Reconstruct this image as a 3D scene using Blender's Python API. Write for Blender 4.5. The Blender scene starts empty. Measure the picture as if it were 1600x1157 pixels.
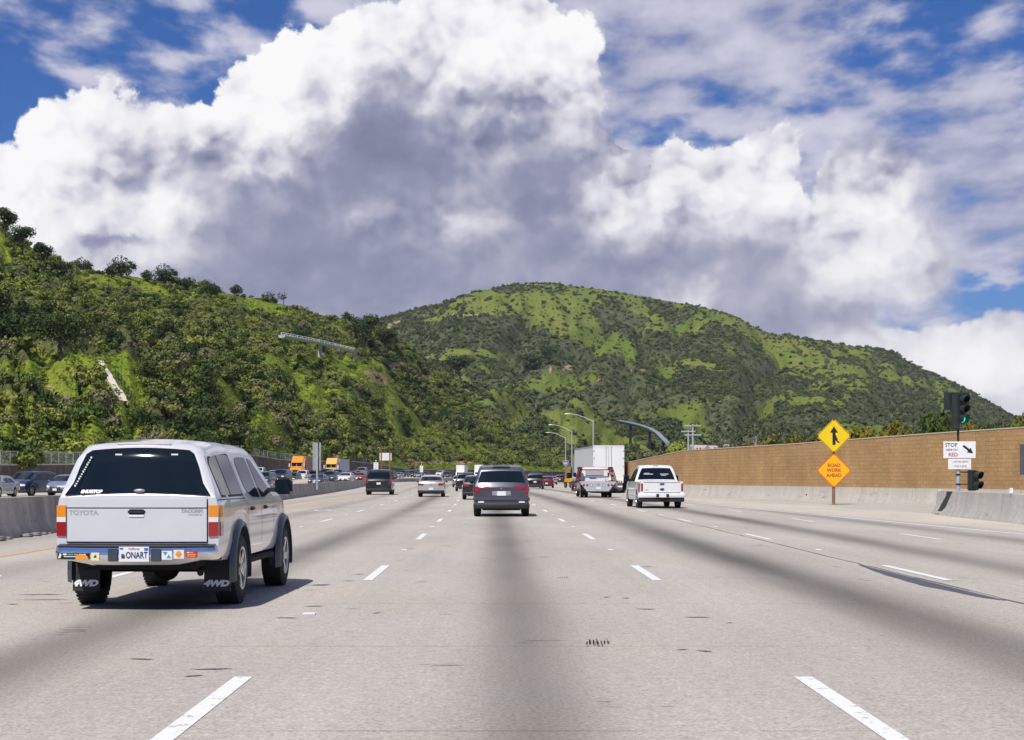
import bpy, bmesh, math, random
import numpy as np
from mathutils import Vector, Matrix
R = math.radians
PI = math.pi
random.seed(7)
SC = bpy.context.scene
COL = SC.collection

# ------------------------------------------------------------------ camera
F, H, CX, HY = 2650.0, 1.38, 790.0, 745.0     # focal length in photo pixels, eye height, vanishing point of the photo
cam = bpy.data.objects.new('camera', bpy.data.cameras.new('camera'))
COL.objects.link(cam)
cam.location = (0, 0, H)
cam.rotation_euler = (R(90), 0, 0)
cam.data.sensor_width = 36.0
cam.data.lens = 36.0 * F / 1600.0
cam.data.shift_x = (800.0 - CX) / 1600.0
cam.data.shift_y = (HY - 578.5) / 1600.0
cam.data.clip_start = 0.2
cam.data.clip_end = 12000.0
SC.camera = cam

# ------------------------------------------------------------------ sun, exposure
SUN_EL, SUN_AZ = 54.0, -23.0      # azimuth measured from straight behind the camera, negative = to the left
sd = Vector((math.sin(R(SUN_AZ)) * math.cos(R(SUN_EL)), -math.cos(R(SUN_AZ)) * math.cos(R(SUN_EL)), math.sin(R(SUN_EL))))
sun = bpy.data.objects.new('sun', bpy.data.lights.new('sun', 'SUN'))
COL.objects.link(sun)
sun.data.energy = 4.9
sun.data.angle = R(0.53)
sun.data.color = (1.0, 0.955, 0.89)
sun.rotation_euler = (-sd).to_track_quat('-Z', 'Y').to_euler()
SC.view_settings.view_transform = 'Standard'
SC.view_settings.look = 'None'
SC.view_settings.exposure = 0.0
SC.view_settings.gamma = 1.0
SC.render.engine = 'CYCLES'
SC.cycles.max_bounces = 6
SC.cycles.transparent_max_bounces = 12
SC.cycles.use_denoising = True
SC.cycles.caustics_reflective = False
SC.cycles.caustics_refractive = False

# ------------------------------------------------------------------ node expressions
class E:
    """a socket in a node tree that can be used in arithmetic"""
    def __init__(s, nt, sock): s.nt, s.k = nt, sock
    def _m(s, op, *a, clamp=False):
        n = s.nt.nodes.new('ShaderNodeMath'); n.operation = op; n.use_clamp = clamp
        for i, v in enumerate((s,) + a):
            if isinstance(v, E): s.nt.links.new(v.k, n.inputs[i])
            else: n.inputs[i].default_value = float(v)
        return E(s.nt, n.outputs[0])
    def __add__(s, o): return s._m('ADD', o)
    __radd__ = __add__
    def __sub__(s, o): return s._m('SUBTRACT', o)
    def __rsub__(s, o): return (s * -1.0) + o
    def __mul__(s, o): return s._m('MULTIPLY', o)
    __rmul__ = __mul__
    def __truediv__(s, o): return s._m('DIVIDE', o)
    def __pow__(s, o): return s._m('POWER', o)
    def max(s, o): return s._m('MAXIMUM', o)
    def min(s, o): return s._m('MINIMUM', o)
    def smax(s, o, d): return s._m('SMOOTH_MAX', o, d)
    def abs(s): return s._m('ABSOLUTE')
    def exp(s): return s._m('EXPONENT')
    def clamp(s): return s._m('ADD', 0.0, clamp=True)
    def step(s, a, b):
        n = s.nt.nodes.new('ShaderNodeMapRange'); n.interpolation_type = 'SMOOTHSTEP'
        s.nt.links.new(s.k, n.inputs[0]); n.inputs[1].default_value = a; n.inputs[2].default_value = b
        return E(s.nt, n.outputs[0])
    def lin(s, a, b, c=0.0, d=1.0):
        n = s.nt.nodes.new('ShaderNodeMapRange')
        s.nt.links.new(s.k, n.inputs[0]); n.inputs[1].default_value = a; n.inputs[2].default_value = b
        n.inputs[3].default_value = c; n.inputs[4].default_value = d
        return E(s.nt, n.outputs[0])

def xyz(nt, x, y, z=0.0):
    n = nt.nodes.new('ShaderNodeCombineXYZ')
    for i, v in enumerate((x, y, z)):
        if isinstance(v, E): nt.links.new(v.k, n.inputs[i])
        else: n.inputs[i].default_value = float(v)
    return n.outputs[0]
def sep(nt, sock):
    n = nt.nodes.new('ShaderNodeSeparateXYZ'); nt.links.new(sock, n.inputs[0])
    return [E(nt, o) for o in n.outputs]
def noise(nt, vec, scale, detail=4.0, rough=0.55, dist=0.0, dim='3D', lac=2.0):
    n = nt.nodes.new('ShaderNodeTexNoise'); n.noise_dimensions = dim
    nt.links.new(vec, n.inputs['Vector'])
    n.inputs['Scale'].default_value = scale; n.inputs['Detail'].default_value = detail
    n.inputs['Roughness'].default_value = rough; n.inputs['Distortion'].default_value = dist
    n.inputs['Lacunarity'].default_value = lac
    return E(nt, n.outputs[0])
def voro(nt, vec, scale, smooth=0.5, rnd=1.0):
    n = nt.nodes.new('ShaderNodeTexVoronoi'); n.voronoi_dimensions = '2D'; n.feature = 'SMOOTH_F1'
    nt.links.new(vec, n.inputs['Vector']); n.inputs['Scale'].default_value = scale
    n.inputs['Smoothness'].default_value = smooth; n.inputs['Randomness'].default_value = rnd
    return E(nt, n.outputs[0])
def mixc(nt, fac, a, b, mode='MIX'):
    n = nt.nodes.new('ShaderNodeMix'); n.data_type = 'RGBA'; n.blend_type = mode
    ins = [i for i in n.inputs if i.enabled or i.type == 'RGBA']
    fi = n.inputs[0]; ai = n.inputs[6]; bi = n.inputs[7]
    for s_, v in ((fi, fac), (ai, a), (bi, b)):
        if isinstance(v, E): nt.links.new(v.k, s_)
        elif isinstance(v, (int, float)): s_.default_value = v
        elif isinstance(v, (tuple, list)): s_.default_value = (v[0], v[1], v[2], 1.0)
        else: nt.links.new(v, s_)
    return n.outputs[2]

# ------------------------------------------------------------------ world: sky with cumulus and altocumulus
SKY_STR = 0.10
def make_world():
    w = bpy.data.worlds.new('World'); SC.world = w; w.use_nodes = True
    nt = w.node_tree; nt.nodes.clear()
    out = nt.nodes.new('ShaderNodeOutputWorld'); bg = nt.nodes.new('ShaderNodeBackground')
    bg.inputs['Strength'].default_value = SKY_STR
    nt.links.new(bg.outputs[0], out.inputs[0])
    sky = nt.nodes.new('ShaderNodeTexSky'); sky.sky_type = 'NISHITA'; sky.sun_disc = False
    sky.sun_elevation = R(SUN_EL); sky.sun_rotation = math.atan2(sd.x, sd.y)
    sky.air_density = 1.0; sky.dust_density = 0.3; sky.ozone_density = 2.2
    tc = nt.nodes.new('ShaderNodeTexCoord')
    dx, dy, dz = sep(nt, tc.outputs['Generated'])
    az = dx._m('ARCTAN2', dy)
    el = dz.max(-1.0).min(1.0)._m('ARCSINE')
    U = az * 2.65; V = el * 2.65        # thousandths: U -0.79..0.81 across the view, V 0..0.75 upwards
    base = xyz(nt, U, V, 0.0)
    # warp
    w1 = noise(nt, base, 3.2, 2, 0.5); 
    nb = nt.nodes.new('ShaderNodeTexNoise'); nb.inputs['Scale'].default_value = 7.0; nb.inputs['Detail'].default_value = 6; nb.inputs['Roughness'].default_value = 0.62
    nt.links.new(base, nb.inputs['Vector'])
    wr, wg, wb = sep(nt, nb.outputs['Color'])
    Uw = U + (wr - 0.5) * 0.16 + (w1 - 0.5) * 0.05
    Vw = V + (wg - 0.5) * 0.14
    # billows: two scales of rounded puffs, evaluated here and a step towards the sun
    def billow(du, dv):
        p = xyz(nt, U + (wr - 0.5) * 0.07 + du, (V + (wg - 0.5) * 0.07 + dv) * 1.15, 0.0)
        z_ = voro(nt, p, 3.3, 0.3)
        a = voro(nt, p, 7.5, 0.25)
        b = voro(nt, p, 18.0, 0.2)
        c = voro(nt, p, 44.0, 0.25)
        return z_ * -1.0 + a * -0.55 + b * -0.32 + c * -0.16
    b0 = billow(0, 0); b1 = billow(-0.016, 0.026)
    relief = (b0 - b1)
    fine = noise(nt, base, 22.0, 5, 0.6)
    soft = noise(nt, base, 5.0, 5, 0.55)
    def field(lst):
        f = None
        for (px, py, rx, ry) in lst:
            cu, cv = (px - 790) / 1000.0, (745 - py) / 1000.0
            a = (Uw - cu) * (1000.0 / rx); b = (Vw - cv) * (1000.0 / ry)
            g = 1.0 - (a * a + b * b)._m('SQRT')
            g = g * (min(rx, ry) / 150.0)
            f = g if f is None else f.smax(g, 0.12)
        return f
    big = field([(165, 250, 150, 105), (0, 340, 150, 120), (300, 255, 120, 95), (455, 170, 130, 125), (590, 130, 180, 130), (760, 90, 170, 130),
                 (640, 290, 330, 190), (850, 150, 95, 130), (930, 330, 150, 130), (1120, 320, 150, 115), (1170, 245, 88, 75), (700, 470, 640, 190), (500, 560, 600, 170), (950, 600, 420, 160), (1040, 410, 260, 120),
                 (1345, 340, 95, 105), (1375, 405, 105, 85), (1240, 470, 150, 90), (150, 380, 300, 110)])
    low = field([(1480, 575, 105, 65), (1590, 590, 100, 85), (1075, 468, 48, 34), (1240, 540, 130, 40)])
    bigm = (big + b0 * 0.22 + 0.14 + (fine - 0.5) * 0.16).step(0.0, 0.06)
    softm = (big + (soft - 0.5) * 0.5 + 0.12).step(-0.1, 0.35)
    lowm = (low + b0 * 0.2 + 0.24 + (fine - 0.5) * 0.1).step(0.0, 0.09)
    # the right-hand flank of the cloud is soft, the left tops are crisp
    rt = U.step(0.42, 0.62)
    bigm = bigm * (1.0 - rt) + softm * rt
    # brightness map of the cloud: sunlit and shaded parts painted into its colour
    def blobs(lst):
        f = None
        for (px, py, rx, ry, k) in lst:
            cu, cv = (px - 790) / 1000.0, (745 - py) / 1000.0
            a = (Uw - cu) * (1000.0 / rx); b = (Vw - cv) * (1000.0 / ry)
            g = ((a * a + b * b) * -1.0).exp() * k
            f = g if f is None else f + g
        return f
    B = blobs([(150, 190, 190, 110, 0.62), (20, 300, 150, 130, 0.6), (390, 190, 120, 110, 0.62), (440, 80, 130, 100, 0.45), (640, 40, 260, 60, 0.42), (740, 170, 90, 110, 0.3), (800, 60, 110, 90, 0.35), (860, 110, 60, 80, 0.3),
               (1150, 250, 110, 100, 0.62), (960, 310, 90, 45, 0.42), (1070, 290, 90, 60, 0.3), (1350, 330, 75, 100, 0.5), (730, 330, 90, 50, 0.10), (650, 480, 420, 75, -0.16), (1180, 500, 300, 70, -0.14), (330, 420, 200, 50, -0.10), (1330, 430, 90, 60, 0.35), (240, 350, 60, 45, 0.5), (560, 330, 75, 50, 0.25), (90, 430, 120, 60, 0.3),
               (1500, 570, 170, 70, 0.8), (1075, 465, 60, 40, 0.5),
               (510, 290, 140, 80, -0.42), (590, 190, 90, 75, -0.36), (320, 240, 50, 90, -0.22), (700, 250, 110, 90, -0.18), (400, 360, 150, 60, -0.16), (845, 310, 80, 65, -0.42), (640, 430, 330, 60, -0.10),
               (190, 385, 55, 13, -0.5), (210, 300, 150, 40, -0.2), (1110, 405, 190, 55, -0.2), (1060, 350, 60, 30, -0.1), (1400, 340, 50, 60, -0.12)])
    rim = (big + b0 * 0.22 + 0.14).lin(0.0, 0.30, 0.16, 0.0)
    top = V.step(0.40, 0.70)
    amp = (B + 0.15).step(-0.25, 0.45) * 1.0 + 0.14
    amp = amp * V.lin(0.20, 0.46, 0.35, 1.0)
    shade = 0.53 + B * 0.74 + relief * amp * 1.05 + rim * top + (soft - 0.5) * 0.24 * V.lin(0.2, 0.45, 0.55, 1.0) + (fine - 0.5) * 0.12 * V.lin(0.2, 0.45, 0.5, 1.0)
    shade = shade * 0.84
    cr = nt.nodes.new('ShaderNodeValToRGB'); nt.links.new(shade.k, cr.inputs[0])
    e = cr.color_ramp.elements
    e[0].position = 0.0; e[0].color = (0.17, 0.175, 0.25, 1)
    e[1].position = 1.0; e[1].color = (1.0, 0.985, 0.99, 1)
    for p, c in ((0.16, (0.20, 0.215, 0.325, 1)), (0.30, (0.295, 0.31, 0.44, 1)), (0.44, (0.48, 0.475, 0.585, 1)), (0.58, (0.70, 0.69, 0.77, 1)), (0.74, (0.87, 0.86, 0.90, 1))):
        q = e.new(p); q.color = c
    # high thin layer: small overlapping patches, stretched towards the horizon
    hv = (V + 0.75)
    pu = U / hv; pv = (V * 0 + 1.0) / hv
    hp = xyz(nt, pu * 1.0, pv * 2.6, 0.0)
    h1 = noise(nt, hp, 11.0, 5, 0.5, 0.0)
    h2 = noise(nt, hp, 2.0, 3, 0.5)
    cover = blobs([(1050, 130, 330, 170, 0.20), (1500, 330, 260, 120, 0.26), (130, 60, 330, 60, 0.04), (1250, 30, 200, 90, 0.12), (1400, 85, 90, 45, -0.22), (1460, 50, 110, 40, -0.10), (1590, 130, 50, 90, -0.14), (1560, 20, 120, 40, 0.12), (30, 160, 110, 120, -0.26), (1270, 210, 70, 40, -0.12), (380, 30, 130, 60, -0.22), (250, 95, 80, 40, -0.15), (1430, 440, 120, 22, -0.08), (1540, 455, 90, 22, -0.40), (1500, 400, 120, 30, 0.1), (1050, 210, 60, 20, -0.14), (1000, 260, 50, 30, -0.2), (1280, 290, 60, 30, -0.1)])
    alto = ((h1 - 0.5) * 1.5 + (h2 - 0.5) * 0.5 + cover + 0.05).step(-0.16, 0.22)
    wide = U.abs().step(0.85, 1.1)
    alto = alto * 0.86 * dy.step(-0.25, 0.25).max(0.28)
    altoc = mixc(nt, (h1 + B * 0.2).step(0.35, 0.75), (0.36, 0.37, 0.52), (0.72, 0.70, 0.80))
    tint = mixc(nt, 1.0, sky.outputs[0], (0.20, 0.40, 0.80), 'MULTIPLY')
    lowblue = V.step(0.55, 0.15)
    tint = mixc(nt, lowblue * 0.45, tint, (1.9, 3.4, 6.6))
    inv = 1.0 / SKY_STR
    def scl(c, k):
        return mixc(nt, 1.0, c, (k, k, k), 'MULTIPLY')
    c = mixc(nt, alto, tint, scl(altoc, inv))
    c = mixc(nt, bigm * (1.0 - wide), c, scl(cr.outputs[0], inv))
    c = mixc(nt, lowm * (1.0 - wide), c, scl(cr.outputs[0], inv))
    nt.links.new(c, bg.inputs['Color'])
    w.cycles.sampling_method = 'MANUAL'; w.cycles.sample_map_resolution = 512
make_world()

# ------------------------------------------------------------------ mesh helpers
def link(o, parent=None):
    COL.objects.link(o)
    if parent is not None: o.parent = parent
    return o
def tag(o, label=None, cat=None, group=None, kind=None):
    if label: o['label'] = label
    if cat: o['category'] = cat
    if group: o['group'] = group
    if kind: o['kind'] = kind
    return o
def empty(name, loc=(0, 0, 0), rz=0.0):
    o = bpy.data.objects.new(name, None); o.empty_display_size = 0.2
    o.location = loc; o.rotation_euler = (0, 0, rz)
    COL.objects.link(o); return o
class MB:
    """collects shapes; build() links them as ONE mesh object"""
    def __init__(s): s.v = []; s.f = []; s.m = []
    def add(s, vs, fs, m=0, M=None):
        k = len(s.v)
        if M is not None: vs = [M @ Vector(p) for p in vs]
        s.v += [tuple(p) for p in vs]
        s.f += [tuple(i + k for i in f) for f in fs]
        s.m += [m] * len(fs)
        return s
    def box(s, x0, x1, y0, y1, z0, z1, m=0, M=None, b=0.0):
        if b <= 0:
            vs = [(x, y, z) for z in (z0, z1) for y in (y0, y1) for x in (x0, x1)]
            fs = [(0, 2, 3, 1), (4, 5, 7, 6), (0, 1, 5, 4), (2, 6, 7, 3), (0, 4, 6, 2), (1, 3, 7, 5)]
            return s.add(vs, fs, m, M)
        bm = bmesh.new()
        bmesh.ops.create_cube(bm, size=1.0)
        for v in bm.verts:
            v.co = Vector(((x0 + x1) / 2 + v.co.x * (x1 - x0), (y0 + y1) / 2 + v.co.y * (y1 - y0), (z0 + z1) / 2 + v.co.z * (z1 - z0)))
        bmesh.ops.bevel(bm, geom=bm.edges[:], offset=b, segments=2, affect='EDGES', clamp_overlap=True)
        bm.verts.index_update()
        s.add([v.co.copy() for v in bm.verts], [[v.index for v in f.verts] for f in bm.faces], m, M)
        bm.free(); return s
    def tube(s, pts, r, n=8, m=0, cap=True):
        pts = [Vector(p) for p in pts]
        rs = r if isinstance(r, (list, tuple)) else [r] * len(pts)
        vs = []; fs = []
        up = None
        for i, p in enumerate(pts):
            d = (pts[min(i + 1, len(pts) - 1)] - pts[max(i - 1, 0)]).normalized()
            if up is None:
                up = Vector((0, 0, 1)) if abs(d.z) < 0.9 else Vector((1, 0, 0))
            a = d.cross(up).normalized(); b_ = a.cross(d).normalized(); up = b_
            for j in range(n):
                t = 2 * PI * j / n
                vs.append(p + (a * math.cos(t) + b_ * math.sin(t)) * rs[i])
        for i in range(len(pts) - 1):
            for j in range(n):
                k = (j + 1) % n
                fs.append((i * n + j, i * n + k, (i + 1) * n + k, (i + 1) * n + j))
        if cap:
            fs.append(tuple(range(n - 1, -1, -1))); fs.append(tuple((len(pts) - 1) * n + j for j in range(n)))
        return s.add(vs, fs, m)
    def lathe(s, prof, n=24, m=0, M=None):      # prof: (axial x, radius); axis = local X
        vs = []; fs = []
        for (a, r) in prof:
            for j in range(n):
                t = 2 * PI * j / n
                vs.append((a, r * math.cos(t), r * math.sin(t)))
        for i in range(len(prof) - 1):
            for j in range(n):
                k = (j + 1) % n
                fs.append((i * n + j, i * n + k, (i + 1) * n + k, (i + 1) * n + j))
        return s.add(vs, fs, m, M)
    def prism(s, pts2, y0, y1, m=0, M=None):    # outline in x,z extruded along y
        n = len(pts2)
        vs = [(x, y0, z) for x, z in pts2] + [(x, y1, z) for x, z in pts2]
        fs = [tuple(range(n)), tuple(range(2 * n - 1, n - 1, -1))] + [(i, i + n, (i + 1) % n + n, (i + 1) % n) for i in range(n)]
        return s.add(vs, fs, m, M)
    def sphere(s, c, r, m=0, n=10, sc=(1, 1, 1)):
        vs = []; fs = []
        for i in range(n + 1):
            a = PI * i / n
            for j in range(n * 2):
                t = PI * j / n
                vs.append((c[0] + r * sc[0] * math.sin(a) * math.cos(t), c[1] + r * sc[1] * math.sin(a) * math.sin(t), c[2] + r * sc[2] * math.cos(a)))
        for i in range(n):
            for j in range(n * 2):
                k = (j + 1) % (n * 2)
                fs.append((i * n * 2 + j, (i + 1) * n * 2 + j, (i + 1) * n * 2 + k, i * n * 2 + k))
        return s.add(vs, fs, m)
    def build(s, name, mats, parent=None, smooth=None, uvs=None):
        me = bpy.data.meshes.new(name)
        me.from_pydata([tuple(v) for v in s.v], [], s.f)
        if not isinstance(mats, (list, tuple)): mats = [mats]
        for m in mats: me.materials.append(m)
        if len(mats) > 1: me.polygons.foreach_set('material_index', s.m)
        bm = bmesh.new(); bm.from_mesh(me)
        bmesh.ops.recalc_face_normals(bm, faces=bm.faces[:])
        bm.to_mesh(me); bm.free()
        if smooth is not None:
            me.polygons.foreach_set('use_smooth', [True] * len(me.polygons))
            me.set_sharp_from_angle(angle=R(smooth))
        me.update()
        return link(bpy.data.objects.new(name, me), parent)
def npmesh(name, co, faces4, mats, parent=None, smooth=False):
    me = bpy.data.meshes.new(name)
    n, k = faces4.shape
    me.vertices.add(len(co)); me.vertices.foreach_set('co', np.asarray(co, dtype=np.float32).ravel())
    me.loops.add(n * k); me.loops.foreach_set('vertex_index', faces4.astype(np.int32).ravel())
    me.polygons.add(n); me.polygons.foreach_set('loop_start', np.arange(0, n * k, k, dtype=np.int32))
    me.update(calc_edges=True); me.validate()
    if smooth: me.polygons.foreach_set('use_smooth', np.ones(n, dtype=bool))
    for m in (mats if isinstance(mats, (list, tuple)) else [mats]): me.materials.append(m)
    if name is None: return me
    return link(bpy.data.objects.new(name, me), parent)
def copy_tree(o, parent=None):
    kids = [c for c in o.children]
    c = o.copy(); COL.objects.link(c); c.parent = parent
    for k in kids: copy_tree(k, c)
    return c
_tc = {}
def text_geo(body, size, bold=0.0, narrow=1.0, shear=0.0, depth=0.002, align='CENTER'):
    key = (body, size, bold, narrow, shear, depth, align)
    if key in _tc: return _tc[key]
    cu = bpy.data.curves.new('lettering', 'FONT'); cu.body = body; cu.size = size; cu.offset = bold
    cu.extrude = depth; cu.shear = shear; cu.align_x = align; cu.align_y = 'CENTER'; cu.resolution_u = 3
    o = bpy.data.objects.new('lettering', cu); COL.objects.link(o)
    dg = bpy.context.evaluated_depsgraph_get(); me = bpy.data.meshes.new_from_object(o.evaluated_get(dg))
    vs = [(v.co.x * narrow, v.co.y, v.co.z) for v in me.vertices]; fs = [tuple(p.vertices) for p in me.polygons]
    bpy.data.objects.remove(o); bpy.data.curves.remove(cu); bpy.data.meshes.remove(me)
    _tc[key] = (vs, fs); return vs, fs
def add_text(mb, body, size, loc, rz=0.0, tilt=90.0, m=0, bend=None, **kw):
    """text standing upright, readable from -Y when rz = 0"""
    vs, fs = text_geo(body, size, **kw)
    M = Matrix.Translation(loc) @ Matrix.Rotation(rz, 4, 'Z') @ Matrix.Rotation(R(tilt), 4, 'X')
    k0 = len(mb.v)
    mb.add(vs, fs, m, M)
    if bend: mb.v[k0:] = [(p[0], p[1] + bend(p[0]), p[2]) for p in mb.v[k0:]]

# ------------------------------------------------------------------ numpy noise
def vnoise(x, y, seed=0):
    xi = np.floor(x).astype(np.int64); yi = np.floor(y).astype(np.int64)
    fx = x - xi; fy = y - yi
    fx = fx * fx * (3 - 2 * fx); fy = fy * fy * (3 - 2 * fy)
    def h(a, b):
        n = (a * 374761393 + b * 668265263 + seed * 1442695041) & 0xffffffff
        n = ((n ^ (n >> 13)) * 1274126177) & 0xffffffff
        n = n ^ (n >> 16)
        return (n & 0xffff) / 65535.0
    return (h(xi, yi) * (1 - fx) + h(xi + 1, yi) * fx) * (1 - fy) + (h(xi, yi + 1) * (1 - fx) + h(xi + 1, yi + 1) * fx) * fy
def fbm(x, y, oct=4, seed=0, gain=0.5):
    t = 0; a = 1; s = 0
    for i in range(oct):
        t = t + a * vnoise(x * 2 ** i, y * 2 ** i, seed + i * 17); s += a; a *= gain
    return t / s
def at(px, py, Y): return ((px - CX) / F * Y, Y, H + (HY - py) / F * Y)
def X_at(px, Y): return (px - CX) / F * Y

# ------------------------------------------------------------------ materials
def mat(name, col, rough=0.6, metal=0.0, coat=0.0, spec=0.5, emit=None, estr=0.0, alpha=1.0):
    m = bpy.data.materials.new(name); m.use_nodes = True
    b = m.node_tree.nodes['Principled BSDF']
    b.inputs['Base Color'].default_value = (*col, 1); b.inputs['Roughness'].default_value = rough
    b.inputs['Metallic'].default_value = metal; b.inputs['Coat Weight'].default_value = coat
    b.inputs['Coat Roughness'].default_value = 0.04; b.inputs['Specular IOR Level'].default_value = spec
    if emit: b.inputs['Emission Color'].default_value = (*emit, 1); b.inputs['Emission Strength'].default_value = estr
    return m
def vary(m, scale=8.0, amt=0.25, rvar=0.1, bump=0.0, stretch=(1, 1, 1), detail=5, bscale=None):
    """break up a flat material with noise in colour, roughness and surface"""
    nt = m.node_tree; b = nt.nodes['Principled BSDF']
    tc = nt.nodes.new('ShaderNodeTexCoord'); mp = nt.nodes.new('ShaderNodeMapping'); mp.inputs['Scale'].default_value = stretch
    nt.links.new(tc.outputs['Object'], mp.inputs[0])
    n = noise(nt, mp.outputs[0], scale, detail, 0.6)
    c = b.inputs['Base Color'].default_value[:3]
    f = n.lin(0.3, 0.7, 1 - amt, 1 + amt)
    nt.links.new(mixc(nt, 1.0, (c[0], c[1], c[2]), xyz(nt, f, f, f), 'MULTIPLY'), b.inputs['Base Color'])
    r = b.inputs['Roughness'].default_value
    nt.links.new(n.lin(0.3, 0.7, max(0.02, r - rvar), min(1, r + rvar)).k, b.inputs['Roughness'])
    if bump:
        n2 = noise(nt, mp.outputs[0], bscale or scale * 3, detail, 0.6)
        bn = nt.nodes.new('ShaderNodeBump'); bn.inputs['Strength'].default_value = bump; bn.inputs['Distance'].default_value = 0.02
        nt.links.new(n2.k, bn.inputs['Height']); nt.links.new(bn.outputs[0], b.inputs['Normal'])
    return m
def paint(name, col, metal=0.0, rough=0.35):
    m = mat(name, col, rough, metal, 1.0)
    vary(m, 2.0, 0.03, 0.012)
    # road dust gathers low on the body
    return m
MT = {}
MT['tyre'] = vary(mat('tyre_rubber', (0.02, 0.02, 0.021), 0.85), 20, 0.3, 0.08)
MT['rim'] = mat('alloy', (0.55, 0.56, 0.57), 0.3, 0.9)
MT['black'] = vary(mat('black_plastic', (0.018, 0.018, 0.02), 0.55), 12, 0.3, 0.1)
MT['under'] = mat('underbody', (0.012, 0.012, 0.012), 0.9)
MT['glass'] = mat('tinted_glass', (0.006, 0.010, 0.014), 0.04, 0.0, 0.0, 0.42)
MT['chrome'] = mat('chrome', (0.78, 0.79, 0.8), 0.10, 1.0)
MT['red'] = mat('red_lens', (0.30, 0.006, 0.008), 0.12, 0, 1.0)
MT['amber'] = mat('amber_lens', (0.75, 0.25, 0.012), 0.12, 0, 1.0)
MT['clear'] = mat('clear_lens', (0.7, 0.7, 0.68), 0.15, 0, 1.0)
MT['plate'] = mat('plate_white', (0.75, 0.76, 0.78), 0.4)
MT['white'] = vary(mat('white_paint', (0.78, 0.78, 0.78), 0.4), 6, 0.06)
MT['grey'] = vary(mat('grey_metal', (0.32, 0.33, 0.34), 0.45, 0.3), 6, 0.12)
MT['galv'] = vary(mat('galvanised_steel', (0.50, 0.53, 0.54), 0.5, 0.5), 9, 0.15)
MT['textdark'] = mat('dark_lettering', (0.02, 0.02, 0.04), 0.5)
MT['textgrey'] = mat('grey_lettering', (0.36, 0.36, 0.38), 0.4)
MT['textwhite'] = mat('white_lettering', (0.8, 0.8, 0.8), 0.5)
MT['wood'] = vary(mat('weathered_wood', (0.22, 0.14, 0.08), 0.85), 6, 0.35, 0.1, 0.3, (4, 4, 0.5))
MT['brownpost'] = vary(mat('rusty_post', (0.25, 0.09, 0.03), 0.8), 5, 0.3)

# ------------------------------------------------------------------ road course
def C(Y):      # sideways drift of the freeway: eases left, then bends right behind the brown wall
    Y = np.asarray(Y, dtype=float)
    return np.interp(Y, [-40, 0, 20, 40, 60, 80, 100, 130, 160, 200, 240, 280, 330, 380, 430, 480, 540, 620, 720, 900],
                     [0, 0, -.04, -.16, -.36, -.64, -1.0, -1.7, -2.5, -3.9, -5.0, -5.9, -6.4, -5.6, -3.4, 0, 6.5, 20, 44, 100])
MED = [(-10.8, -40), (-10.8, 20), (-11.05, 42), (-11.7, 70), (-13.0, 98), (-14.6, 140), (-17.0, 190), (-19.2, 228), (-22.5, 290), (-26.0, 350), (-27.5, 400), (-26.5, 440), (-21, 500), (-15, 560), (-6, 640), (20, 760)]
def med_x(Y): return np.interp(Y, [p[1] for p in MED], [p[0] for p in MED])
WALLR = [(34, 18), (27, 52), (22.8, 76), (21.0, 84), (17.25, 101.6), (12.9, 122), (10.4, 140), (9.2, 165), (8.8, 200), (9.3, 250), (10.6, 300), (12.9, 360), (15.2, 420), (25, 520), (45, 640)]
WALLR_TOP = {34: 4.1, 27: 3.75, 22.8: 3.6, 21.0: 3.55, 17.25: 3.38, 12.9: 3.0, 10.4: 2.65, 9.2: 2.7, 8.8: 2.8, 9.3: 2.85, 10.6: 3.1, 12.9: 3.3, 15.2: 3.3, 25: 3.3, 45: 3.3}
WALLL = [(-60, 60), (-57, 110), (-54, 150), (-52, 178), (-51, 200), (-50, 235), (-49, 270), (-48.3, 310), (-47.5, 350), (-45, 385), (-40.5, 425), (-36, 455), (-29.4, 520), (-16.4, 620), (2.6, 680), (24.5, 720), (60, 760)]
WALLL_TOP = [2.4, 2.4, 2.4, 2.55, 2.75, 3.6, 4.8, 5.5, 4.9, 4.7, 5.3, 4.8, 3.4, 3.9, 3.7, 3.4, 3.4]
def rise(Y): # the oncoming carriageway climbs a little
    t = np.clip((np.asarray(Y, dtype=float) - 165) / 190, 0, 1); return 1.45 * t * t * (3 - 2 * t)

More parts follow.
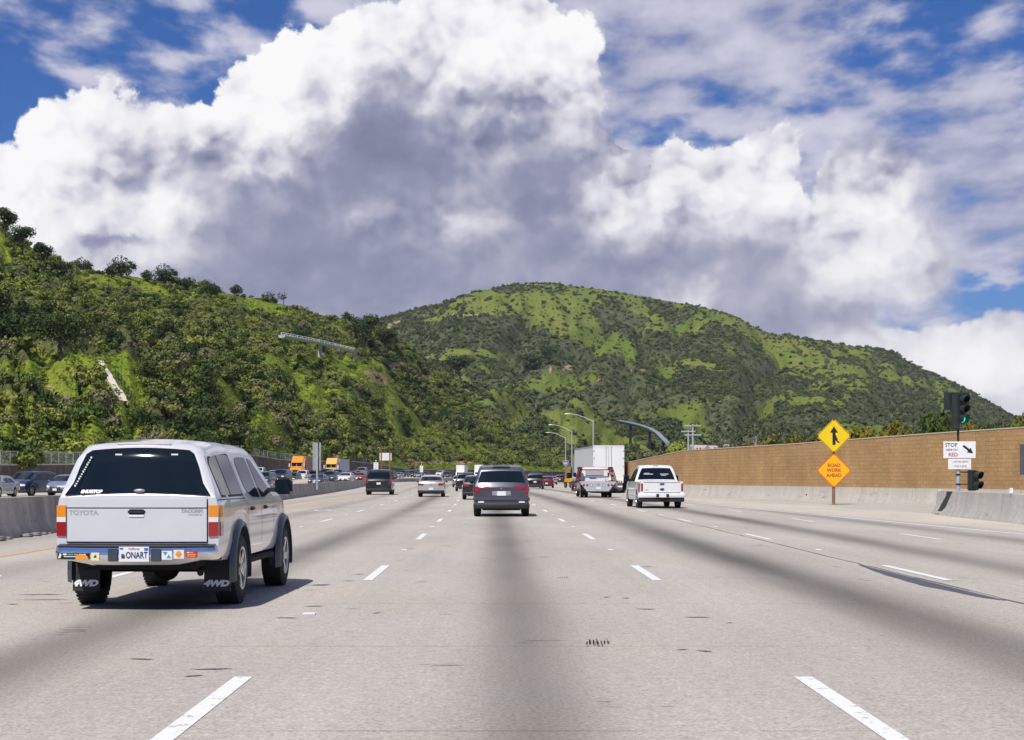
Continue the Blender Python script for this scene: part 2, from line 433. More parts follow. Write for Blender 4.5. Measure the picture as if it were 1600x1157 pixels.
def road_mat(name, base, bands, oil=0.6):
    m = bpy.data.materials.new(name); m.use_nodes = True
    nt = m.node_tree; b = nt.nodes['Principled BSDF']
    uv = nt.nodes.new('ShaderNodeUVMap'); uv.uv_map = 'lane'
    tc = nt.nodes.new('ShaderNodeTexCoord'); P = tc.outputs['Object']
    u, v, _ = sep(nt, uv.outputs[0])
    u = u * 100.0 - 50.0; v = v * 1000.0
    x, y, z = sep(nt, P)
    wob = noise(nt, xyz(nt, x * 0.15, y * 0.03), 1.0, 2) - 0.5
    uu = u + wob * 0.5
    f = None
    mod = noise(nt, xyz(nt, x * 0.3, y * 0.025), 1.0, 4, 0.6).lin(0.25, 0.75, 0.55, 1.15)
    for c, wd, k in bands:
        d = (uu - c) * (1.0 / wd)
        g = ((d * d) * -1.0).exp() * k
        f = g if f is None else f + g
    f = (f * mod).clamp() * oil
    grain = noise(nt, P, 34.0, 3, 0.75)
    grain2 = noise(nt, P, 9.0, 4, 0.7)
    cloudy = noise(nt, xyz(nt, x * 0.5, y * 0.12), 1.0, 5, 0.6)
    g = grain.lin(0.28, 0.72, 0.58, 1.42) * grain2.lin(0.3, 0.7, 0.84, 1.16) * cloudy.lin(0.3, 0.7, 0.89, 1.10)
    # dark aggregate flecks
    fleck = (noise(nt, P, 75.0, 1, 0.5).step(0.66, 0.74)) * 0.35
    # faint tyre wear and long stains
    wear = noise(nt, xyz(nt, u * 2.2, v * 0.02), 1.0, 4, 0.65).lin(0.35, 0.7, 0.96, 1.05)
    k = g * (1.0 - fleck) * wear
    oilk = 1.0 - f * grain2.lin(0.3, 0.7, 0.8, 1.15)
    # transverse joints every 4.6 m with dark sealant here and there
    fr = (v * (1 / 4.6))._m('FRACT')
    joint = ((fr - 0.5).abs() - 0.4965).step(0.0, 0.0022) * (noise(nt, xyz(nt, u * 0.4, v * 0.5), 1.0, 2).step(0.40, 0.56)) * 0.50
    k = k * oilk * (1.0 - joint)
    # small black scuffs and patches
    sc = noise(nt, xyz(nt, x * 1.1, y * 0.55), 1.0, 2, 0.5)
    sc2 = noise(nt, xyz(nt, x * 3.0, y * 9.0), 1.0, 3, 0.6)
    scuff = (sc.step(0.66, 0.70) * sc2.step(0.52, 0.62)) * 0.6
    k = k * (1.0 - scuff)
    col = mixc(nt, 1.0, base, xyz(nt, k, k, k * 1.0), 'MULTIPLY')
    warm = noise(nt, xyz(nt, x * 0.35, y * 0.2), 1.0, 3).step(0.35, 0.7)
    col = mixc(nt, warm * 0.5, col, mixc(nt, 1.0, col, (1.05, 0.99, 0.91), 'MULTIPLY'))
    if name == 'worn_pale_pavement':      # unworn strip of new concrete between the edge line and the ramp
        sid = (u - y.lin(30, 75, 14.2, 11.0)).step(0.0, 0.12) * (1.0 - (u - y.lin(60, 125, 16.6, 12.4)).step(-0.1, 0.05))
        col = mixc(nt, sid * 0.75, col, mixc(nt, 1.0, (0.53, 0.475, 0.385), xyz(nt, g, g, g), 'MULTIPLY'))
    nt.links.new(col, b.inputs['Base Color'])
    b.inputs['Roughness'].default_value = 0.82; b.inputs['Specular IOR Level'].default_value = 0.3
    bn = nt.nodes.new('ShaderNodeBump'); bn.inputs['Strength'].default_value = 0.5; bn.inputs['Distance'].default_value = 0.006
    nt.links.new(grain.k, bn.inputs['Height']); nt.links.new(bn.outputs[0], b.inputs['Normal'])
    return m
LANES = [-8.95, -5.35, -1.78, 2.07, 5.95, 9.7]
BANDS = [(-7.15, 0.55, 0.35), (-3.55, 0.50, 0.75), (0.15, 0.46, 0.85), (3.95, 0.66, 1.0), (7.75, 0.55, 0.85), (11.2, 0.6, 0.6), (-10.3, 0.5, 0.25)]
M_ROAD = road_mat('worn_pale_pavement', (0.425, 0.392, 0.345), BANDS, 0.74)
M_ROADL = road_mat('oncoming_pavement', (0.46, 0.43, 0.36), [(-20, .5, .4), (-24, .5, .4), (-28, .5, .4), (-16, .5, .3), (-32, .5, .4)], 0.5)
def strip(name, ys, xl, xr, zf, m, nx=8, kind='structure', uvc=True):
    vs = []; fs = []
    for y in ys:
        a, b_ = xl(y), xr(y)
        for i in range(nx + 1):
            x = a + (b_ - a) * i / nx
            vs.append((x, y, zf(x, y)))
    for j in range(len(ys) - 1):
        for i in range(nx):
            k = j * (nx + 1) + i
            fs.append((k, k + 1, k + nx + 2, k + nx + 1))
    me = bpy.data.meshes.new(name); me.from_pydata(vs, [], fs); me.materials.append(m)
    uvl = me.uv_layers.new(name='lane')
    for lp in me.loops:
        c = vs[lp.vertex_index]
        uvl.data[lp.index].uv = ((c[0] - float(C(c[1])) + 50) / 100.0, c[1] / 1000.0)
    o = link(bpy.data.objects.new(name, me)); tag(o, kind=kind); return o
ys = [-40, -20, 0, 10, 20, 30, 40, 50, 60, 70, 80, 90, 100, 110, 120, 130, 145, 160, 180, 200, 220, 240, 260, 280, 300, 330, 360, 400, 440, 480, 520, 560, 600, 640, 680, 720, 760]
wallx = lambda y: float(np.interp(y, [p[1] for p in WALLR], [p[0] for p in WALLR]))
road = strip('road', ys, lambda y: float(med_x(y)) - 0.25, lambda y: min(wallx(y) + 0.2, 40) if y > 18 else 36.0, lambda x, y: 0.0, M_ROAD, 10)
wlx = lambda y: float(np.interp(y, [p[1] for p in WALLL], [p[0] for p in WALLL]))
oncoming_road = strip('oncoming_road', ys, lambda y: wlx(y) - 0.2, lambda y: float(med_x(y)) - 0.25, lambda x, y: float(rise(y)) * min(1.0, max(0.0, (float(med_x(y)) - 0.5 - x) / 2.5)), M_ROADL, 10)
# land under everything
M_GROUND = vary(mat('dry_scrub_ground', (0.10, 0.105, 0.045), 0.95), 0.05, 0.4, 0.02)
g = MB(); g.add([(-9000, -300, -0.12), (9000, -300, -0.12), (9000, 11000, -0.12), (-9000, 11000, -0.12)], [(0, 1, 2, 3)])
tag(g.build('ground', M_GROUND), kind='structure')

# painted markings, 4 mm above the pavement
def worn(name, col, thr):
    m = mat(name, col, 0.65); nt = m.node_tree; b = nt.nodes['Principled BSDF']; tc = nt.nodes.new('ShaderNodeTexCoord'); P = tc.outputs['Object']
    n = noise(nt, P, 7.0, 6, 0.75); n2 = noise(nt, P, 40.0, 2, 0.6)
    c = mixc(nt, (n + (n2 - 0.5) * 0.35).step(thr, thr + 0.07), col, (0.36, 0.335, 0.30))
    nt.links.new(c, b.inputs['Base Color']); return m
M_WHITE = worn('road_paint_white', (0.74, 0.74, 0.72), 0.58)
M_YELLOW = worn('road_paint_yellow', (0.62, 0.42, 0.06), 0.50)
M_TAR = vary(mat('tar_sealant', (0.035, 0.036, 0.042), 0.5), 6, 0.3, 0.1)
M_SCUFF = vary(mat('rubber_scuff', (0.17, 0.16, 0.15), 0.8), 30, 0.5, 0.1)
M_TARP = vary(mat('tar_patch', (0.075, 0.08, 0.10), 0.7), 5, 0.3, 0.1)
def mark(mb, y0, y1, off, w, z=0.004, step=6.0, offs1=None, seed=0):
    n = max(1, int(math.ceil((y1 - y0) / step)))
    for i in range(n):
        a = y0 + (y1 - y0) * i / n; b_ = y0 + (y1 - y0) * (i + 1) / n
        o0 = off if offs1 is None else off + (offs1 - off) * i / n
        o1 = off if offs1 is None else off + (offs1 - off) * (i + 1) / n
        ca, cb = float(C(a)) + o0, float(C(b_)) + o1
        mb.add([(ca - w / 2, a, z), (ca + w / 2, a, z), (cb + w / 2, b_, z), (cb - w / 2, b_, z)], [(0, 1, 2, 3)])
mk = MB()
for li, off in enumerate(LANES[1:]):
    if li == 4: y_end = 95
    else: y_end = 330
    k = -1
    while True:
        c = 24.4 + 14.63 * k; k += 1
        if c > y_end: break
        if c < 0: continue
        mark(mk, c - 1.9, c + 1.9, off, 0.125)
# diamond of the car-pool lane, drawn twice
for cy in (22.0, 69.5):
    cx = -7.0 + float(C(cy)); s_, l_, w_ = 0.42, 1.75, 0.11
    out = [(0, -l_), (s_, 0), (0, l_), (-s_, 0)]; inn = [(0, -l_ + .5), (s_ - .12, 0), (0, l_ - .5), (-s_ + .12, 0)]
    vs = [(cx + a, cy + b_, 0.004) for a, b_ in out] + [(cx + a, cy + b_, 0.004) for a, b_ in inn]
    mk.add(vs, [(i, (i + 1) % 4, (i + 1) % 4 + 4, i + 4) for i in range(4)])
mark(mk, 12.0, 75.0, 13.9, 0.13, offs1=10.9)
mark(mk, 75.0, 240.0, 10.9, 0.13, offs1=9.9)
# gore line along the ramp side
for (a, b_) in (((16.3, 70), (14.6, 92)), ((14.6, 92), (11.4, 128))):
    mk.add([(a[0] - .07, a[1], .004), (a[0] + .07, a[1], .004), (b_[0] + .07, b_[1], .004), (b_[0] - .07, b_[1], .004)], [(0, 1, 2, 3)])
tag(mk.build('lane_marking', M_WHITE), kind='structure')
yl = MB(); mark(yl, -5, 300, -8.62, 0.15); mark(yl, 52, 300, -9.3, 0.12)
tag(yl.build('yellow_edge_line', M_YELLOW), kind='structure')
# reflective buttons between the dashes
bt = MB()
for off in LANES[1:5]:
    for k in range(0, 9):
        c = 24.4 + 14.63 * (k + 0.5) - 7.3
        if c < 12: continue
        x = off + float(C(c + 7.3))
        bt.box(x - .05, x + .05, c + 7.25, c + 7.36, 0.004, 0.022)
bt.box(-2.02, -1.90, 16.9, 17.0, 0.004, 0.02)
tag(bt.build('road_marker', MT['plate']), kind='structure')
# joint crack with the spilled tar patch, and short black scuffs
rr = random.Random(3)
tr = MB(); pts = []
y = 8.0
while y < 62:
    pts.append((5.64 + float(C(y)) * 0.8 + rr.uniform(-.03, .03), y)); y += rr.uniform(0.5, 1.4)
for a, b_ in zip(pts[:-1], pts[1:]):
    w = rr.uniform(0.006, 0.022)
    tr.add([(a[0] - w, a[1], .004), (a[0] + w, a[1], .004), (b_[0] + w, b_[1], .004), (b_[0] - w, b_[1], .004)], [(0, 1, 2, 3)])
def scuffmark(x, y, L, w, slant=0.0):
    n = 6; vs = []
    for i in range(n + 1):
        t = i / n; ww = w * math.sin(PI * min(max(t, .04), .96)) * rr.uniform(.6, 1.2)
        vs += [(x + L * (t - .5), y + slant * t - ww, .0045), (x + L * (t - .5), y + slant * t + ww, .0045)]
    tr.add(vs, [(2 * i, 2 * i + 2, 2 * i + 3, 2 * i + 1) for i in range(n)])
tag(tr.build('tar_crack', M_TAR), kind='structure'); tr = MB()
for px, py, L in ((490, 948, .17), (447, 966, .17), (588, 959, .06), (545, 908, .13), (560, 898, .12), (1090, 965, .2), (1008, 952, .16), (1066, 1016, .08), (1098, 1017, .1), (978, 935, .07),
                  (1140, 974, .05), (330, 1047, .23), (222, 1030, .14), (300, 1058, .1), (852, 871, .22), (1180, 854, .2), (64, 930, .4), (70, 938, .5), (20, 945, .1), (948, 934, .06), (640, 858, .2)):
    Y = F * H / (py - HY); scuffmark(X_at(px, Y), Y, L * 1.3, .035 + .02 * rr.random(), rr.uniform(-.1, .1))
# skid chatter: rows of short dark strokes
for px, py, n, dx in ((880, 903, 5, .028), (935, 1005, 7, .03)):
    Y = F * H / (py - HY); X = X_at(px, Y)
    for i in range(n):
        for j in range(3 if py > 1000 else 1):
            a = X + (i - n / 2) * dx; w = dx * rr.uniform(.08, .30); ln = rr.uniform(.04, .26); yo = Y + rr.uniform(-.25, .25) * (.6 if py > 1000 else .1)
            tr.add([(a - w, yo - ln, .0045), (a + w, yo - ln, .0045), (a + w + .015, yo + ln, .0045), (a - w + .015, yo + ln, .0045)], [(0, 1, 2, 3)])
tag(tr.build('tyre_scuff', M_SCUFF), kind='structure')
tp = MB(); up = []; dn = []
for i in range(24):
    t = i / 23; yy = 18.8 + t * 7.8
    w = 0.30 * math.sin(PI * t) ** 0.7 * (0.6 + 0.7 * fbm(np.array([t * 5.0]), np.array([1.0]), 3)[0])
    x0 = 5.61 + float(C(yy)) * .8 - 0.02
    up.append((x0, yy, .0035)); dn.append((x0 - w * (0.55 + .9 * (1 - t)), yy, .0035))
tp.add(up + dn, [(i, i + 1, i + 25, i + 24) for i in range(23)])
tag(tp.build('tar_patch', M_TARP), kind='structure')

# ------------------------------------------------------------------ walls and barriers
def conc(name, col, rib=0.0, streak=0.3, bscale=14):
    m = mat(name, col, 0.85, 0, 0, 0.25)
    nt = m.node_tree; b = nt.nodes['Principled BSDF']
    tc = nt.nodes.new('ShaderNodeTexCoord'); P = tc.outputs['Object']; x, y, z = sep(nt, P)
    st = noise(nt, xyz(nt, x * 1.3, y * 1.3, z * 0.25), 1.0, 5, 0.65).lin(0.3, 0.72, 1 + streak * .5, 1 - streak)
    fi = noise(nt, P, 11.0, 4, 0.7).lin(0.3, 0.7, 0.86, 1.12)
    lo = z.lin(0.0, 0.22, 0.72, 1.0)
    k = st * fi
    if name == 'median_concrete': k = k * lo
    fy = (y * (1 / 6.1))._m('FRACT'); k = k * (1.0 - ((fy - 0.5).abs() - 0.4965).step(0.0, 0.002) * 0.6)
    rub = noise(nt, xyz(nt, x * 0.8, y * 0.8, z * 7.0), 1.0, 5, 0.65).step(0.56, 0.70) * (1.0 - (z - 0.32).abs().step(0.12, 0.32)) * noise(nt, P, 0.5, 2).step(0.42, 0.6)
    k = k * (1.0 - rub * 0.5)
    nt.links.new(mixc(nt, 1.0, col, xyz(nt, k, k, k), 'MULTIPLY'), b.inputs['Base Color'])
    bn = nt.nodes.new('ShaderNodeBump'); bn.inputs['Strength'].default_value = 0.5; bn.inputs['Distance'].default_value = 0.03
    nt.links.new(noise(nt, P, bscale, 5, 0.65).k, bn.inputs['Height']); nt.links.new(bn.outputs[0], b.inputs['Normal'])
    return m
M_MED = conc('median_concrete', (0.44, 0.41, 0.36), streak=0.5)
M_CONC = conc('pale_concrete', (0.54, 0.50, 0.43), streak=0.16)
M_CONC2 = conc('grey_concrete', (0.50, 0.475, 0.43), streak=0.22)
def sweep(mb, path, prof, zf=lambda x, y: 0.0, step=4.0, m=0):
    """profile (offset to the right of travel, z) along a polyline in plan"""
    pts = []
    for (x0, y0), (x1, y1) in zip(path[:-1], path[1:]):
        n = max(1, int(math.hypot(x1 - x0, y1 - y0) / step))
        for i in range(n): pts.append((x0 + (x1 - x0) * i / n, y0 + (y1 - y0) * i / n))
    pts.append(path[-1]); vs = []; fs = []; n = 0
    for i, (x, y) in enumerate(pts):
        a = pts[max(i - 1, 0)]; b_ = pts[min(i + 1, len(pts) - 1)]
        d = Vector((b_[0] - a[0], b_[1] - a[1])).normalized(); nx, ny = d.y, -d.x
        pr = prof(x, y) if callable(prof) else prof
        n = len(pr)
        for (o, z) in pr: vs.append((x + nx * o, y + ny * o, z + zf(x, y)))
    for i in range(len(pts) - 1):
        for j in range(n - 1):
            k = i * n + j; fs.append((k, k + 1, k + n + 1, k + n))
    mb.add(vs, fs, m)
    mb.add([vs[j] for j in range(n)], [tuple(range(n))], m)
    mb.add([vs[(len(pts) - 1) * n + j] for j in range(n)], [tuple(range(n - 1, -1, -1))], m)
JERS = [(-.30, 0.0), (-.28, .08), (-.15, .33), (-.085, .93), (.085, .93), (.15, .33), (.28, .08), (.30, 0.0)]
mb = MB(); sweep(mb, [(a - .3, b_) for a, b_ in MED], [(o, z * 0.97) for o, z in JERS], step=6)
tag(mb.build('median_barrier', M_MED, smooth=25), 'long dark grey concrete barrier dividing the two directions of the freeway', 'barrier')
mb = MB()
for i in range(70):
    yy = 25 + i * .9 + rr.uniform(-.5, .5); s_ = rr.uniform(.04, .13)
    mb.box(float(med_x(yy)) + .03 - s_ * .2, float(med_x(yy)) + .03 + s_ * 1.8, yy - s_ * 2, yy + s_ * 2, 0.0, s_ * .8, b=s_ * .25)
tag(mb.build('rubble', M_MED), 'crumbled concrete rubble lying along the foot of the median barrier', 'rubble', kind='stuff')
# ramp barrier and the brown block wall standing on it
mb = MB(); sweep(mb, WALLR, [(-.38, 0), (-.36, .08), (-.24, .30), (-.18, .80), (.25, .80), (.25, 0)], step=5)
tag(mb.build('ramp_barrier', M_CONC, smooth=25), 'long pale concrete barrier at the foot of the brown block wall', 'barrier')
def block_mat():
    m = mat('brown_block', (0.33, 0.19, 0.085), 0.9, 0, 0, 0.2); nt = m.node_tree; b = nt.nodes['Principled BSDF']
    uv = nt.nodes.new('ShaderNodeUVMap'); uv.uv_map = 'wall'
    u, v, _ = sep(nt, uv.outputs[0]); vec = xyz(nt, u, v)
    br = nt.nodes.new('ShaderNodeTexBrick'); nt.links.new(vec, br.inputs['Vector'])
    br.inputs['Scale'].default_value = 1.0; br.inputs['Brick Width'].default_value = 0.60; br.inputs['Row Height'].default_value = 0.20
    br.inputs['Mortar Size'].default_value = 0.011; br.inputs['Mortar Smooth'].default_value = 0.2; br.inputs['Bias'].default_value = 0.0
    br.inputs['Color1'].default_value = (0.47, 0.295, 0.135, 1); br.inputs['Color2'].default_value = (0.425, 0.262, 0.117, 1); br.inputs['Mortar'].default_value = (0.29, 0.178, 0.088, 1)
    n1 = noise(nt, vec, 0.35, 5, 0.6).lin(0.3, 0.7, 0.84, 1.16); n2 = noise(nt, vec, 6.0, 4, 0.7).lin(0.3, 0.7, 0.85, 1.15)
    n3 = noise(nt, xyz(nt, u * 1.6, v * 0.25), 1.0, 4, 0.6).lin(0.3, 0.7, 0.92, 1.08)
    k = n1 * n2 * n3
    nt.links.new(mixc(nt, 1.0, br.outputs[0], xyz(nt, k, k, k), 'MULTIPLY'), b.inputs['Base Color'])
    bn = nt.nodes.new('ShaderNodeBump'); bn.inputs['Strength'].default_value = 0.6; bn.inputs['Distance'].default_value = 0.01
    nt.links.new((1.0 - E(nt, br.outputs[1])).k, bn.inputs['Height']); nt.links.new(bn.outputs[0], b.inputs['Normal'])
    return m
M_BLOCK = block_mat()
def brick_wall(path, tops, z0, th, name, m, step=3.0):
    pts = []; 
    for i in range(len(path) - 1):
        (x0, y0), (x1, y1) = path[i], path[i + 1]; n = max(1, int(math.hypot(x1 - x0, y1 - y0) / step))
        for j in range(n):
            t = j / n; pts.append((x0 + (x1 - x0) * t, y0 + (y1 - y0) * t, tops[i] + (tops[i + 1] - tops[i]) * t))
    pts.append((*path[-1], tops[-1])); vs = []; fs = []; us = []; s_ = 0
    for i, (x, y, zt) in enumerate(pts):
        if i: s_ += math.hypot(x - pts[i - 1][0], y - pts[i - 1][1])
        a = pts[max(i - 1, 0)]; b_ = pts[min(i + 1, len(pts) - 1)]
        d = Vector((b_[0] - a[0], b_[1] - a[1])).normalized(); nx, ny = d.y * th / 2, -d.x * th / 2
        vs += [(x - nx, y - ny, z0), (x - nx, y - ny, zt), (x + nx, y + ny, zt), (x + nx, y + ny, z0)]
        us += [(s_, z0), (s_, zt), (s_, zt + th), (s_, z0)]
    for i in range(len(pts) - 1):
        for j in range(3):
            k = i * 4 + j; fs.append((k, k + 4, k + 5, k + 1))
    fs.append((0, 1, 2, 3)); k = (len(pts) - 1) * 4; fs.append((k + 3, k + 2, k + 1, k))
    me = bpy.data.meshes.new(name); me.from_pydata(vs, [], fs); me.materials.append(m)
    uvl = me.uv_layers.new(name='wall')
    for lp in me.loops: uvl.data[lp.index].uv = us[lp.vertex_index]
    return link(bpy.data.objects.new(name, me)), pts
wt = [WALLR_TOP[p[0]] for p in WALLR]
sw, swp = brick_wall(WALLR, [t - 0.07 for t in wt], 0.8, 0.22, 'sound_wall', M_BLOCK)
tag(sw, 'tall tan brown concrete block sound wall rising along the on-ramp', 'wall')
cp = MB(); sweep(cp, WALLR, lambda x, y: [(-.13, zt := float(np.interp(y, [p[1] for p in WALLR], wt)) - .07), (-.13, zt + .05), (.13, zt + .05), (.13, zt)], step=3)
cp.build('coping', vary(mat('cream_coping', (.60, .53, .40), .8), 2, .1), sw)
# dark pilaster at the near end of the wall
pl = MB(); X0 = X_at(1597, 72); pl.box(X0 - .10, X0 + .5, 71.4, 72.0, 1.45, 2.75)
tag(pl.build('wall_pier', vary(mat('dark_pier', (0.12, 0.12, 0.13), 0.8), 3, .3)), 'dark grey pier against the brown block wall at the right edge', 'pier')
# gore barrier in front of the ramp
GOR = [(15.95, 62.3), (15.6, 58.0), (15.2, 49.0), (15.0, 25.0), (15.0, 5.0)]
mb = MB(); sweep(mb, GOR, lambda x, y: [(o, z * (0.93 if y > 50.6 else 0.90)) for o, z in JERS], step=2)
gb = mb.build('concrete_barrier', M_CONC2, smooth=25)
tag(gb, 'near pale concrete barrier with a black painted nose stripe under the ramp signal', 'barrier')
st = MB()
# black diagonal stripe painted on the face near the nose (left side of the barrier)
def bar_face(y, t):
    x = float(np.interp(-y, [-62.3, -58, -49, -25], [15.95, 15.6, 15.2, 15.0]))
    o = np.interp(t, [0, .09, .36, 1], [-.30, -.28, -.15, -.085]) - .004
    return (x - abs(o) if True else x, y, t * .93 * .93)
vs = []; 
for i in range(6):
    t = i / 5 * .96 + .03; yc = 61.3 - 1.5 * t; vs += [bar_face(yc + .45 * (1 - .3 * math.sin(i * 2.1)), t), bar_face(yc - .55, t)]
st.add(vs, [(2 * i, 2 * i + 1, 2 * i + 3, 2 * i + 2) for i in range(5)]); st.build('nose_stripe', MT['black'], gb)
# bright little reflectors on the barriers
for i, (px, py, Y) in enumerate(((1258, 762, 100), (1352, 762, 92.3), (1458, 764, 84), (1468, 768.5, 62.1), (1580, 766.5, 51))):
    r_ = MB(); x, y, z = at(px, py, Y); r_.box(x - .05, x + .05, y - .03, y + .03, z - .09, z + .07, b=.01)
    tag(r_.build('reflector', MT['plate']), 'small white reflector on the barrier, number ' + str(i + 1), 'reflector')
bpy_refs = [o for o in COL.objects if o.name.startswith('reflector')]
for o, l in zip(bpy_refs, ('small white reflector on the ramp barrier just left of the yellow sign', 'small white reflector on the ramp barrier just right of the orange sign', 'small white reflector on the ramp barrier left of the ramp signal pole',
        'small white reflector on the nose of the near concrete barrier', 'small white reflector on the near barrier at the right edge of the view')): o['label'] = l
for px, py, Y, l in ((1270, 776, 99, 'small dark drain opening in the ramp barrier left of the sign post'), (1346, 776.5, 92.6, 'small dark drain opening in the ramp barrier right of the sign post')):
    r_ = MB(); x, y, z = at(px, py, Y); x -= .3; r_.box(x - .09, x + .09, y - .08, y + .08, z - .14, z + .14)
    tag(r_.build('drain_opening', MT['under']), l, 'drain')
# retaining wall on the far side of the oncoming lanes
def stone_mat():
    m = mat('stained_stone', (0.15, 0.125, 0.10), 0.9); nt = m.node_tree; b = nt.nodes['Principled BSDF']
    tc = nt.nodes.new('ShaderNodeTexCoord'); P = tc.outputs['Object']; x, y, z = sep(nt, P)
    v = noise(nt, xyz(nt, x, y, z * 0.3), 0.9, 5, 0.7).lin(0.3, 0.7, 0.35, 1.5); v2 = noise(nt, P, 3.0, 4, 0.7).lin(0.3, 0.7, 0.75, 1.2)
    k = v * v2
    c = mixc(nt, noise(nt, xyz(nt, x * .3, y * .3, z * .1), 1.0, 3).step(0.42, 0.6), (0.12, 0.105, 0.09), (0.17, 0.12, 0.095))
    nt.links.new(mixc(nt, 1.0, c, xyz(nt, k, k, k), 'MULTIPLY'), b.inputs['Base Color'])
    bn = nt.nodes.new('ShaderNodeBump'); bn.inputs['Strength'].default_value = 1.0; bn.inputs['Distance'].default_value = 0.25
    nt.links.new(noise(nt, P, 1.4, 5, 0.7).k, bn.inputs['Height']); nt.links.new(bn.outputs[0], b.inputs['Normal'])
    return m
rw, rwp = brick_wall(WALLL, WALLL_TOP, -0.1, 0.5, 'retaining_wall', stone_mat())
tag(rw, 'dark stained retaining wall along the foot of the left hillside', 'wall')
cp = MB(); sweep(cp, WALLL, lambda x, y: [(-.32, zt := float(np.interp(y, [p[1] for p in WALLL], WALLL_TOP))), (-.32, zt + .16), (.32, zt + .16), (.32, zt)], step=4)
cp.build('coping', M_CONC, rw)
# low concrete barrier in front of it at the left edge
mb = MB(); sweep(mb, [(x + 3.0, y) for x, y in WALLL[:5]], [(o, z * .75) for o, z in JERS], zf=lambda x, y: float(rise(y)), step=5)
tag(mb.build('shoulder_barrier', M_CONC2), 'low pale concrete barrier behind the oncoming cars at the left edge', 'barrier')

# ------------------------------------------------------------------ hills
def contour(lst, Z=False):
    a = np.array(lst, dtype=float); return a
def hill_grid(contours, pxs, sub, amp, seed, gw):
    """contours: arrays of (direction, distance, elevation mark); rows interpolated between them. Returns X, Y, Z grids and t."""
    rowsY = []; rowsZ = []; T = []
    cs = []
    for c in contours:
        Yc = np.interp(pxs, c[:, 0], c[:, 1])
        Zc = H + (HY - np.interp(pxs, c[:, 0], c[:, 2])) / F * Yc
        cs.append((Yc, Zc))
    nc = len(cs)
    for i in range(nc - 1):
        for j in range(sub):
            t = j / sub
            # catmull-rom in distance and height
            i0, i1, i2, i3 = max(i - 1, 0), i, i + 1, min(i + 2, nc - 1)
            def cr(k):
                p0, p1, p2, p3 = cs[i0][k], cs[i1][k], cs[i2][k], cs[i3][k]
                a = 0.5 * ((2 * p1) + (-p0 + p2) * t + (2 * p0 - 5 * p1 + 4 * p2 - p3) * t * t + (-p0 + 3 * p1 - 3 * p2 + p3) * t ** 3)
                l = p1 + (p2 - p1) * t
                return 0.6 * a + 0.4 * l
            rowsY.append(cr(0)); rowsZ.append(cr(1)); T.append(i + t)
    Y = np.array(rowsY); Z = np.array(rowsZ); T = np.array(T)[:, None] * np.ones_like(Y)
    X = (pxs[None, :] - CX) / F * Y
    ridge = nc - 2
    w = np.clip(T / 1.3, 0, 1) * np.clip((ridge + 0.0 - T) / 0.35, 0.0, 1)
    w = w * w * (3 - 2 * w)
    warp = fbm(X / 120, Y / 120, 3, seed + 5) * 2 - 1
    gul = 1 - np.abs(2 * fbm(pxs[None, :] / gw + warp * 0.5 + 0 * Y, Y / 420.0, 4, seed) - 1) * 1.6
    rough = fbm(X / 22.0, Y / 22.0, 4, seed + 9) - 0.5
    Z = Z - w * amp * (np.clip(gul, 0, 1) ** 2 - 0.35) + rough * amp * 0.22 * np.clip(w + .12, 0, 1)
    return X, Y, Z, T
def back(c, dY, dpy):
    b = c.copy(); b[:, 1] += dY; b[:, 2] += dpy; return b

wl = np.array([(CX + F * x / (y + 1.2), y + 1.2, HY - (z - 0.35 - H) * F / (y + 1.2)) for (x, y), z in zip(WALLL, WALLL_TOP)])
H1 = [wl,
      np.array([(-1700, 100, 560), (-900, 130, 590), (-300, 190, 630), (0, 208, 655), (200, 250, 657), (400, 350, 664), (550, 455, 668), (640, 590, 692), (720, 680, 706), (800, 722, 719), (880, 762, 729), (1000, 800, 738)], float),
      np.array([(-1700, 150, 400), (-900, 200, 450), (-300, 250, 520), (0, 262, 565), (130, 272, 568), (250, 315, 575), (400, 410, 588), (560, 540, 592), (640, 690, 640), (720, 760, 672), (800, 785, 702), (880, 800, 722), (1000, 830, 738)], float),
      np.array([(-1700, 300, 250), (-900, 320, 280), (-300, 350, 370), (0, 380, 455), (200, 430, 490), (350, 500, 515), (480, 590, 535), (600, 700, 555), (640, 760, 590), (720, 800, 642), (800, 820, 690), (880, 820, 718), (1000, 850, 737)], float),
      np.array([(-1700, 450, 100), (-900, 450, 120), (-300, 450, 230), (0, 480, 352), (35, 490, 380), (75, 520, 410), (130, 580, 427), (200, 620, 431), (300, 660, 448), (350, 680, 459), (400, 700, 467), (450, 720, 478), (490, 730, 492), (520, 740, 501), (560, 760, 508), (600, 780, 518), (640, 810, 548), (700, 840, 597), (760, 850, 652), (800, 850, 685), (870, 850, 715), (1000, 880, 736)], float)]
H1.append(back(H1[-1], 200, 70))
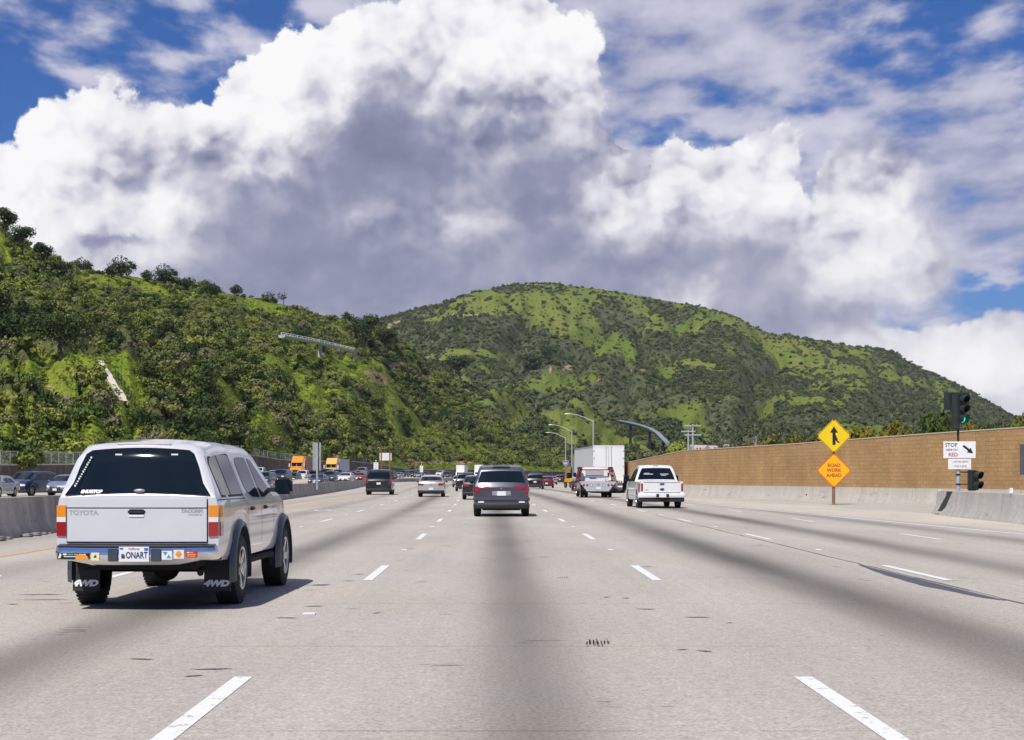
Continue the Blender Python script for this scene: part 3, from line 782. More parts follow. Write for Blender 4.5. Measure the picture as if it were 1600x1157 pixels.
H2 = [np.array([(440, 880, 700), (700, 880, 738), (880, 790, 744), (1000, 520, 744), (1300, 420, 742), (1700, 420, 742), (2600, 420, 742)], float),
      np.array([(440, 1000, 640), (700, 1000, 665), (780, 950, 668), (850, 900, 692), (900, 870, 703), (1000, 850, 708), (1100, 900, 708), (1300, 900, 700), (1600, 900, 700), (2600, 900, 705)], float),
      np.array([(440, 1200, 580), (700, 1200, 590), (800, 1150, 622), (850, 1050, 642), (900, 1020, 646), (960, 1000, 662), (1040, 1080, 668), (1150, 1200, 645), (1300, 1300, 640), (1500, 1300, 668), (1600, 1300, 685), (2600, 1300, 690)], float),
      np.array([(440, 1500, 535), (600, 1500, 538), (700, 1500, 545), (850, 1500, 560), (1000, 1550, 570), (1150, 1650, 575), (1300, 1700, 592), (1450, 1700, 622), (1560, 1700, 660), (1650, 1700, 690), (2600, 1700, 700)], float),
      np.array([(440, 1700, 512), (560, 1750, 507), (600, 1800, 499), (640, 1820, 487), (700, 1850, 472), (740, 1900, 457), (800, 1950, 445), (850, 2000, 442), (900, 2000, 448), (960, 2000, 455), (1050, 2050, 472), (1100, 2050, 480), (1150, 2050, 497), (1200, 2100, 522), (1250, 2100, 532), (1300, 2150, 540), (1350, 2150, 545), (1395, 2150, 549), (1430, 2150, 572), (1500, 2200, 603), (1560, 2200, 638), (1580, 2200, 650), (1650, 2200, 690), (2600, 2300, 700)], float)]
H2.append(back(H2[-1], 400, 90))
px1 = np.arange(-1500, 990, 5.0); px2 = np.concatenate([np.arange(440, 1700, 4.0), np.arange(1700, 2600, 25.0)])
G1 = hill_grid(H1, px1, 34, 6.5, 11, 70.0)
G2 = hill_grid(H2, px2, 30, 24.0, 23, 95.0)
def scr(G): return CX + F * G[0] / G[1], HY - (G[2] - H) * F / G[1]
def patches(G, lst):
    sx, sy = scr(G); g = np.zeros_like(sx)
    nz = fbm(G[0] / 9.0, G[1] / 22.0, 4, 3) - 0.5
    for (cx, cy, rx, ry, sl, k) in lst:
        u = (sx - cx) / rx; v = (sy - cy - sl * (sx - cx)) / ry
        d = 1.12 - np.sqrt(u * u + v * v) + nz * 0.9
        g = np.maximum(g, np.clip(d * 3.5, 0, 1) * k)
    return g
P1 = [(205, 615, 26, 62, 1.0, 1), (60, 592, 95, 20, .25, .95), (20, 625, 60, 14, .1, .8), (385, 470, 75, 9, .35, 1), (118, 562, 48, 9, .2, 1), (15, 670, 30, 30, 0, .9), (60, 690, 40, 16, 0, .9), (150, 660, 16, 30, 0, .5), (330, 500, 40, 10, .3, .5), (430, 568, 32, 9, .3, 1), (540, 578, 40, 14, .3, 1),
      (475, 602, 34, 14, .5, 1), (590, 600, 24, 40, 1, .9), (640, 650, 70, 10, .9, .85), (350, 655, 70, 8, .9, 1), (330, 680, 70, 8, .8, 1), (415, 670, 60, 7, .7, 1), (455, 690, 55, 6, .5, 1), (520, 650, 36, 10, .7, .9), (560, 675, 40, 8, .6, .9), (600, 735, 40, 22, 0, 1), (700, 730, 95, 7, .02, 1), (825, 733, 80, 6, .05, 1),
      (690, 690, 60, 12, .5, .8), (740, 700, 50, 10, .4, .7), (600, 480, 40, 8, 0, .4), (270, 455, 40, 8, .2, .6), (560, 640, 26, 20, .8, .6), (180, 700, 60, 8, 0, .8)]
P2 = [(900, 672, 55, 22, .25, 1), (960, 685, 40, 16, .4, 1), (870, 652, 30, 10, 0, 1), (745, 554, 60, 7, .12, 1), (725, 552, 30, 5, 0, 1), (855, 600, 36, 12, .1, 1), (820, 603, 26, 8, 0, .8), (725, 592, 10, 16, 1, .7), (690, 497, 34, 4, -.2, 1), (735, 466, 40, 6, -.35, 1), (745, 482, 60, 6, -.1, .8), (1000, 700, 40, 10, .4, .8), (1480, 620, 30, 22, .5, .6), (1290, 620, 40, 18, 0, .5)]
CLEAR = [(100, 568, 62, 16), (365, 464, 22, 7), (450, 480, 50, 6), (205, 434, 150, 4), (172, 602, 16, 36), (168, 580, 20, 26), (188, 628, 12, 22), (500, 545, 62, 7), (205, 640, 14, 24)]
clr = np.zeros_like(G1[0]); _sx, _sy = scr(G1)
for (a_, b2, c_, d_) in CLEAR: clr = np.maximum(clr, (((_sx - a_) / c_) ** 2 + ((_sy - b2) / d_) ** 2 < 1) * 1.0)
noise1 = fbm(G1[0] / 26.0, G1[1] / 60.0, 4, 31)
g1 = np.maximum(patches(G1, P1), np.clip((noise1 - 0.54) * 6, 0, .8)); g1 = np.maximum(g1, clr)
sx2, sy2 = scr(G2)
noise2 = fbm(G2[0] / 60.0, G2[1] / 130.0, 5, 41)
up = np.clip((560 + np.clip((sx2 - 1000) / 5, 0, 60) - sy2) / 70, 0, 1) * np.clip((sx2 - 690) / 60, 0, 1)
g2 = np.clip((noise2 - 0.50) * 5 + up * 0.95 - 0.1, 0, .86)
g2 = np.maximum(g2, patches(G2, P2))
dense2 = np.clip(1 - np.abs(sx2 - 700) / 130, 0, 1) * np.clip(1 - np.abs(sy2 - 525) / 32, 0, 1)
g2 = np.where(g2 < .95, g2 * (1 - np.clip(dense2 * 2, 0, 1)), g2)
# bare soil: dirt cuts
dirt1 = patches(G1, [(622, 572, 16, 6, 0, 1), (588, 590, 18, 9, .3, .9), (765, 690, 14, 5, .8, .8), (838, 668, 5, 12, 0, .8), (90, 612, 30, 10, .4, .5), (725, 748, 60, 4, 0, .6), (690, 723, 60, 3, 0, .7), (820, 742, 90, 3, 0, .8)])
dirt2 = patches(G2, [(603, 513, 26, 3.5, -.5, 1), (880, 575, 22, 4, 0, .9), (840, 566, 20, 2, 0, .9), (995, 578, 16, 6, 0, .5), (735, 492, 34, 2, 0, .7), (940, 595, 14, 5, 0, .5), (1010, 560, 24, 8, .2, .4), (730, 500, 100, 2, .1, .5)])

def hill_mat(name, grassA, grassB, scrubA, scrubB, sc):
    m = bpy.data.materials.new(name); m.use_nodes = True; nt = m.node_tree; b = nt.nodes['Principled BSDF']
    at_ = nt.nodes.new('ShaderNodeAttribute'); at_.attribute_name = 'cover'
    r, gch, bch = sep(nt, at_.outputs['Vector'])
    tc = nt.nodes.new('ShaderNodeTexCoord'); P = tc.outputs['Object']
    n1 = noise(nt, P, 0.03 * sc, 5, 0.6); n2 = noise(nt, P, 0.35 * sc, 5, 0.7); n3 = noise(nt, P, 1.6 * sc, 3, 0.7)
    gr = mixc(nt, n1.step(0.35, 0.65), grassA, grassB)
    gr = mixc(nt, n2.step(0.45, 0.65) * 0.75, gr, (0.085, 0.12, 0.025))
    gr = mixc(nt, noise(nt, P, 0.16 * sc, 5, 0.7).step(0.55, 0.72) * 0.6, gr, (0.17, 0.15, 0.05))
    su = mixc(nt, n2.step(0.35, 0.65), scrubA, scrubB)
    k = n3.lin(0.3, 0.7, 0.5, 1.5) * n2.lin(0.3, 0.7, 0.8, 1.2)
    f = (r + (n2 - 0.5) * 0.7).step(0.25, 0.6)
    c = mixc(nt, f, su, gr)
    c = mixc(nt, (gch + (n2 - 0.5) * 0.5).step(0.4, 0.6), c, (0.36, 0.26, 0.15))
    c = mixc(nt, 1.0, c, xyz(nt, k, k, k), 'MULTIPLY')
    nt.links.new(c, b.inputs['Base Color']); b.inputs['Roughness'].default_value = 0.95; b.inputs['Specular IOR Level'].default_value = 0.1
    bn = nt.nodes.new('ShaderNodeBump'); bn.inputs['Strength'].default_value = 1.0; bn.inputs['Distance'].default_value = 1.1
    nt.links.new((n2 + n3 * 0.4).k, bn.inputs['Height']); nt.links.new(bn.outputs[0], b.inputs['Normal'])
    return m
M_H1 = hill_mat('hillside_grass', (0.17, 0.25, 0.018), (0.26, 0.29, 0.032), (0.075, 0.09, 0.028), (0.13, 0.135, 0.05), 1.0)
M_H2 = hill_mat('mountain_grass', (0.12, 0.17, 0.026), (0.195, 0.205, 0.042), (0.065, 0.08, 0.034), (0.10, 0.105, 0.055), 0.5)
def grid_obj(name, G, veg, dirt, m):
    nr, ncol = G[0].shape
    co = np.stack([G[0], G[1], G[2]], -1).reshape(-1, 3)
    idx = np.arange(nr * ncol).reshape(nr, ncol)
    f = np.stack([idx[:-1, :-1], idx[:-1, 1:], idx[1:, 1:], idx[1:, :-1]], -1).reshape(-1, 4)
    o = npmesh(name, co, f, m, smooth=True)
    a = o.data.attributes.new('cover', 'FLOAT_VECTOR', 'POINT')
    a.data.foreach_set('vector', np.stack([veg, dirt, veg * 0], -1).astype(np.float32).reshape(-1))
    return tag(o, kind='structure')
grid_obj('left_hill', G1, g1, dirt1, M_H1)
grid_obj('mountain', G2, g2, dirt2, M_H2)

# ------------------------------------------------------------------ foliage
def leaf_mat(name, cols, trans=0.0):
    m = bpy.data.materials.new(name); m.use_nodes = True; nt = m.node_tree; b = nt.nodes['Principled BSDF']
    oi = nt.nodes.new('ShaderNodeObjectInfo'); tc = nt.nodes.new('ShaderNodeTexCoord')
    cr = nt.nodes.new('ShaderNodeValToRGB'); e = cr.color_ramp.elements
    n = len(cols); e[0].position = 0; e[0].color = (*cols[0], 1); e[1].position = 1; e[1].color = (*cols[-1], 1)
    for i in range(1, n - 1): q = e.new(i / (n - 1)); q.color = (*cols[i], 1)
    nt.links.new(oi.outputs['Random'], cr.inputs[0])
    ln = noise(nt, tc.outputs['Object'], 3.5, 3, 0.6).lin(0.3, 0.7, 0.62, 1.42)
    c = mixc(nt, 1.0, cr.outputs[0], xyz(nt, ln * 1.0, ln, ln * 0.9), 'MULTIPLY')
    nt.links.new(c, b.inputs['Base Color']); b.inputs['Roughness'].default_value = 0.7; b.inputs['Specular IOR Level'].default_value = 0.2
    return m
M_CHAP = leaf_mat('chaparral_leaves', [(0.055, 0.085, 0.018), (0.12, 0.155, 0.03), (0.17, 0.20, 0.04), (0.095, 0.12, 0.04), (0.21, 0.235, 0.04), (0.19, 0.165, 0.10), (0.08, 0.12, 0.024), (0.25, 0.275, 0.045), (0.14, 0.12, 0.095)])
M_CHAP2 = leaf_mat('mountain_brush_leaves', [(0.045, 0.068, 0.026), (0.08, 0.105, 0.038), (0.11, 0.13, 0.055), (0.06, 0.085, 0.032), (0.15, 0.17, 0.055), (0.125, 0.115, 0.085)])
M_OAK = leaf_mat('oak_leaves', [(0.028, 0.048, 0.013), (0.045, 0.068, 0.018), (0.035, 0.056, 0.015)])
M_OLIVE = leaf_mat('olive_tree_leaves', [(0.13, 0.11, 0.012), (0.20, 0.17, 0.018), (0.10, 0.12, 0.018), (0.15, 0.12, 0.014)])
M_GRASSY = leaf_mat('grass_tufts', [(0.15, 0.21, 0.022), (0.22, 0.26, 0.035), (0.11, 0.165, 0.018), (0.20, 0.20, 0.05)])
M_BARK = vary(mat('bark', (0.09, 0.07, 0.05), 0.95), 3, 0.3)
def foliage(seed, n, rad, height, lobes, leaf, flat=0.75, hollow=0.55):
    """crown of many small leaf clumps gathered on several uneven lobes"""
    rs = np.random.RandomState(seed)
    lc = []
    for i in range(lobes):
        a = rs.rand() * 2 * PI; r = rad * 0.62 * math.sqrt(rs.rand()); z = height * (0.28 + 0.5 * rs.rand() * (1 - 0.5 * r / rad))
        lc.append((r * math.cos(a), r * math.sin(a), z, rad * (0.26 + 0.26 * rs.rand())))
    lc = np.array(lc); k = rs.randint(0, lobes, n)
    d = rs.normal(size=(n, 3)); d /= np.linalg.norm(d, axis=1)[:, None]
    rr_ = (hollow + (1 - hollow) * rs.rand(n) ** 0.7)[:, None] * lc[k, 3:4] * (0.85 + 0.3 * rs.rand(n))[:, None]
    p = lc[k, :3] + d * rr_ * np.array([1, 1, flat])
    p[:, 2] = np.maximum(p[:, 2], 0.03 * height)
    nrm = d + rs.normal(size=(n, 3)) * 0.55; nrm /= np.linalg.norm(nrm, axis=1)[:, None]
    ref = rs.normal(size=(n, 3)); a = np.cross(nrm, ref); a /= np.linalg.norm(a, axis=1)[:, None] + 1e-9; b_ = np.cross(nrm, a)
    s_ = (leaf * (0.6 + 0.8 * rs.rand(n)))[:, None]
    q = np.stack([p - a * s_, p - b_ * s_ * .55, p + a * s_, p + b_ * s_ * .55], 1).reshape(-1, 3)
    f = np.arange(n * 4).reshape(n, 4)
    return q, f
def mesh_only(name, co, f, m):
    me = bpy.data.meshes.new(name); n, k = f.shape
    me.vertices.add(len(co)); me.vertices.foreach_set('co', co.astype(np.float32).ravel())
    me.loops.add(n * k); me.loops.foreach_set('vertex_index', f.astype(np.int32).ravel())
    me.polygons.add(n); me.polygons.foreach_set('loop_start', np.arange(0, n * k, k, dtype=np.int32))
    me.update(calc_edges=True); me.materials.append(m); return me
def scatter(name, meshes, P, S, RZ, IDX, label, cat, kind='stuff'):
    src = bpy.data.collections.new(name + '_kinds')
    for i, me in enumerate(meshes): src.objects.link(bpy.data.objects.new('%s_kind_%02d' % (name, i), me))
    me = bpy.data.meshes.new(name); me.vertices.add(len(P)); me.vertices.foreach_set('co', P.astype(np.float32).ravel())
    for an, ty, arr in (('scl', 'FLOAT_VECTOR', S), ('rot', 'FLOAT_VECTOR', RZ), ('idx', 'INT', IDX)):
        a = me.attributes.new(an, ty, 'POINT')
        a.data.foreach_set('vector' if ty == 'FLOAT_VECTOR' else 'value', arr.astype(np.float32 if ty != 'INT' else np.int32).ravel())
    me.materials.append(meshes[0].materials[0])
    o = link(bpy.data.objects.new(name, me))
    ng = bpy.data.node_groups.new(name, 'GeometryNodeTree')
    ng.interface.new_socket('Geometry', in_out='INPUT', socket_type='NodeSocketGeometry'); ng.interface.new_socket('Geometry', in_out='OUTPUT', socket_type='NodeSocketGeometry')
    gi = ng.nodes.new('NodeGroupInput'); go = ng.nodes.new('NodeGroupOutput'); iop = ng.nodes.new('GeometryNodeInstanceOnPoints')
    ci = ng.nodes.new('GeometryNodeCollectionInfo'); ci.inputs['Collection'].default_value = src; ci.inputs['Separate Children'].default_value = True; ci.inputs['Reset Children'].default_value = True
    def na(n_, t_):
        x = ng.nodes.new('GeometryNodeInputNamedAttribute'); x.data_type = t_; x.inputs[0].default_value = n_
        return [q for q in x.outputs if q.enabled and q.name == 'Attribute'][0]
    ng.links.new(gi.outputs[0], iop.inputs['Points']); ng.links.new(ci.outputs[0], iop.inputs['Instance'])
    iop.inputs['Pick Instance'].default_value = True
    ng.links.new(na('idx', 'INT'), iop.inputs['Instance Index']); ng.links.new(na('rot', 'FLOAT_VECTOR'), iop.inputs['Rotation']); ng.links.new(na('scl', 'FLOAT_VECTOR'), iop.inputs['Scale'])
    ng.links.new(iop.outputs[0], go.inputs[0])
    md = o.modifiers.new('scatter', 'NODES'); md.node_group = ng
    tag(o, label, cat, kind=kind); return o
def sample(G, veg, N, seed, Tmax, smin, smax, wfun, dmin=0.02):
    rs = np.random.RandomState(seed); nr, ncol = G[0].shape
    T = G[3][:, 0]; rmax = np.searchsorted(T, Tmax)
    out = []
    r = rs.rand(N * 6) * (rmax - 1); c = rs.rand(N * 6) * (ncol - 1)
    r0 = r.astype(int); c0 = c.astype(int); fr = r - r0; fc = c - c0
    def bil(A): return A[r0, c0] * (1 - fr) * (1 - fc) + A[r0 + 1, c0] * fr * (1 - fc) + A[r0, c0 + 1] * (1 - fr) * fc + A[r0 + 1, c0 + 1] * fr * fc
    X, Y, Z, V = bil(G[0]), bil(G[1]), bil(G[2]), bil(veg)
    sx = CX + F * X / Y
    keep = (rs.rand(len(X)) < wfun(X, Y, sx)) & (rs.rand(len(X)) > V * 1.04 - dmin)
    X, Y, Z = X[keep][:N], Y[keep][:N], Z[keep][:N]; n = len(X)
    s_ = smin + (smax - smin) * rs.rand(n) ** 2.2
    S = np.stack([s_ * (0.85 + .3 * rs.rand(n)), s_ * (0.85 + .3 * rs.rand(n)), s_ * (0.7 + .5 * rs.rand(n))], -1)
    RZ = np.stack([rs.normal(size=n) * .08, rs.normal(size=n) * .08, rs.rand(n) * 6.28], -1)
    return np.stack([X, Y, Z - 0.12 * s_], -1), S, RZ, rs
def brush_meshes(seeds, n, leaf, m, fl=0.7): return [mesh_only('brush', *foliage(s_, n, 1.0, 1.15, 5 + s_ % 4, leaf, fl), m) for s_ in seeds]
B1 = brush_meshes([1, 2, 3, 4, 5], 420, 0.115, M_CHAP)
P_, S_, R_, rs = sample(G1, np.maximum(g1, dirt1), 9800, 5, 4.03, 0.8, 3.2, lambda X, Y, sx: np.clip((Y / 640.0) ** 1.6, .03, 1) * np.where((sx > -250) & (sx < 960), 1, .12))
scatter('hillside_brush', B1, P_, S_, R_, rs.randint(0, 5, len(P_)), 'dense green and grey brush covering the steep left hillside', 'brush')
B1b = [mesh_only('tree_brush', *foliage(s_, 700, 1.0, 1.5, 9, 0.085, 0.85), M_OAK) for s_ in (31, 32, 33)]
P_, S_, R_, rs = sample(G1, np.clip(np.maximum(g1 * 1.3, dirt1) + (fbm(G1[0] / 40.0, G1[1] / 60.0, 3, 77) < .5) * .8, 0, 1), 520, 15, 4.0, 2.0, 4.2, lambda X, Y, sx: np.clip((Y / 640.0) ** 1.3, .08, 1) * np.where((sx > -250) & (sx < 960), 1, .12))
scatter('hillside_scrub_oak', B1b, P_, S_, R_, rs.randint(0, 3, len(P_)), 'darker rounded scrub oaks scattered through the brush of the left hillside', 'scrub')
B2 = brush_meshes([11, 12, 13], 150, 0.20, M_CHAP2)
P_, S_, R_, rs = sample(G2, np.clip(np.maximum(g2, dirt2) * .93, 0, 1), 36000, 6, 4.02, 1.0, 3.9, lambda X, Y, sx: np.clip((Y / 1700.0) ** 1.5, .05, 1) * np.where(sx < 1640, 1, .2))
scatter('mountain_brush', B2, P_, S_, R_, rs.randint(0, 3, len(P_)), 'dark brush dotted over the green mountain in the middle distance', 'brush')
# low grass tufts on the open slopes nearest the road
B3 = [mesh_only('tuft', *foliage(s_, 90, 0.6, 0.5, 6, 0.10, 0.5, 0.2), M_GRASSY) for s_ in (21, 22)]
P_, S_, R_, rs = sample(G1, np.clip(1.0 - g1 * 1.2 + dirt1, 0, 1), 14000, 8, 3.98, 0.6, 1.7, lambda X, Y, sx: np.clip((Y / 500.0) ** 1.4, .35, 1) * np.where((sx > -100) & (sx < 960), 1, .05))
scatter('hillside_grass', B3, P_, S_, R_, rs.randint(0, 2, len(P_)), 'bright yellow green spring grass on the open patches of the left hillside', 'grass')

def on_hill(G, px, py, Tmax=4.0):
    """nearest point of a hill seen in direction px at elevation mark py"""
    sx, sy = scr(G); j = int(np.argmin(np.abs(sx[0] - px))); T = G[3][:, 0]
    col = sy[:, j]; best = None
    for i in range(len(col) - 1):
        if T[i] > Tmax: break
        if col[i] >= py >= col[i + 1] or best is None: best = i
        if col[i] >= py >= col[i + 1]: break
    else: i = len(col) - 2
    if not (col[i] >= py >= col[i + 1]): i = int(np.argmin(np.where(T <= Tmax, col, 9999)))
    Y = G[1][i, j]; return (X_at(px, Y), Y, G[2][i, j])
# tree kinds
def tree_kind(seed, kind, n, rad, height, leaf, m, trunk_r=.18, base=.25, lobes=9):
    q, f = foliage(seed, n, rad, height * (1 - base) * 1.15, lobes, leaf, 0.8)
    q = q + np.array([0, 0, height * base * .6])
    cm = mesh_only('crown', q, f, m)
    t = MB(); rs = random.Random(seed); top = (rs.uniform(-.1, .1) * rad, rs.uniform(-.1, .1) * rad, height * .55)
    t.tube([(0, 0, -.4), (0.02 * rad, 0, height * base * .5), (top[0] * .6, top[1] * .6, height * .38), top], [trunk_r * 1.25, trunk_r, trunk_r * .7, trunk_r * .35], 7)
    for k in range(6):
        a = k * 1.1 + rs.random(); z0 = height * (base + .05 + .05 * k)
        t.tube([(top[0] * .5, top[1] * .5, z0), (math.cos(a) * rad * .35, math.sin(a) * rad * .35, z0 + height * .14), (math.cos(a) * rad * .7, math.sin(a) * rad * .7, z0 + height * .22)], [trunk_r * .5, trunk_r * .3, trunk_r * .1], 5)
    me = bpy.data.meshes.new('trunk'); me.from_pydata([tuple(v) for v in t.v], [], t.f); me.materials.append(M_BARK); me.update()
    return me, cm
KIND = {'oak': tree_kind(51, 'oak', 2600, 5.0, 8.0, .22, M_OAK, .32, .2, 12), 'round': tree_kind(52, 'round', 900, 3.2, 6.5, .26, M_OAK, .22, .28, 8),
        'wide': tree_kind(53, 'wide', 1100, 4.6, 6.2, .28, M_OAK, .25, .2, 10), 'thin': tree_kind(54, 'thin', 120, 2.6, 4.8, .26, M_OAK, .12, .3, 6),
        'olive': tree_kind(55, 'olive', 1800, 2.6, 5.2, .15, M_OLIVE, .16, .1, 9), 'olive_tall': tree_kind(56, 'olive', 1800, 2.2, 7.4, .16, M_OLIVE, .16, .15, 11),
        'bush': tree_kind(57, 'bush', 1500, 3.0, 3.8, .17, M_CHAP, .14, .05, 8), 'dark': tree_kind(58, 'dark', 1500, 4.0, 8.5, .26, M_OAK, .25, .12, 12)}
def plant(kind, loc, s, label, cat='tree', group=None, name=None, rz=None, sz=1.0):
    r = empty(name or {'oak': 'oak_tree', 'round': 'oak_tree', 'wide': 'oak_tree', 'thin': 'sparse_tree', 'olive': 'olive_tree', 'olive_tall': 'olive_tree', 'bush': 'bush', 'dark': 'evergreen_tree'}[kind], loc, random.uniform(0, 6) if rz is None else rz)
    r.scale = (s, s, s * sz); tag(r, label, cat, group)
    tm, cm = KIND[kind]
    link(bpy.data.objects.new('trunk', tm), r); link(bpy.data.objects.new('crown', cm), r)
    return r
def th(kind, px, py, wpx, label, G=G1, sz=1.0, **kw):
    base = {'oak': 10.0, 'round': 6.4, 'wide': 9.2, 'thin': 5.2, 'olive': 5.2, 'olive_tall': 4.4, 'bush': 6.0, 'dark': 8.0}[kind] * 0.95
    x, y, z = on_hill(G, px, py); s = 1.3 * wpx * y / F / base
    return plant(kind, (x, y, z + (.2 if kind in ('oak', 'thin', 'dark') else -1.3 * s)), s, label, sz=sz, **kw)
th('oak', 94, 561, 84, 'big dark oak standing alone on the green slope above the pale drain', sz=1.05)
th('dark', 22, 548, 70, 'dark evergreen mass left of the big round oak on the slope', sz=.8)
th('dark', -25, 540, 90, 'dark evergreen cut by the left edge beside the oak')
th('round', 366, 463, 22, 'small lone round tree on the bare grassy ridge')
th('thin', 423, 474, 18, 'spindly sparse tree, first of the three right of the lone ridge tree')
th('thin', 443, 478, 20, 'spindly sparse tree, middle of the three right of the lone ridge tree')
th('thin', 478, 492, 13, 'spindly sparse tree, last of the three right of the lone ridge tree')
th('round', 381, 466, 10, 'tiny dark shrub tree just right of the lone ridge tree')
th('wide', 130, 427, 34, 'spreading ridge oak, first tree on the skyline right of the steep brushy shoulder')
th('wide', 190, 433, 44, 'widest skyline oak with a bright gap under its crown')
th('round', 170, 432, 22, 'small olive coloured tree under the left side of the widest skyline oak')
th('round', 226, 438, 20, 'slim skyline tree right of the widest skyline oak')
th('wide', 257, 442, 40, 'dense dark skyline oak in the middle of the ridge')
th('wide', 292, 452, 30, 'rounded skyline oak right of the middle of the ridge')
th('round', 313, 458, 18, 'pale thin skyline tree between two dark oaks')
th('wide', 330, 463, 34, 'dark skyline oak at the right end of the tree line')
th('dark', 8, 372, 40, 'dark tree at the top left corner of the hill')
th('dark', 35, 400, 40, 'dark tree leaning out of the steep brushy shoulder at upper left')
th('dark', 66, 418, 34, 'dark tree at the foot of the steep brushy shoulder')
th('wide', 92, 432, 40, 'broad dark tree in the dip between the shoulder and the skyline oaks')
th('bush', 545, 520, 26, 'dark bushy tree rising above the middle of the elevated guideway')
th('dark', 572, 545, 46, 'large dark evergreen just beyond the right end of the elevated guideway')
th('dark', 604, 552, 34, 'olive evergreen right of the large dark one by the guideway')
th('dark', 470, 545, 30, 'dark tree behind the left half of the elevated guideway')
th('dark', 506, 552, 26, 'dark tree in front of the middle of the elevated guideway', sz=.6)
th('dark', 857, 566, 26, 'dark clump of trees beside the tan dirt patch on the mountain', G=G2)
th('dark', 828, 578, 36, 'low dark tree left of the tan dirt patch on the mountain', G=G2, sz=.6)
th('dark', 719, 600, 40, 'tall dark tree on the far side of the spur', G=G2)
# trees behind the brown wall
rt = random.Random(12)
def behind(kind, px, top, wpx, Y, label, **kw):
    base = {'olive': 4.9, 'olive_tall': 4.2, 'dark': 7.6, 'bush': 5.7}[kind]; hh = {'olive': 5.2, 'olive_tall': 7.4, 'dark': 8.5, 'bush': 3.8}[kind]
    Y = Y * 1.12; s = 1.75 * wpx * Y / F / base; zt = H + (HY - top) / F * Y; sz = max(.4, zt / (hh * s) * 1.22)
    return plant(kind, (X_at(px, Y), Y, -0.1), s, label, sz=sz, **kw)
BH = [('olive', 1335, 668, 60, 128, 'rounded olive green tree just right of the yellow merge sign'), ('olive', 1372, 672, 42, 124, 'olive tree second right of the yellow merge sign'), ('olive_tall', 1394, 652, 34, 130, 'tallest orange green tree between the merge sign and the signal'),
      ('olive', 1425, 672, 46, 122, 'low olive tree under the tall orange green one'), ('bush', 1458, 664, 60, 118, 'grey green bush left of the ramp signal head'), ('olive_tall', 1482, 655, 26, 126, 'slim tree partly behind the ramp signal head'),
      ('olive_tall', 1522, 656, 30, 122, 'tree just right of the ramp signal head'), ('dark', 1548, 656, 34, 124, 'dark tree over the wall between the signal and the right edge'), ('dark', 1572, 654, 30, 120, 'dark tree second from the right edge over the wall'), ('olive_tall', 1592, 640, 34, 116, 'bright tall tree over the wall at the right edge'),
      ('olive', 1180, 690, 46, 170, 'round tree behind the bare grey tree'), ('olive', 1225, 684, 50, 165, 'yellow brown tree right of the bare grey tree'), ('olive', 1262, 680, 44, 150, 'small olive tree left of the yellow merge sign'), ('bush', 1285, 690, 40, 150, 'low bush hidden behind the yellow merge sign'),
      ('dark', 1140, 690, 36, 230, 'dark tree left of the bare grey tree'), ('dark', 1108, 698, 40, 260, 'dark tree among the pale roofs right of the power poles'), ('bush', 1055, 702, 44, 260, 'dark bush left of the power poles above the wall'), ('bush', 1015, 712, 50, 280, 'green bush above the thin left part of the wall'),
      ('dark', 1200, 672, 30, 210, 'dark pointed tree behind the yellow brown tree')]
for k in BH: behind(*k)
# bare tree
def bare_tree(loc, h, label):
    r = empty('bare_tree', loc, .4); tag(r, label, 'tree'); t = MB(); rs = random.Random(5)
    m = vary(mat('bare_bark', (0.30, 0.26, 0.22), 0.9), 4, .2)
    t.tube([(0, 0, -.3), (.1, 0, h * .25), (-.1, .1, h * .45)], [.16, .12, .09], 7); t.build('trunk', m, r)
    b_ = MB()
    def br(p, d, L, rr_, n):
        q = [p]; 
        for i in range(3):
            d = (d + Vector((rs.uniform(-.35, .35), rs.uniform(-.35, .35), rs.uniform(-.1, .25)))).normalized(); q.append(q[-1] + d * L / 3)
        b_.tube(q, [rr_, rr_ * .8, rr_ * .6, rr_ * .35], 4)
        if n:
            for i in range(3): br(q[rs.choice((1, 2, 3))], (d + Vector((rs.uniform(-1, 1), rs.uniform(-1, 1), rs.uniform(-.3, .7)))).normalized(), L * .62, rr_ * .55, n - 1)
    for i in range(7):
        a = i * .9; br(Vector((0, 0, h * (.2 + .04 * i))), Vector((math.cos(a), math.sin(a), .7)), h * .42, .06, 3)
    b_.build('branches', m, r)
bare_tree((X_at(1168, 160), 160, 0), 5.6, 'bare grey leafless tree above the brown wall')

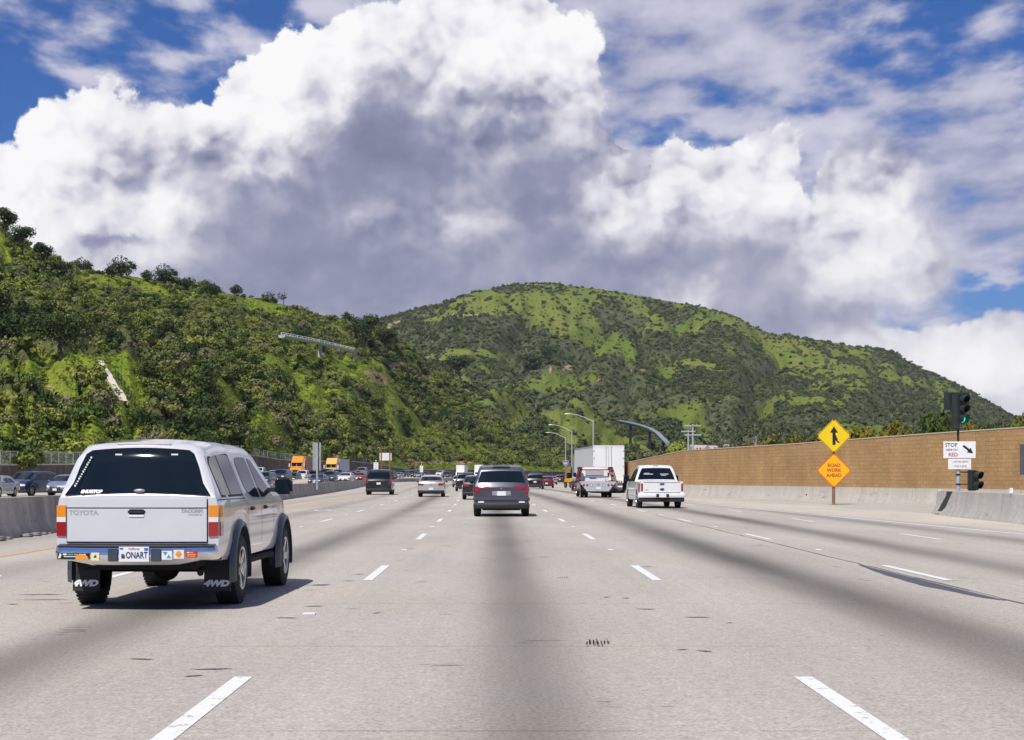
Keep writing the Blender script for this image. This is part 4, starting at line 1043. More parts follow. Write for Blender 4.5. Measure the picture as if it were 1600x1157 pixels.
# ------------------------------------------------------------------ vehicles
class Shell:
    """lofted car body: local origin on the ground under the rear end, +Y forward"""
    def __init__(s, L, W, tops, belt, rock, r, axles, tum=0.36, rc=0.12, cr=0.10, cf=0.35, arch=1.16, crown=0.02, taper=(0.05, 0.10), beltpts=None, fbot=0.30, rbot=0.34):
        s.L, s.W, s.tops, s.belt_, s.rock, s.r, s.axles, s.tum, s.rc0, s.cr, s.cf, s.crown, s.taper = L, W, tops, belt, rock, r, axles, tum, rc, cr, cf, crown, taper
        s.ra = r * arch; s.bp = beltpts; s.fbot, s.rbot = fbot, rbot
        s.ty = [p[0] for p in tops]; s.tz = [p[1] for p in tops]
    def top(s, y): return float(np.interp(y, s.ty, s.tz))
    def belt(s, y):
        b = s.belt_ if s.bp is None else float(np.interp(y, [p[0] for p in s.bp], [p[1] for p in s.bp]))
        return min(b, s.top(y) - 0.02)
    def hw(s, y):
        k = 1.0
        if y < .6: k -= s.taper[0] * (1 - y / .6) ** 2
        if y > s.L - 1.0: k -= s.taper[1] * (1 - (s.L - y) / 1.0) ** 2
        return s.W / 2 * k
    def bot(s, y):
        z = s.rock
        if y < s.axles[0] - s.ra: z = max(z, s.rock + (s.rbot - s.rock) * (1 - y / max(.1, s.axles[0] - s.ra)))
        if y > s.axles[1] + s.ra: z = max(z, s.fbot)
        for a in s.axles:
            d = abs(y - a)
            if d < s.ra: z = max(z, s.r + math.sqrt(s.ra ** 2 - d * d))
        return z
    def df(s, x, y):
        k = min(1.0, abs(x) / (s.W / 2)) ** 2.6
        if y < 1.0: y += s.cr * k * max(0, 1 - y)
        if y > s.L - 1.2: y -= s.cf * k * max(0, 1 - (s.L - y) / 1.2)
        return y
    PROF = [(0, .955), (.1, .985), (.3, 1.0), (.6, 1.0), (.84, .992), (1, .975)]
    def ring(s, y):
        zb, zt, bz, hw = s.bot(y), s.top(y), s.belt(y), s.hw(y)
        zb = min(zb, bz - .03)
        P = [(hw * k, zb + (bz - zb) * f) for f, k in s.PROF]
        hu = zt - bz; rc = min(s.rc0, hu * .7); zu = zt - rc
        for q in (.25, .5, .75, 1.0): z = bz + (zu - bz) * q; P.append((hw * .975 - s.tum * (z - bz), z))
        xb = P[-1][0]
        for a in (30, 60, 90): P.append((xb - rc + rc * math.cos(R(a)), zu + rc * math.sin(R(a))))
        for f in (.75, .5, .25, 0): P.append(((xb - rc) * f, zt + s.crown * (1 - f * f)))
        return P
    def side(s, y, q, off=0.004):
        zt, bz, hw = s.top(y), s.belt(y), s.hw(y); rc = min(s.rc0, (zt - bz) * .7); zu = zt - rc
        z = bz + (zu - bz) * q; x = hw * .975 - s.tum * (z - bz) + off
        return (x, s.df(x, y), z)
    def low(s, y, f, off=0.004):      # point on the lower side, f 0..1 from rocker to belt
        zb, bz, hw = s.rock, s.belt(y), s.hw(y)
        k = float(np.interp(f, [p[0] for p in s.PROF], [p[1] for p in s.PROF])); x = hw * k + off
        return (x, s.df(x, y), zb + (bz - zb) * f)
    def body(s, n=0.075):
        ys = set([0.0, s.L]); k = int(s.L / n)
        for i in range(k + 1): ys.add(round(s.L * i / k, 3))
        for t in s.ty: ys.add(round(t, 3))
        for a in s.axles:
            for q in range(-6, 7): ys.add(round(a + s.ra * math.sin(PI / 2 * q / 6.0), 3))
        ys = sorted(y for y in ys if 0 <= y <= s.L); ys2 = [ys[0]]
        for y in ys[1:]:
            if y - ys2[-1] > .008: ys2.append(y)
        mb = MB(); rings = []
        for y in ys2:
            P = s.ring(y); n_ = len(P)
            full = [(x, s.df(x, y), z) for x, z in P] + [(-x, s.df(x, y), z) for x, z in reversed(P[:-1])]
            rings.append(full)
        m = len(rings[0]); vs = [p for r_ in rings for p in r_]; fs = []
        for i in range(len(rings) - 1):
            for j in range(m - 1): k = i * m + j; fs.append((k, k + 1, k + m + 1, k + m))
        mb.add(vs, fs)
        for y in (ys2[0], ys2[-1]):
            P = s.ring(y); c = []; nx = 8
            for (x, z) in P:
                c += [(x * (1 - 2 * q / nx), s.df(x * (1 - 2 * q / nx), y), z) for q in range(nx + 1)]
            mb.add(c, [(i * (nx + 1) + q, i * (nx + 1) + q + 1, (i + 1) * (nx + 1) + q + 1, (i + 1) * (nx + 1) + q) for i in range(len(P) - 1) for q in range(nx)])
        return mb
    def rear_y(s, z):
        if z <= s.tz[0]: return 0.0
        return float(np.interp(z, s.tz[:3], s.ty[:3]))
    def front_y(s, z):
        if z <= s.tz[-1]: return s.L
        return float(np.interp(z, s.tz[::-1][:4], s.ty[::-1][:4]))
    def cap(s, mb, x0, x1, z0, z1, off=.012, front=False, nx=6, nz=3, m=0, cut=None):
        """patch following the rear (or front) end, with real edges"""
        vs = []; 
        for lay in (0, 1):
            for j in range(nz + 1):
                z = z0 + (z1 - z0) * j / nz
                for i in range(nx + 1):
                    x = x0 + (x1 - x0) * i / nx
                    xx = x if cut is None else cut(x, z)
                    y = s.df(xx, s.front_y(z) if front else s.rear_y(z))
                    o = (off if lay == 0 else -.01)
                    vs.append((xx, y + o if front else y - o, z))
        a = (nx + 1) * (nz + 1); fs = []
        for j in range(nz):
            for i in range(nx):
                k = j * (nx + 1) + i; fs.append((k, k + 1, k + nx + 2, k + nx + 1))
        rim = [i for i in range(nx + 1)] + [(j + 1) * (nx + 1) - 1 for j in range(1, nz + 1)] + [nz * (nx + 1) + i for i in range(nx - 1, -1, -1)] + [j * (nx + 1) for j in range(nz - 1, 0, -1)]
        for i in range(len(rim)): p, q = rim[i], rim[(i + 1) % len(rim)]; fs.append((p, q, q + a, p + a))
        mb.add(vs, fs, m); return mb
    def flank(s, mb, y0, y1, z0, z1, off=.012, sgn=1, m=0, n=4):
        vs = []
        for lay in (off, -.01):
            for j in (0, 1):
                z = z0 if j == 0 else z1
                for i in range(n + 1):
                    y = y0 + (y1 - y0) * i / n; bz = s.belt(y); f = min(1, max(0, (z - s.rock) / (bz - s.rock))); p = s.low(y, f, lay)
                    x = p[0] if z <= bz else s.hw(y) * .975 - s.tum * (z - bz) + lay
                    vs.append((sgn * x, p[1], z))
        a = 2 * (n + 1); fs = [(i, i + 1, i + n + 2, i + n + 1) for i in range(n)]
        rim = list(range(n + 1)) + list(range(2 * n + 1, n, -1))
        for i in range(len(rim)): p, q = rim[i], rim[(i + 1) % len(rim)]; fs.append((p, q, q + a, p + a))
        mb.add(vs, fs, m); return mb
    def side_glass(s, mb, st, sgn=1, off=.005):
        vs = []; nq = 3
        for (y, a, b_) in st:
            for q in range(nq + 1):
                p = s.side(y, a + (b_ - a) * q / nq, off); vs.append((sgn * p[0], p[1], p[2]))
        fs = [(i * (nq + 1) + q, (i + 1) * (nq + 1) + q, (i + 1) * (nq + 1) + q + 1, i * (nq + 1) + q + 1) for i in range(len(st) - 1) for q in range(nq)]
        mb.add(vs, fs); return mb
    def top_glass(s, mb, st, rear=True, off=.007, nx=8):
        vs = []
        for (y, f) in st:
            P = s.ring(y); X = P[-5][0] + s.rc0 * .55; zt = s.top(y); X0 = P[-5][0]
            for i in range(nx + 1):
                t = (1 - 2 * i / nx) * f; x = X * t; fr = min(1, abs(x) / max(X0, .01)); z = zt + s.crown * (1 - fr * fr) - max(0, abs(x) - X0) * .35
                vs.append((x, s.df(x, y) + (-off if rear else off), z + off * .8))
        fs = [(i * (nx + 1) + q, i * (nx + 1) + q + 1, (i + 1) * (nx + 1) + q + 1, (i + 1) * (nx + 1) + q) for i in range(len(st) - 1) for q in range(nx)]
        mb.add(vs, fs); return mb
    def path(s, y_in=.45, front=False, inset=0.0):
        pts = []
        w = s.W / 2 * (1 - s.taper[1 if front else 0]) - inset
        xs = [w * math.sin(PI / 2 * q / 8.0) for q in range(-8, 9)]
        if not front:
            pts = [(-w, y_in)] + [(x, s.df(x, 0)) for x in xs] + [(w, y_in)]
        else:
            pts = [(w, s.L - y_in)] + [(x, s.df(x, s.L)) for x in reversed(xs)] + [(-w, s.L - y_in)]
        return pts
    def bumper(s, mb, z0, z1, d=.05, y_in=.45, front=False, m=0):
        zm = (z0 + z1) / 2; h = (z1 - z0) / 2
        sweep(mb, s.path(y_in, front), [(-.02, z0), (d * .6, z0 + h * .08), (d, z0 + h * .4), (d, z1 - h * .4), (d * .6, z1 - h * .05), (-.02, z1)], step=9, m=m)
WH = {}
def wheel_geo(r, w, spokes=5, det=True):
    t = MB(); n = 36 if det else 18; rr_ = r * .62
    t.lathe([(-w / 2 + .02, rr_ - .01), (-w / 2, rr_ + .02), (-w / 2 + .005, r - .06), (-w / 2 + .03, r - .012), (-w / 4, r), (0, r + .002), (w / 4, r), (w / 2 - .03, r - .012), (w / 2 - .005, r - .06), (w / 2, rr_ + .02), (w / 2 - .02, rr_ - .01)], n)
    if det:
        for k in range(n):       # tread blocks on the shoulders
            a = 2 * PI * k / n
            for sx in (-1, 1):
                M = Matrix.Rotation(a, 4, 'X'); t.box(sx * w * .27 - w * .15, sx * w * .27 + w * .15, -.022, .016, r - .006, r + .0035, 0, M)
    rm = MB()
    rm.lathe([(w / 2 - .03, rr_), (w / 2 - .005, rr_ - .005), (w / 2 - .01, rr_ - .03), (w / 2 - .09, rr_ - .05), (0, rr_ - .05)], n)
    rm.lathe([(w / 2 - .10, rr_ - .04), (w / 2 - .10, 0.0)], n, 1)
    for k in range(spokes):
        M = Matrix.Rotation(2 * PI * k / spokes, 4, 'X')
        sw_ = rr_ * .19
        vs = [(w / 2 - .03, -sw_ * .7, rr_ * .16), (w / 2 - .03, sw_ * .7, rr_ * .16), (w / 2 - .015, sw_ * 1.15, rr_ - .02), (w / 2 - .015, -sw_ * 1.15, rr_ - .02),
              (w / 2 - .075, -sw_ * .5, rr_ * .16), (w / 2 - .075, sw_ * .5, rr_ * .16), (w / 2 - .06, sw_, rr_ - .02), (w / 2 - .06, -sw_, rr_ - .02)]
        rm.add(vs, [(0, 1, 2, 3), (4, 7, 6, 5), (0, 4, 5, 1), (1, 5, 6, 2), (3, 2, 6, 7), (0, 3, 7, 4)], 0, M)
    rm.lathe([(w / 2 - .09, rr_ * .24), (w / 2 - .02, rr_ * .24), (w / 2 - .01, rr_ * .15), (w / 2 - .01, 0)], 16)
    return t, rm
def wheels(sh, root, w=.24, det=True, spokes=5, track=None, rimmat=None, dual=False):
    key = (sh.r, w, spokes, det, dual, rimmat.name if rimmat else '')
    for ax in sh.axles:
        for sg in (-1, 1):
            x = (track if track else sh.W / 2 - w / 2 - .015) * sg
            if key not in WH:
                t, rm = wheel_geo(sh.r, w, spokes, det)
                o = t.build('wheel', MT['tyre'], root, 40); k = rm.build('rim', [rimmat or MT['rim'], MT['under']], o, 40)
                WH[key] = (o.data, k.data)
            else:
                o = link(bpy.data.objects.new('wheel', WH[key][0]), root); k = link(bpy.data.objects.new('rim', WH[key][1]), o)
            o.location = (x, ax, sh.r); o.rotation_euler = (random.uniform(0, 6), 0, 0 if sg > 0 else PI)
def mirrors(root, x, y, z, w=.2, h=.16, m=None, arm=.08):
    for sg in (-1, 1):
        b_ = MB(); b_.box(sg * (x + arm + w) if sg < 0 else x + arm, sg * (x + arm) if sg < 0 else x + arm + w, y - .06, y + .06, z - h / 2, z + h / 2, b=.035)
        b_.box(min(sg * (x - .05), sg * (x + arm + .03)), max(sg * (x - .05), sg * (x + arm + .03)), y - .025, y + .025, z - h * .35, z - h * .1, b=.01)
        o = b_.build('mirror', m or MT['black'], root, 40)
        g_ = MB(); g_.box(min(sg * (x + arm + .015), sg * (x + arm + w - .015)), max(sg * (x + arm + .015), sg * (x + arm + w - .015)), y - .066, y - .058, z - h / 2 + .02, z + h / 2 - .02)
        g_.build('mirror_glass', MT['glass'], o)
def under(sh, root, z0=.22, x=None, y0=.18, y1=None):
    u = MB(); xx = x or sh.W / 2 - .30
    u.box(-xx, xx, y0, (y1 or sh.L - .25), z0, .62, b=.03)
    for a in sh.axles: u.tube([(-sh.W / 2 + .2, a, sh.r), (sh.W / 2 - .2, a, sh.r)], .05, 8)
    u.box(-sh.W / 2 + .08, sh.W / 2 - .08, .12, sh.L - .2, .55, .68)
    return u.build('underbody', MT['under'], root)
PLATE_TXT = {}
def plate(root, x, y, z, front=False, w=.305, h=.152, txt=None):
    b_ = MB(); b_.box(x - w / 2, x + w / 2, y - .008, y + .008, z - h / 2, z + h / 2, 0)
    if txt: add_text(b_, txt, .095, (x, y + (.011 if front else -.011), z - .008), PI if front else 0, m=1, bold=.002, narrow=.8)
    return b_.build('licence_plate', [MT['plate'], MT['textdark']], root)
SPEC = {
 'suv': dict(L=4.85, W=1.96, tops=[(0, 1.00), (.06, 1.10), (.36, 1.60), (.62, 1.71), (1.5, 1.77), (2.6, 1.76), (3.05, 1.70), (3.95, 1.16), (4.55, 1.03), (4.80, .86), (4.85, .72)], belt=1.08, rock=.30, r=.37, axles=(.95, 3.85), tum=.30, rc=.13),
 'bigsuv': dict(L=5.15, W=2.02, tops=[(0, 1.05), (.05, 1.16), (.22, 1.72), (.42, 1.85), (1.5, 1.92), (2.9, 1.90), (3.3, 1.84), (4.0, 1.27), (4.85, 1.15), (5.10, .98), (5.15, .80)], belt=1.17, rock=.36, r=.40, axles=(1.05, 4.05), tum=.22, rc=.12),
 'sedan': dict(L=4.75, W=1.82, tops=[(0, .90), (.05, 1.02), (.55, 1.07), (1.30, 1.38), (1.8, 1.45), (2.5, 1.44), (2.8, 1.40), (3.6, .98), (4.35, .84), (4.68, .70), (4.75, .58)], belt=.94, rock=.22, r=.32, axles=(.98, 3.70), tum=.42, rc=.12),
 'hatch': dict(L=4.3, W=1.80, tops=[(0, .92), (.05, 1.02), (.40, 1.42), (.7, 1.50), (1.6, 1.54), (2.4, 1.51), (2.7, 1.45), (3.45, 1.02), (4.0, .88), (4.25, .72), (4.3, .60)], belt=.98, rock=.24, r=.32, axles=(.75, 3.40), tum=.36, rc=.12),
 'pickup': dict(L=5.6, W=1.98, tops=[(0, 1.14), (.02, 1.16), (1.85, 1.17), (1.87, 1.18), (2.02, 1.78), (2.2, 1.87), (2.8, 1.90), (3.3, 1.86), (3.6, 1.80), (4.25, 1.24), (5.3, 1.12), (5.55, .98), (5.6, .80)], belt=1.13, rock=.36, r=.39, axles=(1.2, 4.65), tum=.34, rc=.12, cr=.03),
}
def car(kind, pm, label, cat, x, y, rz=0.0, z=0.0, name=None, group=None, det=1, W=None, plates=True, rimmat=None, roofrack=False, lens='red'):
    """a whole vehicle; det 0 for the far ones"""
    sp = dict(SPEC[kind]);
    if W: sp['W'] = W
    s = Shell(**sp)
    if rz > 1.5: oy = y + s.L * math.cos(0)      # facing us: its nose sits at y
    root = empty(name or {'suv': 'suv_car', 'bigsuv': 'large_suv', 'sedan': 'sedan_car', 'hatch': 'hatchback_car', 'pickup': 'pickup_truck'}[kind], (x, y + s.L if rz > 1.5 else y, z), rz)
    tag(root, label, cat, group)
    s.body(.09 if det else .16).build('body', pm, root, 32)
    L, W_ = s.L, s.W
    g = {'suv': ((.10, .88), (.20, .92), (.33, .88)), 'bigsuv': ((.06, .92), (.14, .94), (.21, .90)), 'sedan': ((.62, .90), (.9, .93), (1.24, .86)), 'hatch': ((.09, .88), (.22, .92), (.37, .86)), 'pickup': ((1.885, .88), (1.95, .9), (2.01, .84))}[kind]
    s.top_glass(MB(), g).build('rear_window', MT['glass'], root, 60)
    w_ = {'suv': (3.10, 3.86), 'bigsuv': (3.34, 3.95), 'sedan': (2.86, 3.54), 'hatch': (2.76, 3.40), 'pickup': (3.64, 4.20)}[kind]
    s.top_glass(MB(), ((w_[0], .86), ((w_[0] + w_[1]) / 2, .93), (w_[1], .93)), rear=False).build('windshield', MT['glass'], root, 60)
    sg_ = {'suv': [[(.50, .10, .45), (.62, .08, .86), (1.25, .06, .93)], [(1.33, .06, .93), (2.25, .06, .95)], [(2.33, .06, .95), (3.0, .06, .9), (3.25, .06, .6), (3.62, .06, .2)]],
           'bigsuv': [[(.34, .08, .55), (.50, .06, .90), (1.35, .06, .94)], [(1.45, .06, .94), (2.35, .06, .95)], [(2.45, .06, .95), (3.2, .06, .9), (3.75, .08, .25)]],
           'sedan': [[(1.10, .1, .35), (1.45, .08, .82), (2.05, .06, .92)], [(2.13, .06, .92), (2.7, .06, .9), (3.30, .06, .2)]],
           'hatch': [[(.5, .1, .5), (.7, .08, .86), (1.55, .06, .92)], [(1.63, .06, .92), (2.6, .06, .88), (3.1, .06, .25)]],
           'pickup': [[(2.12, .06, .80), (2.25, .06, .92), (2.75, .06, .94)], [(2.83, .06, .94), (3.4, .06, .92), (4.0, .06, .25)]]}[kind]
    for sgn in (-1, 1):
        if det:
            for st in sg_: s.side_glass(MB(), st, sgn).build('side_window', MT['glass'], root, 60)
        else:
            m_ = MB()
            for st in sg_: s.side_glass(m_, st, sgn)
            m_.build('side_window', MT['glass'], root, 60)
    # lamps
    lz = {'suv': (.86, 1.04), 'bigsuv': (.86, 1.28), 'sedan': (.78, .93), 'hatch': (.82, 1.0), 'pickup': (.74, 1.08)}[kind]
    lx = {'suv': .42, 'bigsuv': .80, 'sedan': .55, 'hatch': .66, 'pickup': .84}[kind]
    hz = {'suv': (.70, .84), 'bigsuv': (.78, .98), 'sedan': (.58, .70), 'hatch': (.62, .76), 'pickup': (.82, 1.0)}[kind]
    for sgn in (-1, 1):
        m_ = MB(); a, b_ = sorted((sgn * W_ / 2 * lx, sgn * W_ / 2 * .925)); (s.cap(m_, *sorted((sgn * W_ / 2 * .80, sgn * W_ / 2 * .925)), lz[0] - .04, lz[1]), s.cap(m_, *sorted((sgn * W_ / 2 * .44, sgn * W_ / 2 * .80)), lz[0] + .09, lz[1])) if kind == 'suv' else s.cap(m_, a, b_, lz[0], lz[1])
        s.flank(m_, .12, .34, lz[0], lz[1], sgn=sgn); m_.build('taillight', MT[lens], root, 50)
        m_ = MB(); a, b_ = sorted((sgn * W_ / 2 * .52, sgn * W_ / 2 * .86)); s.cap(m_, a, b_, hz[0], hz[1], front=True)
        m_.build('headlight', MT['clear'], root, 50)
    m_ = MB(); s.cap(m_, -W_ / 2 * .44, W_ / 2 * .44, hz[0] - .12, hz[1], front=True, off=.01); m_.build('grille', MT['black'], root, 50)
    m_ = MB(); s.bumper(m_, .28, .40, .03, .5, True); s.cap(m_, -W_ / 2 * .6, W_ / 2 * .6, .40, .5, front=True, off=.012); m_.build('front_bumper', MT['black'], root, 40)
    m_ = MB(); s.bumper(m_, s.rbot - .06, s.rbot + .12, .035, .5); m_.build('rear_bumper', MT['black'], root, 40)
    if plates:
        pz = {'suv': .80, 'bigsuv': .86, 'sedan': .56, 'hatch': .66, 'pickup': .55}[kind]
        plate(root, 0, s.df(0, s.rear_y(pz)) - .02 - (.05 if kind == 'pickup' else 0), pz)
        plate(root, 0, L + .035, .47, True)
    if kind == 'pickup': mirrors(root, W_ / 2 - .08, 3.70, 1.30, .26, .28)
    else: mirrors(root, W_ / 2 - .08, w_[1] - .2, s.belt(w_[1] - .2) + .10, .17, .13, pm)
    under(s, root, .22 if kind != 'pickup' else .34)
    wheels(s, root, .24, det=bool(det), rimmat=rimmat)
    return root, s
PB = paint('black_paint', (0.008, 0.009, 0.011)); PW = paint('white_car_paint', (0.74, 0.74, 0.74)); PS = paint('silver_paint', (0.42, 0.43, 0.44), .5, .3)
PG = paint('graphite_paint', (0.075, 0.075, 0.095), .4, .3); PT = paint('dark_teal_paint', (0.02, 0.055, 0.065), .3); PN = paint('navy_paint', (0.015, 0.03, 0.075), .3)
PR = paint('maroon_paint', (0.12, 0.008, 0.014), .2); PRR = paint('red_paint', (0.32, 0.012, 0.015), .1); PLB = paint('pale_blue_paint', (0.26, 0.33, 0.42), .5, .3); PGR = paint('dark_green_paint', (0.02, 0.05, 0.035), .2)
PCH = paint('champagne_paint', (0.55, 0.53, 0.47), .5, .3); PBR = paint('brown_paint', (0.12, 0.09, 0.07), .3); PTAC = paint('light_silver_paint', (0.70, 0.70, 0.71), .25, .3)

# ---- the silver pickup with the camper shell, nearest on the left
def silver_pickup():
    s = Shell(L=5.1, W=1.70, tops=[(0, 1.16), (.015, 1.18), (.17, 1.62), (.30, 1.71), (.9, 1.755), (1.55, 1.76), (1.62, 1.75), (1.70, 1.745), (2.3, 1.75), (2.9, 1.725), (3.1, 1.68), (3.75, 1.21), (4.75, 1.08), (5.02, .95), (5.1, .80)],
              belt=1.14, rock=.50, r=.385, axles=(1.15, 4.22), tum=.40, rc=.125, cr=.05, cf=.30, arch=1.20, crown=.03, taper=(.02, .08), fbot=.52, rbot=.52)
    root = empty('pickup_truck', (-3.775, 17.35, 0), R(-1.3)); tag(root, 'large silver four door pickup with a camper shell and chrome bumper, nearest on the left', 'pickup')
    s.body(.06).build('body', PTAC, root, 34)
    # camper shell lip and rear glass
    gl = MB(); s.top_glass(gl, ((.012, .885), (.06, .895), (.12, .91), (.165, .895), (.20, .82)), nx=14, off=.010); cg = gl.build('camper_window', MT['glass'], root, 60)
    tx = MB(); add_text(tx, 'SNUGTOP', .046, (-.47, .012, 1.225), tilt=70, bold=.004, shear=.3, depth=.001)
    tx.build('decal', MT['textwhite'], cg); tx = MB()
    for i in range(13):
        t = i / 12; p = (-.635 + .135 * t, .03 + .12 * t, 1.285 + .29 * t); tx.box(p[0] - .008, p[0] + .008, p[1] - .024, p[1] - .018, p[2] - .008, p[2] + (.006 if i % 3 else .011))
    tx.build('decal', MT['textwhite'], cg)
    for xx in (-.22, .36): tx = MB(); tx.box(xx - .035, xx + .035, .142, .150, 1.60, 1.615); tx.build('hinge', MT['textwhite'], cg)
    hd = MB(); hd.sphere((.03, .0, 1.235), .04, sc=(1.5, .4, .5)); hd.build('latch', MT['grey'], cg, 60)
    hb = MB(); hb.box(-.27, .30, .255, .30, 1.705, 1.728, b=.008); hb.build('brake_light', mat('pale_lens', (.62, .55, .55), .3), root)
    # seams of the shell and doors
    for sgn in (-1, 1):
        for y0 in (1.62, 1.73, 2.62, 3.50):
            vs = []; sm = MB()
            for k in range(9):
                q = k / 8; z = .52 + (1.70 - .52) * q; bz = s.belt(y0)
                if z > s.top(y0) - s.rc0: break
                x = s.low(y0, (z - s.rock) / (bz - s.rock), .003)[0] if z < bz else s.hw(y0) * .975 - s.tum * (z - bz) + .003
                if y0 in (1.73, 2.62, 3.5) and z > bz + .02: continue
                vs += [(sgn * x, y0 - .005, z), (sgn * x, y0 + .005, z)]
            sm.add(vs, [(2 * i, 2 * i + 1, 2 * i + 3, 2 * i + 2) for i in range(len(vs) // 2 - 1)]); sm.build('door_seam', MT['black'], root)
        vs = []; sm = MB()
        for k in range(14):
            y = .05 + 1.56 * k / 13; p = s.side(y, 0.0, .003); vs += [(sgn * p[0], p[1], p[2] - .004), (sgn * p[0], p[1], p[2] + .006)]
        sm.add(vs, [(2 * i, 2 * i + 2, 2 * i + 3, 2 * i + 1) for i in range(13)]); sm.build('shell_seam', MT['black'], root)
    for sgn in (-1, 1):
        o = s.side_glass(MB(), [(.30, .12, .84), (.40, .10, .95), (.78, .10, .97)], sgn).build('camper_side_window', MT['glass'], root, 60)
        s.side_glass(MB(), [(.83, .10, .97), (1.45, .10, .97), (1.53, .14, .92)], sgn).build('camper_side_window', MT['glass'], root, 60)
        # black frame round the camper windows
        f_ = MB(); s.side_glass(f_, [(.27, .05, .90), (.36, .05, 1.0), (1.50, .05, 1.0), (1.565, .08, .97)], sgn, off=.002); f_.build('window_frame', MT['black'], root, 60)
        s.side_glass(MB(), [(1.80, .30, .80), (1.90, .12, .93), (2.1, .02, .96), (2.56, .0, .97)], sgn).build('side_window', MT['glass'], root, 60)
        s.side_glass(MB(), [(2.68, .0, .97), (2.9, .0, .95), (3.15, .0, .72), (3.5, .02, .22)], sgn).build('side_window', MT['glass'], root, 60)
        # fender flares
        for a in s.axles:
            fl = MB(); n = 20; vs = []
            for k in range(n + 1):
                t = R(-14) + (PI + R(28)) * k / n
                yy = a + math.cos(t) * s.ra; zz = s.r + math.sin(t) * s.ra
                y2 = a + math.cos(t) * (s.ra + .085); z2 = s.r + math.sin(t) * (s.ra + .085)
                xa = s.W / 2
                vs += [(sgn * (xa - .10), yy, zz), (sgn * (xa + .052), yy, zz), (sgn * (xa + .045), (yy + y2) / 2, (zz + z2) / 2), (sgn * (xa - .012), y2, z2)]
            fl.add(vs, [(4 * i + j, 4 * i + 4 + j, 4 * i + 5 + j, 4 * i + 1 + j) for i in range(n) for j in range(3)])
            fl.build('fender_flare', paintflare, root, 60)
        # door handles
        for yy in (1.98, 2.88):
            h_ = MB(); x = s.W / 2 + .002; h_.box(min(sgn * (x - .02), sgn * (x + .022)), max(sgn * (x - .02), sgn * (x + .022)), yy - .08, yy + .08, 1.0, 1.04, b=.012); h_.build('door_handle', MT['black'], root, 50)
        # tail lamps: amber over clear over red, wrapping the corner
        m_ = MB(); a, b_ = sorted((sgn * .735, sgn * .832))
        for (z0, z1, mi) in ((.965, 1.085, 1), (.915, .965, 2), (.77, .915, 0)):
            s.cap(m_, a, b_, z0, z1, off=.016, m=mi, nx=4); s.flank(m_, .05, .18, z0, z1, sgn=sgn, m=mi)
        m_.build('taillight', [MT['red'], MT['amber'], MT['clear']], root, 50)
        # mud flaps with white lettering
        f_ = MB(); xc = sgn * .70; f_.add([(xc - .145, .70, .56), (xc + .145, .70, .56), (xc + .14, .655, .165), (xc - .14, .655, .165), (xc - .145, .725, .56), (xc + .145, .725, .56), (xc + .14, .68, .165), (xc - .14, .68, .165)],
              [(0, 1, 2, 3), (7, 6, 5, 4), (0, 4, 5, 1), (1, 5, 6, 2), (2, 6, 7, 3), (3, 7, 4, 0)])
        fo = f_.build('mud_flap', MT['black'], root)
        t_ = MB(); add_text(t_, '4WD', .085, (xc - .01, .656, .245), tilt=84, bold=.006, narrow=1.35, shear=.25, depth=.001); t_.build('lettering', MT['textwhite'], fo)
    # tailgate
    m_ = MB(); s.cap(m_, -.727, .727, .70, 1.168, off=.004); m_.build('tailgate_gap', MT['black'], root, 50)
    m_ = MB(); s.cap(m_, -.718, .718, .715, 1.052, off=.020, nx=10); s.cap(m_, -.718, .718, 1.064, 1.150, off=.026, nx=10)
    tg = m_.build('tailgate', PTAC, root, 40)
    m_ = MB(); m_.box(-.085, .095, -.040, -.012, .995, 1.045, b=.014); m_.box(-.075, .085, -.030, -.018, .965, .990, 1, b=.005); m_.build('tailgate_handle', [MT['black'], MT['textwhite']], tg, 50)
    m_ = MB(); add_text(m_, 'TOYOTA', .066, (-.545, -.0215, 1.008), bend=lambda x: s.df(x, 0), bold=.0025, narrow=1.12, depth=.0006); m_.build('badge', MT['textgrey'], tg); m_ = MB(); add_text(m_, 'TACOMA', .050, (.565, -.0215, 1.028), bend=lambda x: s.df(x, 0), bold=.003, narrow=1.05, shear=.3, depth=.0006); add_text(m_, 'XTRACAB V6', .024, (.60, -.0215, .990), bend=lambda x: s.df(x, 0), bold=.0005, narrow=.95, depth=.0006)
    m_.build('badge', MT['textgrey'], tg)
    # chrome step bumper: lower in the middle, recess for the plate
    b_ = MB(); P = s.path(.34, inset=.03); n = len(P); vs = []
    for (x, y) in P:
        c = min(1, max(0, (abs(x) - .42) / .25)); z0 = .465 + .05 * c; z1 = .665 + .01 * c
        ox, oy = (0, -1) if abs(x) < .80 else ((1 if x > 0 else -1) * .25, -.7)
        for (d, z) in ((-.03, z0), (.03, z0 + .004), (.075, z0 + .035), (.095, (z0 + z1) / 2), (.085, z1 - .03), (.07, z1)): vs.append((x + ox * d, y + oy * d, z))
    b_.add(vs, [(i * 6 + j, i * 6 + j + 1, (i + 1) * 6 + j + 1, (i + 1) * 6 + j) for i in range(n - 1) for j in range(5)])
    bo = b_.build('rear_bumper', MT['chrome'], root, 60)
    st = MB(); Q = [(x, y) for x, y in P if abs(x) < .845]; vs = []
    for (x, y) in Q: vs += [(x, y - .085, .672), (x, y + .0, .690), (x, y - .085, .660)]
    st.add(vs, [(3 * i, 3 * i + 3, 3 * i + 4, 3 * i + 1) for i in range(len(Q) - 1)] + [(3 * i + 2, 3 * i + 5, 3 * i + 3, 3 * i) for i in range(len(Q) - 1)]); st.build('step_pad', MT['black'], bo)
    msm = mat('smoked_chrome', (.12, .16, .22), .12, 1)
